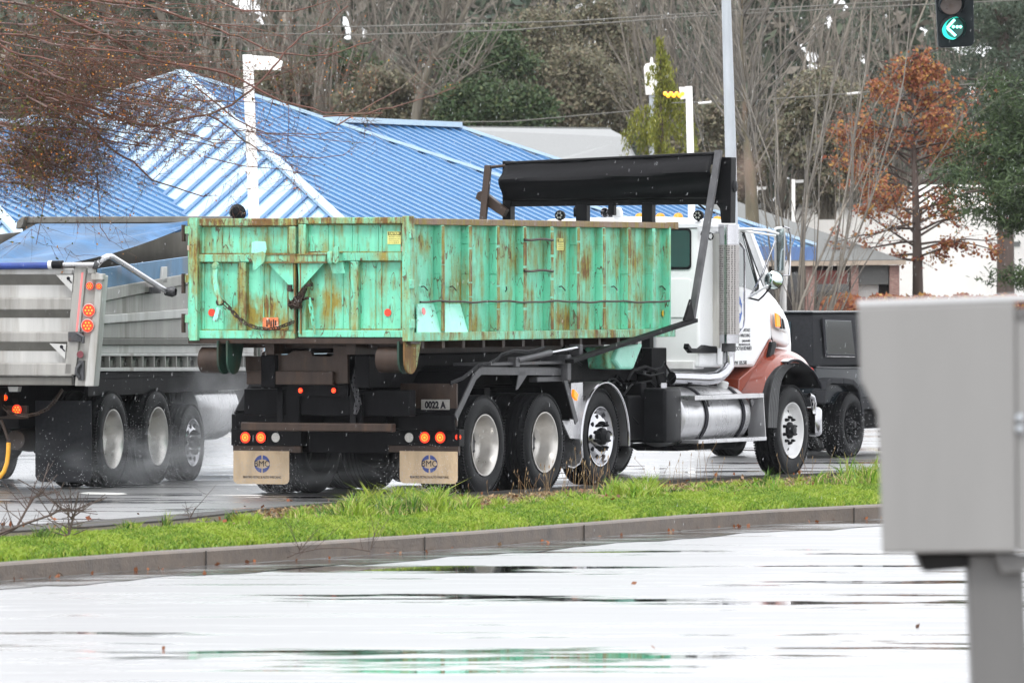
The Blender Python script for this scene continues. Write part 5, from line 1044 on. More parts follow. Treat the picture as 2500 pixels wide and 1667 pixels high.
NEAR = [(-700, 1480), (-400, 1452), (0, 1417), (361, 1389), (849, 1357), (1161, 1335), (1649, 1295), (1887, 1279), (2147, 1265.6), (2500, 1249), (3300, 1222)]
FAR = [(-700, 1340), (-400, 1315), (0, 1283), (199, 1272), (415, 1255.5), (723, 1232), (849, 1225), (1053, 1212), (1414, 1190.5), (1772, 1168), (2136, 1153), (2500, 1141), (3300, 1120)]
KH = .12
def mpt(px, t, lift=0.0):                       # t 0 = near kerb face, 1 = far kerb face
    a = G(px, interp(NEAR, px)); b = G(px, interp(FAR, px), KH); b.z = 0; p = a.lerp(b, t)
    e = max(0.0, min(1.0, min(t, 1 - t) / .12)); p.z = KH - .012 + .035 * (e * e * (3 - 2 * e)) * (1 if t < .5 else .75) + lift; return p
xs_ = list(range(-700, 3301, 50)); mb = MB(); nrow = 2
def strip(name, rows, m_, kind='structure'):
    vs = [p for r_ in rows for p in r_]; n = len(rows[0]); o = MB().add(vs, [(j * n + i, j * n + i + 1, (j + 1) * n + i + 1, (j + 1) * n + i) for j in range(len(rows) - 1) for i in range(n - 1)]).build(name, m_)
    for p in o.data.polygons: p.use_smooth = False
    return tag(o, kind=kind)
def fixz(p, z): p = p.copy(); p.z = z; return p
def toward(px, t, w_): 
    a = G(px, interp(NEAR, px)); b = G(px, interp(FAR, px), KH); b.z = 0; d = (b - a).length; return (w_ / d) if t == 0 else 1 - w_ / d
N0 = [fixz(mpt(x, 0), 0) for x in xs_]; N1 = [fixz(mpt(x, 0), KH - .015) for x in xs_]; N1b = [fixz(mpt(x, toward(x, 0, .05)), KH) for x in xs_]; N2 = [fixz(mpt(x, toward(x, 0, .42)), KH) for x in xs_]; N3 = [fixz(mpt(x, toward(x, 0, .42)), KH - .05) for x in xs_]
strip('near_kerb', [N0, N1, N1b, N2, N3], 'concrete')
K0 = [fixz(mpt(x, toward(x, 1, .35 + 1.9 * (1.0 if x < 420 else max(0, 1.0 - (x - 420) / 500)))), KH - .05) for x in xs_]; K1 = [fixz(mpt(x, toward(x, 1, .35 + 1.9 * (1.0 if x < 420 else max(0, 1.0 - (x - 420) / 500)))), KH + .03) for x in xs_]; K2 = [fixz(mpt(x, 1), KH) for x in xs_]; K3 = [fixz(mpt(x, 1), 0) for x in xs_]
strip('far_median_kerb', [K0, K1, K2, K3], 'concrete_dark')
rows = [[mpt(x, t) if 0 < t < 1 else fixz(mpt(x, t), KH - .04) for x in xs_] for t in [toward(900, 0, .40), .08, .12, .2, .35, .5, .65, .8, .88, .93, toward(900, 1, .25)]]
strip('median_turf', rows[:6], 'turf'); strip('median_soil', rows[5:], 'litter')
gw = [[fixz(mpt(x, 0), 0) + Vector((0, -d_, 0)) for x in xs_] for d_ in (1.9, .28)]
for j_, r_ in enumerate(gw):
    for k_, p in enumerate(r_): p.z = .004; p.y += (.22 * math.sin(k_ * .9) + .12 * math.sin(k_ * 2.3)) * (1 - j_)
strip('gutter_water', gw, 'gutter_water')
mb = MB()                                       # kerb joints
for px in (503, 1037, 1426, 2085): 
    a = mpt(px, 0); mb.box(a.x - .006, a.x + .006, a.y - .012, a.y + .05, .0, KH - .01)
tag(mb.build('kerb_joint', 'concrete_dark'), kind='structure')
mb = MB(); q = [G(190, 1204.5), G(215, 1201.5), G(300, 1203.5), G(312, 1206.5), G(285, 1208.5), G(215, 1207)]
for p in q: p.z = .004
mb.add(q, [tuple(range(6))]); tag(mb.build('road_marking', 'road_paint'), kind='structure')
RNG = np.random.default_rng(7)
def blades(name, pts, hts, wid, m_, lean=.35, parent=None):
    n = len(pts); pts = np.asarray(pts); a = RNG.uniform(0, 2 * math.pi, n); ln = RNG.normal(0, lean, (n, 2)) * hts[:, None]
    wv_ = np.stack([np.cos(a), np.sin(a) * .4, np.zeros(n)], 1) * (wid * RNG.uniform(.6, 1.4, n))[:, None]
    mid = pts + np.concatenate([ln * .35, (hts * .6)[:, None]], 1); tip = pts + np.concatenate([ln * 1.0, (hts * RNG.uniform(.75, 1.0, n))[:, None]], 1)
    V = np.stack([pts - wv_, pts + wv_, mid + wv_ * .7, mid - wv_ * .7, tip + wv_ * .05, tip - wv_ * .05], 1).reshape(-1, 3)
    b = (np.arange(n) * 6)[:, None]; Fq = np.concatenate([b + np.array([[0, 1, 2, 3]]), b + np.array([[3, 2, 4, 5]])]); return npmesh(name, V, Fq, m_, parent)
def nz1(x, f, s=0): return math.sin(x * f + s) * .5 + math.sin(x * f * 2.3 + s * 2 + 1) * .3 + math.sin(x * f * 5.1 + s) * .2
gs = [([], []), ([], [])]
for _ in range(105000):
    px = RNG.uniform(-120, 2620); t = RNG.uniform(toward(px, 0, .38), .50 + .05 * nz1(px, .03)); p = mpt(px, t); v_ = nz1(px + t * 300, .021, 1) + .6 * nz1(px - t * 500, .05, 2) + RNG.normal(0, .35); k = 0 if v_ < .25 else 1
    gs[k][0].append(p[:]); gs[k][1].append(.020 + .014 * max(0, nz1(px * 1.0 + t * 900, .03, 3)) + .012 * max(0, v_) + RNG.uniform(0, .022))
for k, m_ in ((0, 'grass_short'), (1, 'grass_yellow')): tag(blades('mown_grass', gs[k][0], np.clip(np.array(gs[k][1]), .012, .2), .0075, m_, .55), ('short bright green grass along the front of the road median', 'short yellowish patches in the mown grass of the median')[k], 'grass', kind='stuff')
gl = [([], []), ([], []), ([], [])]
def tufts(n, x0, x1, t0, t1, h0, h1, nb, spread):
    for _ in range(n):
        px = RNG.uniform(x0, x1); t = RNG.uniform(t0, t1); c = mpt(px, t); h = RNG.uniform(h0, h1); k = int(RNG.choice(3, p=(.50, .28, .22)))
        for q in range(nb):
            r_ = abs(RNG.normal(0, spread)); a = RNG.uniform(0, 6.283); gl[k][0].append((c.x + math.cos(a) * r_, c.y + math.sin(a) * r_ * 2, c.z - .02)); gl[k][1].append(h * RNG.uniform(.4, 1.1) * (1.15 - min(.7, r_ / max(.02, spread) * .3)))
tufts(210, 500, 2200, .42, .70, .025, .07, 46, .07)
tufts(120, -40, 560, .40, .62, .025, .06, 46, .07)
tufts(8, 90, 170, .42, .58, .09, .14, 70, .06)
tufts(8, 300, 345, .45, .58, .08, .13, 60, .05)
tufts(3, 398, 412, .55, .62, .14, .2, 16, .02)
tufts(9, 560, 640, .45, .62, .07, .13, 80, .06)
tufts(16, 700, 850, .45, .64, .07, .14, 80, .08)
tufts(50, 845, 1075, .42, .74, .11, .24, 120, .11)
tufts(8, 1120, 1165, .42, .60, .11, .19, 70, .045)
tufts(5, 1200, 1230, .42, .60, .07, .12, 60, .04)
tufts(6, 1270, 1320, .45, .62, .06, .11, 60, .05)
tufts(20, 1350, 1450, .42, .66, .07, .13, 90, .08)
tufts(22, 1475, 1590, .45, .74, .11, .21, 110, .09)
tufts(34, 1600, 1860, .45, .76, .05, .11, 70, .09)
tufts(22, 1840, 2060, .45, .78, .07, .18, 40, .08)
tufts(26, 2050, 2300, .50, .84, .14, .34, 60, .09)
for k, (m_, lb_) in enumerate((('grass_long', 'tall green tufts of grass growing towards the back of the median'), ('grass_yellow', 'yellow-green tufts among the taller grass of the median'), ('grass_dark', 'dark green clumps among the taller grass of the median'))): tag(blades('tall_grass', gl[k][0], np.array(gl[k][1]), .0075, m_, .48), lb_, 'grass', kind='stuff')
dd_ = [mpt(RNG.uniform(620, 2250), RNG.uniform(.44, .86))[:] for _ in range(6000)]
tag(blades('dead_grass', dd_, np.full(len(dd_), .028), .009, 'grass_dead', 1.6), 'withered straw and leaf litter between the green tufts', 'grass', kind='stuff')
st_p = []; st_h = []
for x0, x1, n, h0, h1 in ((1270, 1330, 10, .12, .25), (1330, 1500, 26, .15, .34), (1400, 1480, 10, .25, .40), (1560, 1760, 12, .15, .34), (1000, 1280, 8, .08, .15), (1900, 2140, 10, .15, .36), (1690, 1730, 4, .35, .5)):
    for _ in range(n): px = RNG.uniform(x0, x1); st_p.append(mpt(px, RNG.uniform(.75, .95))[:]); st_h.append(RNG.uniform(h0, h1))
Sg = []
for p, h_ in zip(st_p, st_h):
    p = Vector(p); d = Vector((RNG.normal(0, .22), RNG.normal(0, .2), 1)).normalized(); q = p + d * h_ * .6; q2 = q + (d + Vector((RNG.normal(0, .2), 0, -.1))).normalized() * h_ * .4
    Sg += [(p, q, .0028, .0022), (q, q2, .0022, .0016), (q2, q2 + Vector((.004, 0, .03)), .006, .002)]
tag(segmesh('dry_stalks', Sg, 'grass_dead'), 'thin brown seed stalks standing above the grass by the truck wheels', 'grass', kind='stuff')
lv = []
for _ in range(150): p = mpt(RNG.uniform(-50, 2200), RNG.uniform(.15, .9) ** .6); lv.append((p.x, p.y, p.z + RNG.uniform(.02, .07)))
for _ in range(60): px = RNG.uniform(-20, 2200); p = mpt(px, 0); lv.append((p.x, p.y - abs(RNG.normal(.05, .25)), .012))
for _ in range(6): p = G(RNG.uniform(0, 2300), RNG.uniform(1330, 1660)); lv.append((p.x, p.y, .012))
cards('fallen_leaves', lv, .042, 'fallen_leaves', None, RNG, .8, (0, 0, .1)); tag(bpy.context.scene.objects['fallen_leaves'], 'small red and brown leaves scattered on the grass and along the kerb', 'leaves', kind='stuff')
def deadbranch(name, polys, label, rad=.012, tw=14, seed=1):
    rg = random.Random(seed); Sg = []
    for pl in polys:
        for a, b in zip(pl, pl[1:]): Sg.append((a, b, rad, rad * .75))
        for k in range(tw):
            i = rg.randrange(len(pl) - 1); p = pl[i].lerp(pl[i + 1], rg.random()); d = Vector((rg.uniform(-1, 1), rg.uniform(-.4, .4), rg.uniform(-.2, 1))).normalized() * rg.uniform(.08, .3); q = p + d; Sg.append((p, q, rad * .45, rad * .25)); Sg.append((p.lerp(q, .6), p.lerp(q, .6) + Vector((rg.uniform(-.1, .1), 0, rg.uniform(0, .12))), rad * .25, rad * .15))
    return tag(segmesh(name, Sg, 'bark_brown', n=5), label, 'branch')
gp = lambda x, y, Y: P(x, y, Y)
deadbranch('fallen_branch', [[gp(-20, 1320, 57), gp(40, 1288, 57), gp(80, 1215, 57), gp(108, 1200, 57)], [gp(-10, 1305, 56.6), gp(60, 1278, 56.6), gp(120, 1258, 56.6), gp(150, 1242, 56.6), gp(186, 1246, 56.6)], [gp(166, 1318, 56), gp(173, 1285, 56), gp(184, 1248, 56)]], 'dark dead branch with fine twigs lying on the left end of the median', .011, 22, 3)
deadbranch('fallen_twig', [[gp(456, 1284, 60), gp(465, 1262, 60), gp(478, 1238, 60)], [gp(445, 1290, 60), gp(480, 1298, 60), gp(500, 1292, 60)]], 'small dark twig sticking up from the back edge of the median grass', .006, 6, 5)
deadbranch('kerb_twig', [[gp(686, 1367, 55.6), gp(725, 1350, 55.6), gp(780, 1338, 55.6), gp(850, 1336, 55.6), gp(905, 1345, 55.6)], [gp(730, 1348, 55.6), gp(737, 1325, 55.6)], [gp(905, 1342, 55.6), gp(915, 1300, 55.6)]], 'long thin curved twig lying against the face of the near kerb', .005, 6, 8)

# ================================================================== TREES
def trunk_tube(pts, rs, name, m_, parent, n=10): return MB().tube(pts, rs, n).build(name, m_, parent, smooth=True)
def off(root, o): o.location = tuple(-c for c in root.location); return o
def grow(Sg, p, d, L_, r, lev, rg, nchild, ang, step, up, tips=None, shrink=.45, jit=.16):
    n = max(2, int(L_ / step)); r_ = r; q = Vector(p); d = Vector(d).normalized(); pts_ = [q.copy()]
    for i in range(n):
        d = (d + Vector((rg.gauss(0, jit), rg.gauss(0, jit), rg.gauss(0, jit) + up))).normalized(); q2 = q + d * (L_ / n); r2 = r * (1 - .75 * (i + 1) / n)
        Sg.append((q.copy(), q2.copy(), r_, r2)); r_ = r2; q = q2; pts_.append(q.copy())
    if tips is not None and lev <= 1: tips += pts_[1:]
    if lev > 0:
        for k in range(nchild[0]):
            f_ = rg.uniform(.15, 1.0); i = min(n - 1, int(f_ * n)); b = pts_[i]; dd = (pts_[i + 1] - pts_[i]).normalized(); s_ = dd.orthogonal().normalized(); s_.rotate(Matrix.Rotation(rg.uniform(0, 6.283), 3, dd)); a = R(rg.uniform(*ang))
            grow(Sg, b, dd * math.cos(a) + s_ * math.sin(a), L_ * shrink * rg.uniform(.5, 1.15) * (1.1 - .5 * f_), max(.0025, r * .45 * (1 - .6 * f_)), lev - 1, rg, nchild[1:], ang, step * .7, up, tips, shrink, jit)
# --- bare upright trees behind
def bare_tree(px, Y, h, spread, stems, label, seed, bark='far_twigs', tr=.12, gz=0.0, lean=0.0, tang=(12, 32), nch=(9, 6), group='bare trees behind the buildings'):
    rg = random.Random(seed); X = (px - 1250) / F * Y; root = empty('bare_tree', (X, Y, 0), 0, label, 'tree', group); Sg = []; tips = []
    trunk = [(X, Y, -.1), (X + .05, Y, h * .12), (X + lean * .1, Y, h * .22)]; off(root, trunk_tube(trunk, [tr * 1.3, tr * 1.05, tr], 'trunk', 'bark_grey', root))
    for k in range(stems):
        a = rg.uniform(0, 6.283); s_ = abs(rg.gauss(0, spread)); d = Vector((math.cos(a) * s_ + lean * .25, math.sin(a) * s_, 1)); b = Vector((X + rg.uniform(-.1, .1), Y + rg.uniform(-.1, .1), h * rg.uniform(.04, .24)))
        grow(Sg, b, d, h * rg.uniform(.55, .95), tr * rg.uniform(.35, .6), 2, rg, nch, tang, .6, .02, None, .36, .05)
    off(root, segmesh('branches', Sg, bark, root)); return root
specs = [(540, 196, 11, .18, 14, 'bare grey tree with upright twigs, behind the white post by the blue roof'), (660, 188, 11, .15, 18, 'bare grey tree with dense upright twigs, right of the white post'), (760, 184, 12, .14, 18, 'bare grey tree behind the left end of the blue roof ridge'),
         (880, 190, 12, .14, 18, 'bare grey tree behind the middle of the blue roof ridge'), (1000, 196, 12, .16, 14, 'bare grey tree just left of the pale forked tree'), (1420, 200, 12, .2, 14, 'bare brown tree above the right half of the light grey roof'),
         (1330, 210, 12, .2, 12, 'bare brown tree above the left half of the light grey roof'), (1640, 176, 11, .16, 16, 'bare grey tree between the yellow-green cedar and the galvanised pole'), (1730, 182, 12, .16, 16, 'bare brown tree right behind the galvanised pole'),
         (1900, 170, 11, .18, 18, 'bare olive-grey tree right of the mossy trunk'), (2050, 178, 11, .22, 14, 'bare tree standing just left of the orange maple'), (2190, 186, 11, .22, 12, 'bare tree behind the top of the orange maple'), (2330, 190, 11, .22, 12, 'bare tree behind the hanging traffic signal')]
for i, (px, Y, h, sp_, ns, lb) in enumerate(specs): bare_tree(px, Y, h, sp_, ns, lb, 20 + i, tr=.13)
# pale forked tree
rg = random.Random(5); X = (985 - 1250) / F * 172; rt = empty('forked_tree', (X, 172, 0), 0, 'bare tree with a pale leaning trunk that forks above the blue ridge', 'tree')
pp = lambda x, y, Y=172: P(x, y, Y)
Sg = []
for pl, r0 in (([(985, 820), (1000, 420), (1020, 250), (1045, 170), (1062, 130), (1078, 60), (1095, -40)], .14), ([(1058, 138), (1090, 115), (1115, 70), (1150, 0)], .07), ([(1005, 240), (1060, 235), (1110, 205), (1170, 165)], .04), ([(1030, 190), (1000, 150), (990, 60), (985, -40)], .04)):
    for k in range(len(pl) - 1): Sg.append((pp(*pl[k]), pp(*pl[k + 1]), r0 * (1 - .1 * k), r0 * (1 - .1 * (k + 1))))
off(rt, segmesh('trunk', Sg, 'bark_grey', rt, 8)); Sg2 = []
for s_ in Sg[3:]:
    for k in range(7): p = s_[0].lerp(s_[1], rg.random()); grow(Sg2, p, Vector((rg.uniform(-1, 1), rg.uniform(-.6, .6), rg.uniform(.4, 1.2))), rg.uniform(1, 2.6), .025, 1, rg, (6,), (15, 40), .4, .02, None, .4, .08)
off(rt, segmesh('branches', Sg2, 'far_twigs', rt))
# leaning multi-stem tree by the brick building
rg = random.Random(15); Y = 124; X = (1945 - 1250) / F * Y; rt = empty('multi_stem_tree', (X, Y, 0), 0, 'bare multi-stemmed tree fanning up in front of the brick building', 'tree'); Sg = []
for k in range(17):
    a = rg.uniform(-.9, 1.0); bx = X + rg.uniform(-.35, .35); d = Vector((.10 + a * .34, rg.uniform(-.25, .25), 1)); grow(Sg, Vector((bx, Y + rg.uniform(-.3, .3), rg.uniform(0, .5))), d, rg.uniform(4.5, 8), rg.uniform(.016, .034), 2, rg, (8, 5), (12, 30), .45, .015, None, .34, .05)
off(rt, segmesh('branches', Sg, 'far_twigs', rt, 4))
# mossy trunk
Y = 132; X = (1836 - 1250) / F * Y; rt = empty('mossy_tree', (X, Y, 0), 0, 'tree with a thick mossy orange-brown trunk right of the galvanised pole', 'tree')
tk = [P(1838, 800, Y), P(1838, 560, Y), P(1832, 430, Y), P(1824, 350, Y), P(1818, 250, Y), P(1810, 130, Y), P(1812, -30, Y)]; off(rt, trunk_tube(tk, [.15, .13, .105, .075, .05, .03, .012], 'trunk', 'bark_moss', rt))
Sg = []; rg = random.Random(33)
for k in range(34): i = rg.randrange(2, 6); p = tk[i].lerp(tk[min(6, i + 1)], rg.random()); grow(Sg, p, Vector((rg.uniform(-.8, .8), rg.uniform(-.6, .6), 1)), rg.uniform(1.5, 3.4), .03, 1, rg, (9,), (12, 34), .4, .02, None, .42, .06)
for k in range(8): p = tk[2] + Vector((rg.uniform(-.05, .1), 0, rg.uniform(-.2, .5))); grow(Sg, p, Vector((rg.uniform(-.3, .7), 0, 1)), rg.uniform(.6, 1.4), .03, 1, rg, (4,), (12, 34), .3, .02, None, .42, .06)
off(rt, segmesh('branches', Sg, 'far_twigs', rt))
# --- evergreens: drooping whorls of needle cards
def conifer(px, Y, h, w_, m_, label, seed, base=.4, dens=2.1, cs=.11, droop=.35, name='conifer', group='dark evergreens behind the buildings'):
    rg = np.random.default_rng(seed); X = (px - 1250) / F * Y; root = empty(name, (X, Y, 0), 0, label, 'tree', group)
    off(root, trunk_tube([(X, Y, -.1), (X, Y, h * .5), (X, Y, h)], [.16, .1, .02], 'trunk', 'bark_brown', root)); ps = []; Sg = []
    z = base
    while z < h:
        f_ = 1 - (z - base) / (h - base); rad = w_ * (.12 + .88 * f_ ** .8)
        for k in range(7):
            a = rg.uniform(0, 6.283); r_ = rad * rg.uniform(.55, 1.1); e = Vector((X + math.cos(a) * r_, Y + math.sin(a) * r_, z - droop * r_ + rg.uniform(-.1, .1))); b = Vector((X, Y, z)); Sg.append((b, e, .02, .006))
            n = int(26 * dens * max(.4, r_)); t = rg.uniform(.15, 1.05, n) ** .8
            q = np.array(b)[None] * (1 - t[:, None]) + np.array(e)[None] * t[:, None] + rg.normal(0, 1, (n, 3)) * np.array([.13, .13, .09]) * (1.15 - t[:, None] * .5); ps.append(q)
        z += .26
    off(root, segmesh('limbs', Sg, 'bark_brown', root)); off(root, cards('foliage', np.concatenate(ps), cs, m_, root, rg, .45)); return root
conifer(455, 205, 10.5, 2.2, 'conifer_dark', 'dark conifer above the left half of the blue roof, behind the twigs', 1)
conifer(300, 210, 10, 2.2, 'conifer_dark', 'dark conifer at the top left, half hidden by the red twigs', 12)
conifer(100, 205, 10.5, 2.4, 'conifer_dark', 'dark conifer in the top left corner behind the bare branches', 13)
conifer(1060, 190, 9.6, 1.7, 'conifer_dark', 'dark narrow conifer behind the pale forked tree', 2)
conifer(1180, 180, 6.6, 1.9, 'ivy_green', 'rounded dark green evergreen above the right end of the blue ridge', 3, cs=.12)
conifer(1590, 185, 7.2, 1.3, 'conifer_dark', 'dark conifer right behind the yellow-green cedar', 4)
conifer(1500, 215, 11, 2.0, 'conifer_dark', 'tall dark conifer left of the yellow-green cedar', 5)
conifer(1290, 225, 12, 2.2, 'conifer_dark', 'tall faded conifer far behind the middle of the light grey roof', 6)
conifer(2120, 205, 11, 2.3, 'conifer_dark', 'tall grey-green conifer left of the traffic signal', 7)
conifer(2300, 215, 11, 2.0, 'conifer_dark', 'tall dark conifer behind the traffic signal', 14)
conifer(1700, 215, 11, 2.0, 'conifer_dark', 'tall faded conifer behind the galvanised pole', 15)
# --- weeping yellow-green cedar
rg = np.random.default_rng(8); Y = 142; X = (1607 - 1250) / F * Y; rt = empty('weeping_cedar', (X, Y, 0), 0, 'yellow-green weeping cedar beside the light grey roof', 'tree')
off(rt, trunk_tube([(X, Y, 0), (X + .05, Y, 3.8), (X + .05, Y, 6.7)], [.16, .08, .02], 'trunk', 'bark_brown', rt)); ps = []
for k in range(46):                                      # drooping boughs, ragged, with gaps between
    z = 2.4 + 4.4 * (k + rg.uniform(0, 1)) / 46; rmax = (.06 + .30 * (6.85 - z) / .85) if z > 6.0 else (.36 + .42 * min(1, (6.0 - z) / .5)); a = rg.uniform(0, 6.283); L_ = rmax * rg.uniform(.75, 1.2)
    n_b = 14 if z < 6 else 7
    for q in range(n_b):
        f_ = (q + .5) / n_b; x0, y0 = X + math.cos(a) * L_ * f_, Y + math.sin(a) * L_ * f_; zz = z - .25 * f_ * L_ + .12 * math.sin(f_ * 3.1); ln_ = rg.uniform(.2, .62) * (1 if z < 6 else .55); n = int(46 * ln_ + 10); t = rg.uniform(0, 1, n)
        ps.append(np.stack([x0 + rg.normal(0, .035, n), y0 + rg.normal(0, .05, n), zz - t * ln_], 1))
off(rt, cards('foliage', np.concatenate(ps), .10, 'cedar_yellow', rt, rg, .3, (0, 0, -1)))
# --- shrub masses
def shrub(px, py, Y, w_, h_, m_, label, seed, n=17000, cs=.105, name='shrub', cat='shrub', group='bushes behind the roofs', twig=60):
    rg = np.random.default_rng(seed); c = P(px, py, Y); root = empty(name, (c.x, Y, 0), 0, label, cat, group); ncl = 46
    cl = []
    for k in range(ncl):
        a = rg.uniform(0, 6.283); e = rg.uniform(-1, 1); s_ = rg.uniform(.45, 1) ** .5; cl.append((c.x + math.cos(a) * math.sqrt(1 - e * e) * w_ * s_, Y + math.sin(a) * w_ * .7 * s_, c.z + e * h_ * s_))
    cl = np.array(cl); i = rg.integers(0, ncl, n); p = cl[i] + rg.normal(0, 1, (n, 3)) * np.array([.19, .19, .16]) * w_ * .9
    off(root, cards('foliage', p, cs, m_, root, rg, .6)); Sg = []; r2 = random.Random(seed)
    for k in range(twig): q = Vector(cl[k % ncl]); Sg.append((Vector((c.x + r2.uniform(-.2, .2), Y, max(0, c.z - h_ * 1.3))), q, .03, .012)); Sg.append((q, q + Vector((r2.uniform(-.4, .4), r2.uniform(-.3, .3), r2.uniform(.2, .7))), .012, .004))
    off(root, segmesh('branches', Sg, 'bark_grey', root)); return root
shs = [(1150, 262, 172, .75, .55, 'ivy_green', 'low green bush on the skyline of the light grey roof, left end'), (1265, 268, 174, .8, .45, 'ivy_green', 'green bush over the left part of the light grey roof'), (1205, 170, 178, 1.1, 1.0, 'ivy_green', 'tall dark ivy-covered bush above the blue ridge end'),
       (1390, 235, 178, 1.2, 1.0, 'shrub_olive', 'olive-brown bush above the middle of the light grey roof'), (1490, 255, 180, 1.0, .8, 'shrub_olive', 'olive-brown bush beside the weeping cedar'), (1330, 150, 186, 1.3, 1.2, 'shrub_olive', 'large brown-olive bush high behind the light grey roof'), (1450, 130, 190, 1.3, 1.2, 'shrub_olive', 'large brown bush left of the white yard lamp'),
       (940, 250, 182, 1.0, .8, 'shrub_olive', 'brownish thicket behind the blue ridge'), (700, 240, 185, 1.1, .8, 'shrub_olive', 'brownish thicket right of the white post'), (2020, 330, 168, 1.1, 1.5, 'shrub_olive', 'brown thicket left of the orange maple'), (1760, 380, 168, 1.0, 1.4, 'shrub_olive', 'brown thicket behind the galvanised pole'), (820, 200, 188, 1.1, .9, 'ivy_green', 'dark thicket behind the middle of the blue ridge')]
for i, (px, py, Y, w_, h_, m_, lb) in enumerate(shs): shrub(px, py, Y, w_, h_, m_, lb, 60 + i)
# --- far wood (one mass)
rg = np.random.default_rng(99); ps = []; gaps = [(1440, 130, 16, 32), (1415, 15, 14, 22), (1450, 20, 10, 50), (850, 60, 14, 40), (890, 85, 10, 16), (850, 140, 14, 18), (600, 10, 30, 24), (640, 40, 14, 26), (1965, 120, 12, 22), (1985, 155, 18, 30), (2025, 55, 14, 16), (2110, 145, 16, 18), (2140, 210, 14, 10), (2050, 5, 22, 12), (2250, 75, 18, 14), (2370, 120, 50, 20), (2375, 235, 14, 30), (2350, 170, 12, 14), (840, 200, 16, 18)]
n = 165000; px = rg.uniform(-1100, 3700, n); py = rg.uniform(-260, 700, n); Yv = rg.uniform(222, 250, n); keep = py > -130 + 70 * np.sin(px * .012) + 45 * np.sin(px * .031 + 1) + 30 * np.sin(px * .083) + rg.normal(0, 18, n)
for gx, gy, gw, gh in gaps: keep &= ~((((px - gx) / gw) ** 2 + ((py - gy) / gh) ** 2) < 1.3)
dn = np.sin(px * .011 + py * .007) + np.sin(px * .023 - py * .017 + 1) + np.sin(py * .03 + px * .004 + 2); keep &= rg.uniform(0, 1, n) < np.clip(.92 + .1 * dn, .7, 1)
pos = np.stack([(px - 1250) / F * Yv, Yv, HC + (HY - py) / F * Yv], 1)[keep]; i2 = rg.random(len(pos)) < .5
tag(cards('far_wood', pos[i2], .55, 'far_twigs', None, rg, .4), 'grey-brown wood closing the view behind all the nearer trees', 'wood', kind='stuff')
tag(cards('far_wood', pos[~i2], .6, 'conifer_dark', None, rg, .5), 'dark evergreen wood closing the view behind all the nearer trees', 'wood', kind='stuff')
# --- orange maple
rg = np.random.default_rng(41); r2 = random.Random(41); Y = 138; X = (2240 - 1250) / F * Y; rt = empty('maple_tree', (X, Y, 0), 0, 'young maple with sparse orange and red autumn leaves right of the brick building', 'tree')
tk = [P(2242, 820, Y), P(2240, 640, Y), P(2236, 500, Y), P(2232, 380, Y), P(2228, 260, Y), P(2226, 150, Y)]; off(rt, trunk_tube(tk, [.12, .095, .07, .05, .035, .015], 'trunk', 'bark_brown', rt))
Sg = []; tips = []
for k in range(64):
    f_ = (k + .5) / 64; py = 640 - 500 * f_; b = P(2238 - 10 * f_, py, Y); s_ = 1 if k % 2 else -1; rad = (2.5 if f_ < .45 else 2.5 * (1.15 - f_) / .70) * (.55 + .45 * min(1, f_ * 4)); a = r2.uniform(-.9, .9)
    grow(Sg, b, Vector((s_ * math.cos(a), math.sin(a), r2.uniform(-.05, .75))), rad * r2.uniform(.65, 1.05), .03, 2, r2, (6, 4), (20, 55), .3, -.01, tips, .42, .10)
off(rt, segmesh('branches', Sg, 'bark_brown', rt)); tp_ = np.array([t[:] for t in tips]); sel = tp_[rg.integers(0, len(tp_), 21000)]; kk = (np.sin(sel[:, 0] * 4.1) + np.sin(sel[:, 2] * 5.3 + 1) + np.sin(sel[:, 0] * 2.2 + sel[:, 2] * 3.1)) ; sel = sel[(kk > -.15) | (rg.random(len(sel)) < .2)]
off(rt, cards('leaves', sel + rg.normal(0, .06, sel.shape), .072, 'maple_leaves', rt, rg, .8))
# --- big pine at the right
def clumppine(px, Y, label, seed, brs, trunkpts, name='pine_tree', m_='pine_needles'):
    rg = np.random.default_rng(seed); r2 = random.Random(seed); X = (px - 1250) / F * Y; rt = empty(name, (X, Y, 0), 0, label, 'tree', 'pines at the right edge'); off(rt, trunk_tube([P(*t, Y) for t in trunkpts], [.22, .18, .14, .1][:len(trunkpts)], 'trunk', 'bark_brown', rt)); ps = []; Sg = []
    for (x0, y0, x1, y1, wd) in brs:
        a, b = P(x0, y0, Y + r2.uniform(-.8, .8)), P(x1, y1, Y + r2.uniform(-1.2, 1.2)); Sg.append((a, b, .05, .02))
        for k in range(int((b - a).length * 13)):
            c = a.lerp(b, r2.uniform(.1, 1.05)) + Vector((r2.gauss(0, .25), r2.gauss(0, .35), r2.gauss(0, wd))); n = 120; ps.append(np.array(c[:]) + rg.normal(0, 1, (n, 3)) * np.array([.16, .16, .10]))
    off(rt, segmesh('limbs', Sg, 'bark_brown', rt, 6)); off(rt, cards('needles', np.concatenate(ps), .13, m_, rt, rg, .22)); return rt
clumppine(2620, 134, 'big dark green pine reaching in from the right edge', 71, [(2620, 330, 2370, 360, .22), (2620, 380, 2340, 420, .22), (2620, 430, 2360, 470, .18), (2620, 300, 2400, 300, .2), (2620, 500, 2440, 530, .08), (2640, 470, 2420, 500, .1), (2620, 250, 2450, 240, .2), (2630, 690, 2488, 670, .10), (2600, 350, 2450, 340, .3), (2600, 420, 2440, 400, .3), (2600, 520, 2480, 545, .05)], [(2620, 820), (2620, 500), (2610, 200), (2600, -200)])
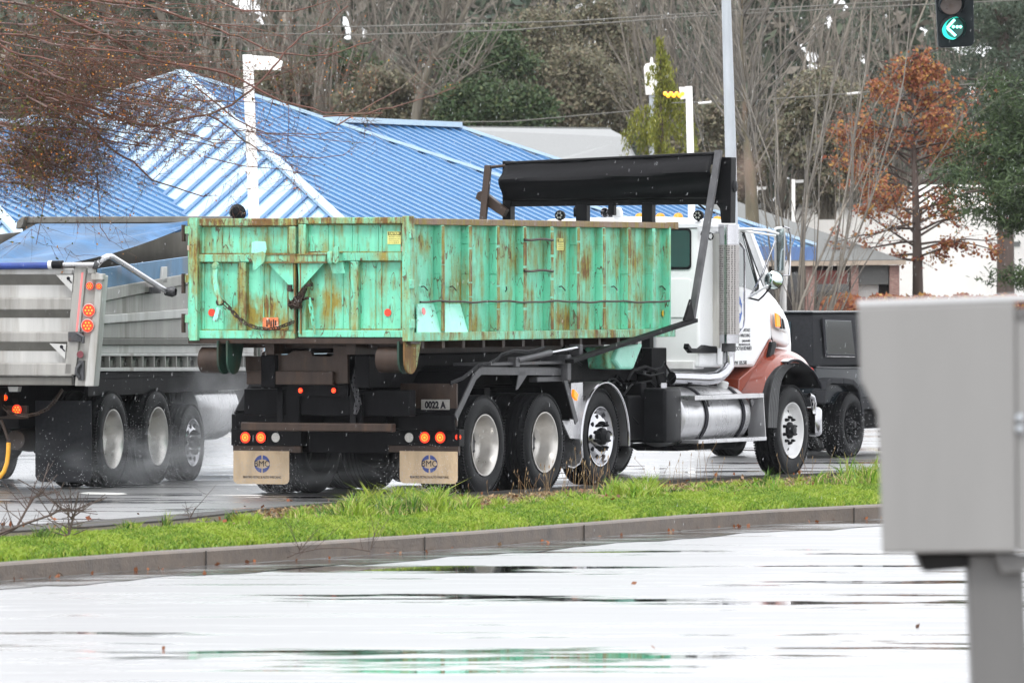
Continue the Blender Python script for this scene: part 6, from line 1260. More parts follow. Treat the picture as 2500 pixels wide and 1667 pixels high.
clumppine(2440, 168, 'tall grey-green pine behind the traffic signal, right of the maple', 72, [(2460, 200, 2330, 190, .5), (2450, 100, 2340, 60, .5), (2450, 150, 2520, 120, .5), (2450, 50, 2520, 10, .5), (2450, 0, 2380, -60, .5), (2450, 260, 2360, 280, .4), (2460, 220, 2540, 230, .5), (2450, 80, 2420, 0, .5)], [(2455, 800), (2455, 400), (2450, 100), (2450, -200)], m_='conifer_dark')
# hedge and ground cover at the far right
rg = np.random.default_rng(5); q = np.stack([rg.uniform((2000 - 1250) / F * 126, (2750 - 1250) / F * 126, 9000), rg.uniform(125, 127, 9000), HC + (HY - 722) / F * 126 - rg.uniform(0, .9, 9000)], 1); q[:, 2] += .03 * np.sin(q[:, 0] * 9)
tag(cards('low_hedge', q, .12, 'maple_leaves', None, rg, .6), 'low red-brown hedge below the orange maple', 'hedge')

# ================================================================== FOREGROUND BARE TREE (branches reach in from the left)
YB = 63.0; rg = random.Random(77); rt = empty('overhanging_tree', (-9.2, YB, 0), 0, 'reddish bare tree with wet twigs hanging in from the upper left', 'tree')
def q1(x, y, dY=0): return P(x / 2.613, y / 2.613, YB + dY)
tkp = [Vector((-9.2, YB, -.1)), Vector((-9.15, YB, 1.4)), Vector((-9.0, YB + .2, 2.6)), Vector((-8.9, YB, 4.4)), Vector((-8.9, YB, 7))]; off(rt, trunk_tube(tkp, [.26, .21, .17, .12, .05], 'trunk', 'bark_brown', rt))
limbs = [([(-200, 420), (0, 480), (330, 620), (520, 660), (700, 740), (900, 800), (1000, 800), (1180, 755), (1330, 735), (1480, 670), (1600, 580), (1700, 480), (1780, 390), (1830, 320), (1930, 220), (2100, 150), (2220, 40)], .019, 0), ([(-100, -60), (250, 0), (640, 5), (800, 20), (960, 40), (1100, 90), (1230, 130), (1400, 190), (1520, 230), (1700, 320), (1850, 345), (2100, 350), (2300, 280), (2400, 250)], .017, .5),
         ([(300, 60), (560, 180), (830, 320), (1050, 400), (1270, 430), (1450, 470), (1590, 540), (1800, 650), (1930, 680), (2060, 720), (2350, 725), (2440, 722)], .016, -.5), ([(2060, 745), (2350, 725), (2500, 690), (2660, 640), (2900, 562)], .008, -.5), ([(2150, 800), (2400, 650), (2560, 560), (2690, 450)], .007, -.3),
         ([(0, 330), (330, 460), (500, 520), (700, 570), (900, 610), (1070, 650), (1230, 710), (1400, 760)], .015, .4), ([(200, 560), (520, 760), (620, 850), (720, 960), (850, 1030), (970, 1150), (1100, 1190), (1300, 1255), (1335, 1235)], .014, .2), ([(1330, 735), (1480, 830), (1560, 900), (1650, 960), (1800, 1000), (2030, 1010), (2200, 990)], .009, 0),
         ([(1200, -60), (1440, 30), (1560, 70), (1870, 75), (2000, 40), (2120, 0)], .010, .7), ([(-100, 760), (0, 800), (200, 830), (400, 820), (700, 900), (950, 940)], .016, -.6), ([(-100, 160), (100, 200), (300, 260), (520, 360), (800, 470), (1000, 560), (1250, 640), (1500, 650)], .013, .9), ([(-60, 850), (150, 960), (330, 1020), (480, 1120), (700, 1240)], .012, -.3),
         ([(540, 650), (490, 780), (430, 890), (380, 945)], .008, -.2), ([(260, 300), (320, 480), (350, 760), (430, 900), (490, 1050)], .007, -.4), ([(1180, 120), (1450, 160), (1700, 200), (1900, 280), (2150, 330)], .006, .2), ([(1550, 560), (1800, 470), (2000, 400), (2180, 330)], .006, .3), ([(1300, 1000), (1550, 1060), (1800, 1080), (2050, 1130)], .006, .1), ([(300, 1100), (280, 1300), (230, 1560)], .006, .1), ([(620, 1100), (630, 1300), (640, 1450), (700, 1540)], .006, .2), ([(1230, 540), (1500, 760), (1700, 850), (2000, 860), (2200, 850)], .008, .5), ([(1500, 830), (1900, 870), (2150, 900), (2350, 915)], .005, .3)]
Sg = []; Sm = []; tips = []
def twig(p, d, L_, r, lev):
    n = max(3, int(L_ / .07)); q = p.copy(); d = d.normalized(); pts_ = [q.copy()]; r_ = r
    for i in range(n):
        d = (d + Vector((rg.gauss(0, .14), rg.gauss(0, .14), rg.gauss(0, .15)))).normalized(); q2 = q + d * (L_ / n); r2_ = r * (1 - .7 * (i + 1) / n); Sg.append((q.copy(), q2.copy(), r_, r2_)); q = q2; r_ = r2_; pts_.append(q.copy())
    tips.extend(pts_[1:])
    if lev > 0:
        for k in range(int(L_ / (.075 if lev == 1 else .085)) + 1):
            i = rg.randrange(0, n); dd = (pts_[i + 1] - pts_[i]).normalized(); a = rg.choice((-1, 1)) * R(rg.uniform(25, 70)); v2 = Vector((dd.x * math.cos(a) - dd.z * math.sin(a), dd.y + rg.uniform(-.6, .6), dd.x * math.sin(a) + dd.z * math.cos(a))); twig(pts_[i], v2, (.09 + .3 * rg.random() ** 2) if lev == 1 else L_ * rg.uniform(.25, .6), max(.0021, r * .55), lev - 1)
def limb(pl, r0, dens, lev=2, maxl=1.0):
    for k in range(len(pl) - 1):
        ra = r0 * (1 - .75 * k / len(pl)); rb2 = r0 * (1 - .75 * (k + 1) / len(pl)); mid = (pl[k] + pl[k + 1]) / 2 + Vector((0, 0, rg.gauss(0, .008))); Sm.append((pl[k], mid, ra, (ra + rb2) / 2)); Sm.append((mid, pl[k + 1], (ra + rb2) / 2, rb2))
        d = pl[k + 1] - pl[k]; n = d.length * dens
        for _ in range(int(n) + (rg.random() < n % 1)):
            p = pl[k].lerp(pl[k + 1], rg.random()); dd = d.normalized(); a = rg.choice((-1, 1)) * R(rg.uniform(20, 75)); v2 = Vector((dd.x * math.cos(a) - dd.z * math.sin(a), rg.uniform(-.7, .7), dd.x * math.sin(a) + dd.z * math.cos(a))); twig(p, v2, rg.uniform(.2, maxl) * (1 if k < len(pl) * .6 else .6), max(.0022, r0 * .28), lev)
for pl, r0, dY in limbs: limb([q1(x, y, dY * (1 - i / len(pl))) for i, (x, y) in enumerate(pl)], r0, 3.2 if r0 > .009 else 2.6, 2 if r0 > .007 else 1, .75)
for k in range(56):                                        # the dense inner crown: long arching shoots
    y0 = rg.uniform(-80, 1130); x0 = rg.uniform(-260, 420 if y0 < 750 else 100); ln = rg.uniform(550, 1300) * (1.2 if y0 < 500 else .9 if y0 < 850 else .62); sl_ = rg.uniform(.0, .42) if y0 < 700 else rg.uniform(.02, .30); pl = []; y = y0
    for i in range(9):
        pl.append(q1(x0 + ln * i / 8, y, rg.uniform(-1.6, 1.6) * .4 + (k % 5 - 2) * .5)); y += sl_ * ln / 8 * (1.2 - .12 * i) + rg.gauss(0, 8)
    limb(pl, rg.uniform(.006, .012), 2.7, 2, .65)
for k in range(20):                                        # long thin outer shoots
    y0 = rg.uniform(-60, 760); x0 = rg.uniform(200, 900); ln = rg.uniform(800, 1300) * (1 if y0 < 500 else .8); sl_ = rg.uniform(.08, .42); y = y0; pl = []
    for i in range(9): pl.append(q1(x0 + ln * i / 8, y, (k % 5 - 2) * .5)); y += sl_ * ln / 8 * (1.4 - .17 * i) + rg.gauss(0, 6)
    limb(pl, rg.uniform(.005, .009), 2.4, 1, .5)
for i, (a0, b0) in enumerate(((0, 2), (1, 3), (3, 3), (4, 3), (5, 2), (6, 3), (7, 2))): Sm.append((tkp[min(4, 1 + (i * 3) // 6)] + Vector((0, 0, .2)), q1(-200, [420, -60, 60, 330, 560, 760, 160][i]), .06, .022))
off(rt, segmesh('branches', Sm, 'bark_red', rt, 6)); off(rt, segmesh('twigs', Sg, 'red_twigs', rt, 3))
rn = np.random.default_rng(3); tp_ = np.array([t[:] for t in tips]); pxs = tp_[:, 0] / tp_[:, 1] * F + 1250
sel = tp_[rn.random(len(tp_)) < .085]; off(rt, cards('buds', sel + rn.normal(0, .006, sel.shape), .020, 'buds', rt, rn, .7))
sel = tp_[(rn.random(len(tp_)) < .12 * np.clip((300 - pxs) / 300, 0, 1) + .01)]; off(rt, cards('moss_tufts', sel + rn.normal(0, .008, sel.shape), .034, 'moss', rt, rn, .6))
dr = tp_[rn.random(len(tp_)) < .022]; V = []; Fq = []
oct_ = np.array([(1, 0, 0), (-1, 0, 0), (0, 1, 0), (0, -1, 0), (0, 0, 1.2), (0, 0, -1.4)]); of = np.array([(0, 2, 4), (2, 1, 4), (1, 3, 4), (3, 0, 4), (2, 0, 5), (1, 2, 5), (3, 1, 5), (0, 3, 5)])
def beads(name, ps, r_, m_, parent, rn):
    ps = np.asarray(ps); n = len(ps); V = (ps[:, None, :] + oct_[None] * (r_ * rn.uniform(.6, 1.3, (n, 1, 1)))).reshape(-1, 3); Fq = (np.arange(n)[:, None, None] * 6 + of[None]).reshape(-1, 3); return npmesh(name, V, Fq, m_, parent)
off(rt, beads('water_drops', dr - np.array([0, .01, .009]), .0045, 'water_drop', rt, rn))
print('fore tree segs', len(Sg), len(Sm), len(tips))
# ================================================================== BUILDINGS
AL = R(25); dA = Vector((math.cos(AL), -math.sin(AL), 0)); dB = Vector((-math.sin(AL), -math.cos(AL), 0)); PITCH = .43; ZE = 2.72
def roof_facet(root, poly, dn, mroof, mseam, name='roof', sp=.36, seam=(.075, .036), loc=None):
    # poly: 3D points on the plane; dn: horizontal downslope unit vector; standing seams clipped to the facet
    o = MB().prism(poly, (0, 0, -.06)).build(name, mroof, root); o.location = loc
    hz = Vector((-dn.y, dn.x, 0)); s3d = (dn + Vector((0, 0, -PITCH))).normalized(); ks = [p.dot(hz) for p in poly]; k = math.ceil(min(ks) / sp) * sp; mb = MB()
    while k < max(ks):
        hits = []
        for a, b in zip(poly, poly[1:] + poly[:1]):
            ka, kb = a.dot(hz), b.dot(hz)
            if (ka - k) * (kb - k) < 0: hits.append(a.lerp(b, (k - ka) / (kb - ka)))
        if len(hits) == 2 and (hits[0] - hits[1]).length > .15: mb.beam(hits[0] + Vector((0, 0, seam[1] * .4)), hits[1] + Vector((0, 0, seam[1] * .4)), seam[0], seam[1])
        k += sp
    if mseam and mb.v: mb.build('standing_seams', mseam, o)
    return o
def hip_roof(root, O_, x0, x1, y0, y1, rx0, rx1, ry0, ry1, ze, zr, mroof, mseam, trim, sp=.36):
    # local axes: x = dA, y = -dB ; ridge box rx/ry (degenerate), eave rectangle x0..x1,y0..y1
    W3 = lambda x, y, z: Vector((O_.x, O_.y, 0)) + dA * x - dB * y + Vector((0, 0, z)); loc = tuple(-c for c in root.location)
    E = [W3(x0, y0, ze), W3(x1, y0, ze), W3(x1, y1, ze), W3(x0, y1, ze)]; Rg = [W3(rx0, ry0, zr), W3(rx1, ry0, zr), W3(rx1, ry1, zr), W3(rx0, ry1, zr)]
    def dd(pts):
        r_ = []
        for p in pts:
            if not r_ or (p - r_[-1]).length > 1e-3: r_.append(p)
        if (r_[0] - r_[-1]).length < 1e-3: r_.pop()
        return r_
    for q, dn in (((E[0], E[1], Rg[1], Rg[0]), dB), ((E[1], E[2], Rg[2], Rg[1]), dA), ((E[2], E[3], Rg[3], Rg[2]), -dB), ((E[3], E[0], Rg[0], Rg[3]), -dA)): roof_facet(root, dd(q), dn, mroof, mseam, sp=sp, loc=loc)
    if trim:
        for a, b in ((E[0], Rg[0]), (E[1], Rg[1]), (E[2], Rg[2]), (E[3], Rg[3])): o = MB().beam(a + Vector((0, 0, .04)), b + Vector((0, 0, .04)), .17, .05).build('hip_cap', trim, root); o.location = loc
        mb = MB()
        for a, b in ((Rg[0], Rg[1]), (Rg[1], Rg[2])):
            if (a - b).length > .05: mb.beam(a + Vector((0, 0, .05)), b + Vector((0, 0, .05)), .30, .09)
        if mb.v: o = mb.build('ridge_cap', trim, root); o.location = loc
    return E
a0 = P(440, 180, 118); br = empty('restaurant', (a0.x, a0.y, 0), 0, 'low building with a wide blue standing-seam metal roof behind the trucks', 'building')
run = (a0.z - ZE) / PITCH; loc = tuple(-c for c in br.location)
E1 = hip_roof(br, a0, -run, run, -run, run, 0, 0, 0, 0, ZE, a0.z, 'roof_blue', 'roof_blue_seam', 'roof_trim')
r1 = P(1110, 312, 126); rn_ = (r1.z - ZE) / PITCH; hip_roof(br, r1, -rn_, rn_, -14, rn_, 0, 0, -9.0, 0, ZE, r1.z, 'roof_blue', 'roof_blue_seam', 'roof_trim')
r2_ = P(150, 312, 115); rn2 = (r2_.z - ZE) / PITCH; hip_roof(br, r2_, -rn2, rn2, -9, 4, 0, 0, -9 + rn2, 4, ZE, r2_.z, 'roof_blue', 'roof_blue_seam', 'roof_trim')
Wb = lambda x, y, z, O_=a0: Vector((O_.x, O_.y, 0)) + dA * x - dB * y + Vector((0, 0, z))
mb = MB(); k = run - .6
for (p, q) in (((-k, -k), (k, -k)), ((k, -k), (k, k)), ((k, k), (-k, k)), ((-k, k), (-k, -k))): mb.beam(Wb(*p, 1.25), Wb(*q, 1.25), .2, 2.7)
o = mb.build('wall', 'stucco_white', br); o.location = loc
mb = MB()
for (p, q) in zip(E1, E1[1:] + E1[:1]): mb.beam(p - Vector((0, 0, .1)), q - Vector((0, 0, .1)), .04, .22)
Wr = lambda x, y, z: Wb(x, y, z, r1)
for (p, q) in (((rn_, -14), (rn_, rn_)), ((rn_, rn_), (-rn_, rn_)), ((-rn_, -14), (rn_, -14))): mb.beam(Wr(*p, ZE - .12), Wr(*q, ZE - .12), .04, .24)
o = mb.build('fascia', 'fascia_blue', br); o.location = loc
for i in range(5):
    c = Wb(k + .11, -k + 1.5 + i * 2.2, 1.5); o = MB().box(-.03, .03, -.7, .7, -.6, .7).build('window', 'window_black', br); o.location = c - br.location; o.rotation_euler = (0, 0, -AL)
mb = MB()
for px in (1862, 1912): p = P(px, 640, 129); mb.tube([(p.x, p.y, 0), (p.x, p.y, 1.9), (p.x + .02, p.y, 2.15), (p.x + .08, p.y, ZE)], .06, 10)
o = mb.build('canopy_post', 'stucco_white', br, smooth=True); o.location = loc
# light grey roof behind
gb = empty('grey_roof_building', (P(1300, 400, 150).x, 152, 0), 0, 'building with a plain pale grey shingle roof behind the blue roof', 'building'); lo2 = tuple(-c for c in gb.location)
def roofpoly(pts, parent, m_, name='roof', th=(0, .2, -.05)): o = MB().prism(pts, th).build(name, m_, parent); o.location = tuple(-c for c in parent.location); return o
roofpoly([P(960, 309, 156), P(1490, 316, 156), P(1527, 335, 150), P(1600, 470, 146), P(1600, 520, 146), P(960, 520, 146)], gb, 'shingle_light')
roofpoly([P(955, 306, 156.1), P(1492, 312, 156.1), P(1492, 317, 156.1), P(955, 311, 156.1)], gb, 'shingle_grey', 'ridge_cap')
mb = MB(); mb.box(-4, 3.2, -5, 6, 0, 3.3); o = mb.build('wall', 'stucco_white', gb)
# white warehouse behind
wbp = P(2250, 700, 172); wb = empty('white_building', (wbp.x, 172, 0), 0, 'long plain white building behind the brick building and maple', 'building')
xl, xr = P(1875, 600, 172).x - wbp.x, 14; ztp = P(1800, 506, 172).z
MB().box(xl, xr, 0, 8, 0, ztp).build('wall', 'stucco_white', wb); MB().box(xl - .1, P(2190, 500, 172).x - wbp.x, -.12, 8.1, ztp + .004, ztp + .10).build('parapet_cap', 'shingle_grey', wb); MB().box(P(2250, 500, 172).x - wbp.x, xr, 1.5, 8.2, ztp + .01, ztp + .55).build('upper_wall', 'stucco_white', wb)
MB().box(P(2462, 590, 172).x - wbp.x, P(2490, 590, 172).x - wbp.x, -.03, .02, P(0, 602, 172).z, P(0, 590, 172).z).build('wall_vent', 'shingle_grey', wb)
# brick building with hip roof
Yb = 136; bb = empty('brick_building', (P(2050, 700, Yb).x, Yb, 0), 0, 'small brick office with a low grey hip roof right of the cab', 'building')
ev0, ev1 = P(1740, 652, Yb), P(2212, 640, Yb); roofpoly([P(1740, 640, Yb), P(2205, 634, Yb), P(1905, 530, Yb + 5), P(1740, 470, Yb + 7)], bb, 'shingle_grey', th=(0, .3, -.06))
roofpoly([P(2205, 634, Yb), P(2195, 638, Yb + 12), P(1905, 530, Yb + 5.2)], bb, 'shingle_grey', th=(0, 0, -.05))
roofpoly([P(1740, 641, Yb - .1), P(2212, 635, Yb - .1), P(2212, 646, Yb - .1), P(1740, 652, Yb - .1)], bb, 'trim_tan', 'gutter', (0, .15, 0))
gx = lambda px: P(px, 700, Yb).x - bb.location.x
zE = P(2100, 646, Yb).z
mb = MB(); mb.box(gx(1700), gx(2190), .5, 9, 0, zE - .02); mb.build('wall', 'dark_wall', bb)
for px0, px1 in ((1848, 1868), (1968, 1992), (2078, 2096), (2172, 2196)): MB().box(gx(px0), gx(px1), .02, .52, 0, zE - .01).build('brick_pier', 'brick', bb)
for px0, px1 in ((1935, 1968), (2066, 2078)): MB().prism([(gx(px0), .3, 0), (gx(px1), .3, 0), (gx(px1), .3, zE - .1), (gx(px1) - .01, .3, zE - .1)], (0, .2, 0)).build('brick_pier', 'brick', bb)
MB().box(gx(1994), gx(2070), .12, .2, P(0, 693, Yb).z, P(0, 660, Yb).z).build('awning', 'awning_red', bb); MB().box(gx(2096), gx(2170), .12, .2, P(0, 694, Yb).z, P(0, 647, Yb).z).build('window_blind', 'blind_grey', bb)
for px0, px1 in ((1868, 1966), (1994, 2076), (2098, 2148)): o = MB().box(gx(px0), gx(px1), .40, .48, .3, zE - .15).build('window', 'window_black', bb); MB().box(gx(px0), gx(px1), .37, .40, 1.3, 1.34).build('glazing_bar', 'trim_tan', o)
MB().box(gx(2098), gx(2146), .34, .36, .2, P(0, 695, Yb).z).build('white_door', 'stucco_white', bb)  # plain white door panel

# ================================================================== POSTS, LAMPS, SIGNAL, WIRES
def thing1(name, mb, m_, label, cat, group=None, **k): return tag(mb.build(name, m_, None, **k), label, cat, group)
Y = 98; wp_ = empty('sign_post', (P(622, 700, Y).x, Y, 0), 0, 'tall white post with a square arm at its top in front of the blue roof', 'post')
def lb(mb, name, root, m_, **k): o = mb.build(name, m_, root, **k); o.location = tuple(-c for c in root.location); return o
lb(MB().prism([P(592, 134, Y), P(617, 134, Y), P(634, 560, Y), P(640, 1060, Y), P(612, 1060, Y), P(608, 560, Y)], (0, .14, 0)), 'post', wp_, 'stucco_white', bevel=.005)
lb(MB().prism([P(617.5, 136, Y), P(668, 139, Y), P(690, 150, Y), P(684, 172, Y), P(618.5, 171, Y)], (0, .13, 0)), 'arm', wp_, 'stucco_white', bevel=.005)
Y = 118; lp = empty('lit_post', (P(1689, 700, Y).x, Y, 0), 0, 'white post with a short orange lit strip beside the weeping cedar', 'post')
lb(MB().prism([P(1674, 211, Y), P(1690, 211, Y), P(1697, 480, Y), P(1697, 980, Y), P(1680, 980, Y), P(1680, 480, Y)], (0, .12, 0)), 'post', lp, 'stucco_white')
lb(MB().prism([P(1658, 213, Y), P(1674, 213, Y), P(1674, 241, Y), P(1662, 243, Y)], (0, .1, 0)), 'arm', lp, 'stucco_white')
g = MB()
for k in range(7): g.lathe([(0, .02), (.03, .035), (.05, .001)], P(1624 + k * 7, 229 + (k % 2) * 5, Y), (0, -1, 0), 8)
lb(g, 'light_strip', lp, 'orange_strip'); lb(MB().beam(P(1620, 226, Y + .1), P(1676, 226, Y + .1), .04), 'strip_bracket', lp, 'dark_wall')
Y = 146; yl = empty('yard_lamp', (P(1592, 700, Y).x, Y, 0), 0, 'white drum-shaped yard lamp on a pole rising beside the cedar top', 'street lamp')
lb(MB().lathe([(0, .10), (0, .12), (.55, .16), (.62, .12), (.64, .03), (.75, .02), (.76, .001)], P(1591, 232, Y), (0, 0, 1), 20), 'lamp_head', yl, 'stucco_white', smooth=True); lb(MB().tube([P(1592, 900, Y), P(1591, 232, Y)], .05, 8), 'pole', yl, 'galvanised')
for i, (px, y0, Y, lbq) in enumerate(((1846, 455, 150, 'short white lamp post seen between the stems left of the brick building'), (1937, 438, 152, 'white lamp post with a small sideways head above the brick building roof'))):
    o = empty('lamp_post', (P(px, 700, Y).x, Y, 0), 0, lbq, 'street lamp', 'white lamp posts behind the brick building'); lb(MB().prism([P(px - 4, y0, Y), P(px + 4, y0, Y), P(px + 6, 950, Y), P(px - 4, 950, Y)], (0, .08, 0)), 'pole', o, 'stucco_white')
    lb(MB().prism([P(px + 4.5, y0 + 2, Y), P(px + 26, y0 + 1, Y), P(px + 24, y0 + 8, Y), P(px + 5, y0 + 9, Y)], (0, .1, 0)), 'lamp_head', o, 'dump_light')
# galvanised signal pole with mast arm, signal head hangs from the arm
Y = 90; gp_ = empty('signal_pole', (P(1795, 700, Y).x, Y, 0), 0, 'galvanised steel signal pole rising behind the truck cab', 'pole')
pb, pt = P(1797, 1105, Y), P(1768, -180, Y); pt.y += 0
lb(MB().tube([pb, P(1784, 370, Y), P(1773, 0, Y), pt], [.085, .07, .058, .055], 20), 'pole', gp_, 'galvanised', smooth=True)
arm_z = pt.z - .15; sx_ = P(2330, 0, 87).x
lb(MB().tube([(pt.x, Y, arm_z), (pt.x + 1.5, Y - 1.5, arm_z + .12), (sx_ + .6, 87, arm_z + .15)], [.05, .045, .03], 12), 'mast_arm', gp_, 'galvanised', smooth=True)
sg = empty('traffic_signal', (sx_, 87, P(0, 117, 87).z), 0, 'black traffic signal head showing a green left arrow, hanging at the top right', 'traffic signal'); Y = 87
def sgb(mb, name, m_, par=None, **k): o = mb.build(name, m_, par or sg, **k); 
def lbs(mb, name, m_, **k): o = mb.build(name, m_, sg, **k); o.location = tuple(-c for c in sg.location); return o
hz_ = P(0, 117, Y).z; xs0, xs1 = P(2288, 60, Y).x, P(2377, 60, Y).x
lbs(MB().prism([P(2278, -120, Y), P(2376, -120, Y), P(2378.5, 105, Y), P(2372, 113, Y), P(2298, 117, Y), P(2291, 112, Y)], (0, .16, 0)), 'housing', 'signal_housing', bevel=.012)
sgs = ((2325, 69, 'green_lens'), (2321, 10, 'signal_dark_lens'), (2317, -50, 'signal_dark_lens'))
for px, py, m_ in sgs:
    c = P(px, py, Y) + Vector((0, -.02, 0)); o = lbs(MB().lathe([(0, .001), (-.02, .08), (0, .13)], c, (0, -1, 0), 28), 'lens', m_, smooth=True)
    vz = MB(); n = 26; a_ = []; b_ = []
    for k in range(n + 1):
        t = R(-40 + 260 * k / n); rr2 = .15; q = c + Vector((math.cos(t) * rr2, 0, math.sin(t) * rr2)); ln_ = .24 * (.35 + .65 * max(0, math.sin(max(0, min(math.pi, t)))) ) ; a_.append(q); b_.append(q + Vector((.04 * ln_ / .24, -ln_, -.02)))
    vz.add(a_ + b_, [(k, k + 1, n + 2 + k, n + 1 + k) for k in range(n)]); vo_ = lbs(vz, 'visor', 'signal_housing', smooth=True); md = vo_.modifiers.new('t', 'SOLIDIFY'); md.thickness = .006
c = P(2327, 69, Y) + Vector((0, -.05, 0)); g = MB(); t_ = Vector((-.085, 0, 0))
for p, q in (((-.075, .0), (.015, .098)), ((-.075, .0), (.025, -.095))): g.beam(c + Vector((p[0], 0, p[1])), c + Vector((q[0], 0, q[1])), .028, .03, up=(0, 1, 0))
for x in (.0, .045, .085): disc(g, c + Vector((x, 0, .012)), (0, -1, 0), .017, .02, 10)
lbs(g, 'arrow', 'green_led')
g = MB(); cc_ = P(2325, 69, Y) + Vector((0, -.045, 0)); qq = []
for k in range(15): t = R(70 + 205 * k / 14); qq.append((cc_ + Vector((math.cos(t) * .142, 0, math.sin(t) * .142)), cc_ + Vector((.035 + math.cos(t) * .118, 0, math.sin(t) * .125))))
for a, b in zip(qq, qq[1:]): g.prism([a[0], b[0], b[1], a[1]], (0, -.01, 0))
lbs(g, 'visor_glow', 'green_glow')  # emissive crescent paints the arrow's green light on the visor
mb = MB(); mb.tube([(sx_, 87.08, P(0, -118, Y).z), (sx_, 87.08, arm_z + .15)], .025, 8); lbs(mb, 'hanger', 'galvanised')
def wire(pts, r_, label, ins=()):
    p = [P(x, y, Y_) for x, y, Y_ in pts]; fine = []
    for a, b in zip(p, p[1:]):
        for k in range(8): fine.append(a.lerp(b, k / 8))
    fine.append(p[-1]); o = empty('power_line', p[0], 0, label, 'wire', 'overhead wires across the trees'); w_ = MB().tube(fine, r_, 5).build('cable', 'dump_dark', o); w_.location = -p[0]
    for x, y, Y_ in ins: k = MB().tube([P(x, y, Y_), P(x + 32, y - 3, Y_)], .022, 8).build('insulator', 'stucco_white', o); k.location = -p[0]
wire([(200, 52, 150), (860, 66, 150), (1400, 52, 150), (1700, 33, 150), (2900, -40, 150)], .013, 'upper pale overhead wire crossing the trees above the grey roof')
wire([(200, 74, 151), (860, 86, 151), (1250, 74, 151), (1700, 40, 151), (2900, -20, 151)], .013, 'second pale overhead wire, just below the upper one')
wire([(900, 300, 149), (1250, 297, 149), (1530, 272, 149), (1640, 262, 149)], .010, 'low thin wire just over the ridge of the grey roof')
wire([(1640, 252, 140), (1850, 245, 140), (2070, 229, 140), (2500, 196, 140), (2900, 170, 140)], .011, 'thin wire with pale insulators crossing in front of the maple', ((2068, 230, 139.9), (1705, 253, 139.9)))

# ================================================================== UTILITY BOX (near, out of focus)
Y = 19.0; ub = empty('utility_box', (P(2430, 1400, Y).x, Y, .11), 0, 'blank light grey metal utility box on a square post, blurred in the right foreground', 'utility box')
def lu(mb, name, m_, **k): o = mb.build(name, m_, ub, **k); o.location = tuple(-c for c in ub.location); return o
body_ = lu(MB().prism([P(x, y, Y) for x, y in ((2094, 749), (2478, 737), (2482, 1347), (2154, 1351), (2147, 1120), (2141, 1008), (2101, 930))], (.02, .36, 0)), 'body', 'box_grey', bevel=.006)
lu(MB().prism([P(x, y, Y) for x, y in ((2092, 743), (2560, 727), (2560, 735), (2092, 751))], (.02, .40, .010)), 'lid', 'box_lid', bevel=.004)
lu(MB().prism([P(x, y, Y + .01) for x, y in ((2479, 756), (2640, 752), (2640, 1348), (2484, 1347))], (.02, .34, 0)), 'side_door', 'box_grey', bevel=.004)
lu(MB().prism([P(x, y, Y) for x, y in ((2479, 752), (2640, 747), (2640, 768), (2480, 775))], (.0, .05, 0)), 'door_recess', 'post_grey')
g = MB(); 
for y in (1020, 1047): g.lathe([(0, .012), (.006, .010), (.008, .001)], P(2490, y, Y), (0, -1, 0), 12)
lu(g, 'bolt', 'galvanised')
lu(MB().prism([P(x, y, Y + .05) for x, y in ((2240, 1352), (2258, 1396), (2366, 1386), (2366, 1352))], (0, .24, 0)), 'bracket', 'bracket_black', bevel=.004)
lu(MB().prism([P(x, y, Y + .03) for x, y in ((2424, 1352), (2446, 1400), (2492, 1396), (2560, 1360), (2560, 1352))], (0, .02, 0)), 'bracket', 'post_grey', bevel=.003)
p0, p1 = P(2362, 1352, Y + .06), P(2497, 1352, Y + .06); q0, q1_ = P(2376, 1700, Y + .06), P(2512, 1700, Y + .06); kz = (p0.z - .1) / (p0.z - q0.z); b0 = p0.lerp(q0, kz); b1 = p1.lerp(q1_, kz)
lu(MB().prism([p0, p1, b1, b0], (0, .135, 0)), 'post', 'post_grey', bevel=.008)

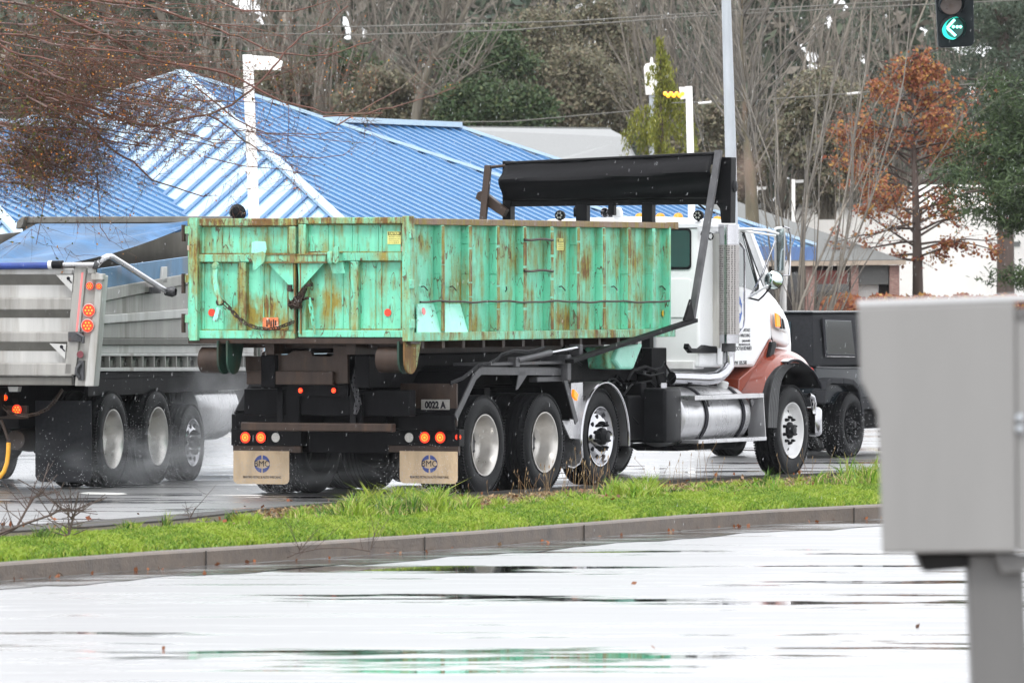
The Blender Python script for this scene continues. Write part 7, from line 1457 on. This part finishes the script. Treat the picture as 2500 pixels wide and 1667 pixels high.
# ================================================================== SPRAY AND RAIN
def puff(name, c, r_, dens, label, rz=0, sc=2.2, lo=.40, hi=.70, col=(.92, .95, .98)):
    bm = bmesh.new(); bmesh.ops.create_icosphere(bm, subdivisions=3, radius=1); me = bpy.data.meshes.new(name); bm.to_mesh(me); bm.free(); me.materials.append(volmat('spray_' + str(len(MATS)), dens, col, sc, lo, hi))
    o = bpy.data.objects.new(name, me); COL.objects.link(o); o.location = c; o.scale = r_; o.rotation_euler = (0, 0, rz); tag(o, label, 'spray', kind='stuff'); return o
def dl(u, v, z, fr_=D):
    return (fr_.o[0] + u * fr_.a[0] + v * fr_.n[0], fr_.o[1] + u * fr_.a[1] + v * fr_.n[1], z)
puff('tyre_spray', dl(2.6, -.15, .75), (1.15, .55, .85), 1.1, 'white road spray hanging round the last wheel of the silver dump truck', D.rz)
puff('tyre_spray', dl(.9, -.1, .28), (2.6, .6, .38), 1.1, 'low white spray along the wheels of the silver dump truck', D.rz)
puff('tyre_spray', dl(-.9, 1.2, .25, T), (1.4, 1.4, .22), .12, 'thin spray behind the rear wheels of the white truck', T.rz)
puff('tyre_spray', dl(-1.0, 1.4, .3, D), (1.4, 1.6, .45), .35, 'thin spray behind the silver dump truck', D.rz)
puff('exhaust_smoke', P(1812, 420, 79), (.30, .3, .36), 3.0, 'faint brown exhaust haze above the chrome stack', 0, 1.6, .4, .7, (.45, .33, .28))
rn = np.random.default_rng(11)
n = 3800; Yv = rn.uniform(58, 90, n); px = rn.uniform(-20, 2520, n); py = rn.uniform(-20, 1690, n); ps = np.stack([(px - 1250) / F * Yv, Yv, HC + (HY - py) / F * Yv], 1); ps = ps[ps[:, 2] > .05]
Sg = [(Vector(p), Vector(p) + Vector((.003, 0, float(l_))), (.0008), .0006) for p, l_ in zip(ps, rn.uniform(.008, .030, len(ps)))]
tag(segmesh('rain', Sg, 'water_drop', n=3), 'fine falling rain drops in front of the trucks', 'rain', kind='stuff')
pts = []
for _ in range(5200):
    k = rn.random()
    if k < .4: c = dl(rn.uniform(-.9, 3.4), rn.uniform(-.5, .1), abs(rn.normal(0, .42)) + .02, D)
    elif k < .7: c = dl(-.55 - abs(rn.normal(0, .35)), rn.choice([.15, .45, 1.95, 2.3]) + rn.normal(0, .12), abs(rn.normal(0, .22)) + .02, T)
    else: c = dl(rn.uniform(-.8, .6), rn.uniform(-.2, .4), abs(rn.normal(0, .35)) + .02, J) if k > .85 else dl(-.7 - abs(rn.normal(0, .5)), rn.uniform(0, 2.4), abs(rn.normal(0, .25)) + .02, D)
    pts.append(c)
tag(beads('spray_drops', pts, .0028, 'water_drop', None, rn), 'flying water drops thrown up by the truck wheels', 'water drops', kind='stuff')

# ================================================================== RAINY AIR
hb = MB().box(-160, 160, -12, 330, -1.2, 15.5).build('haze', volmat('rain_haze', .00009, (.93, .95, .98), 0)); tag(hb, 'thin grey rain haze filling the air', 'haze', kind='stuff')
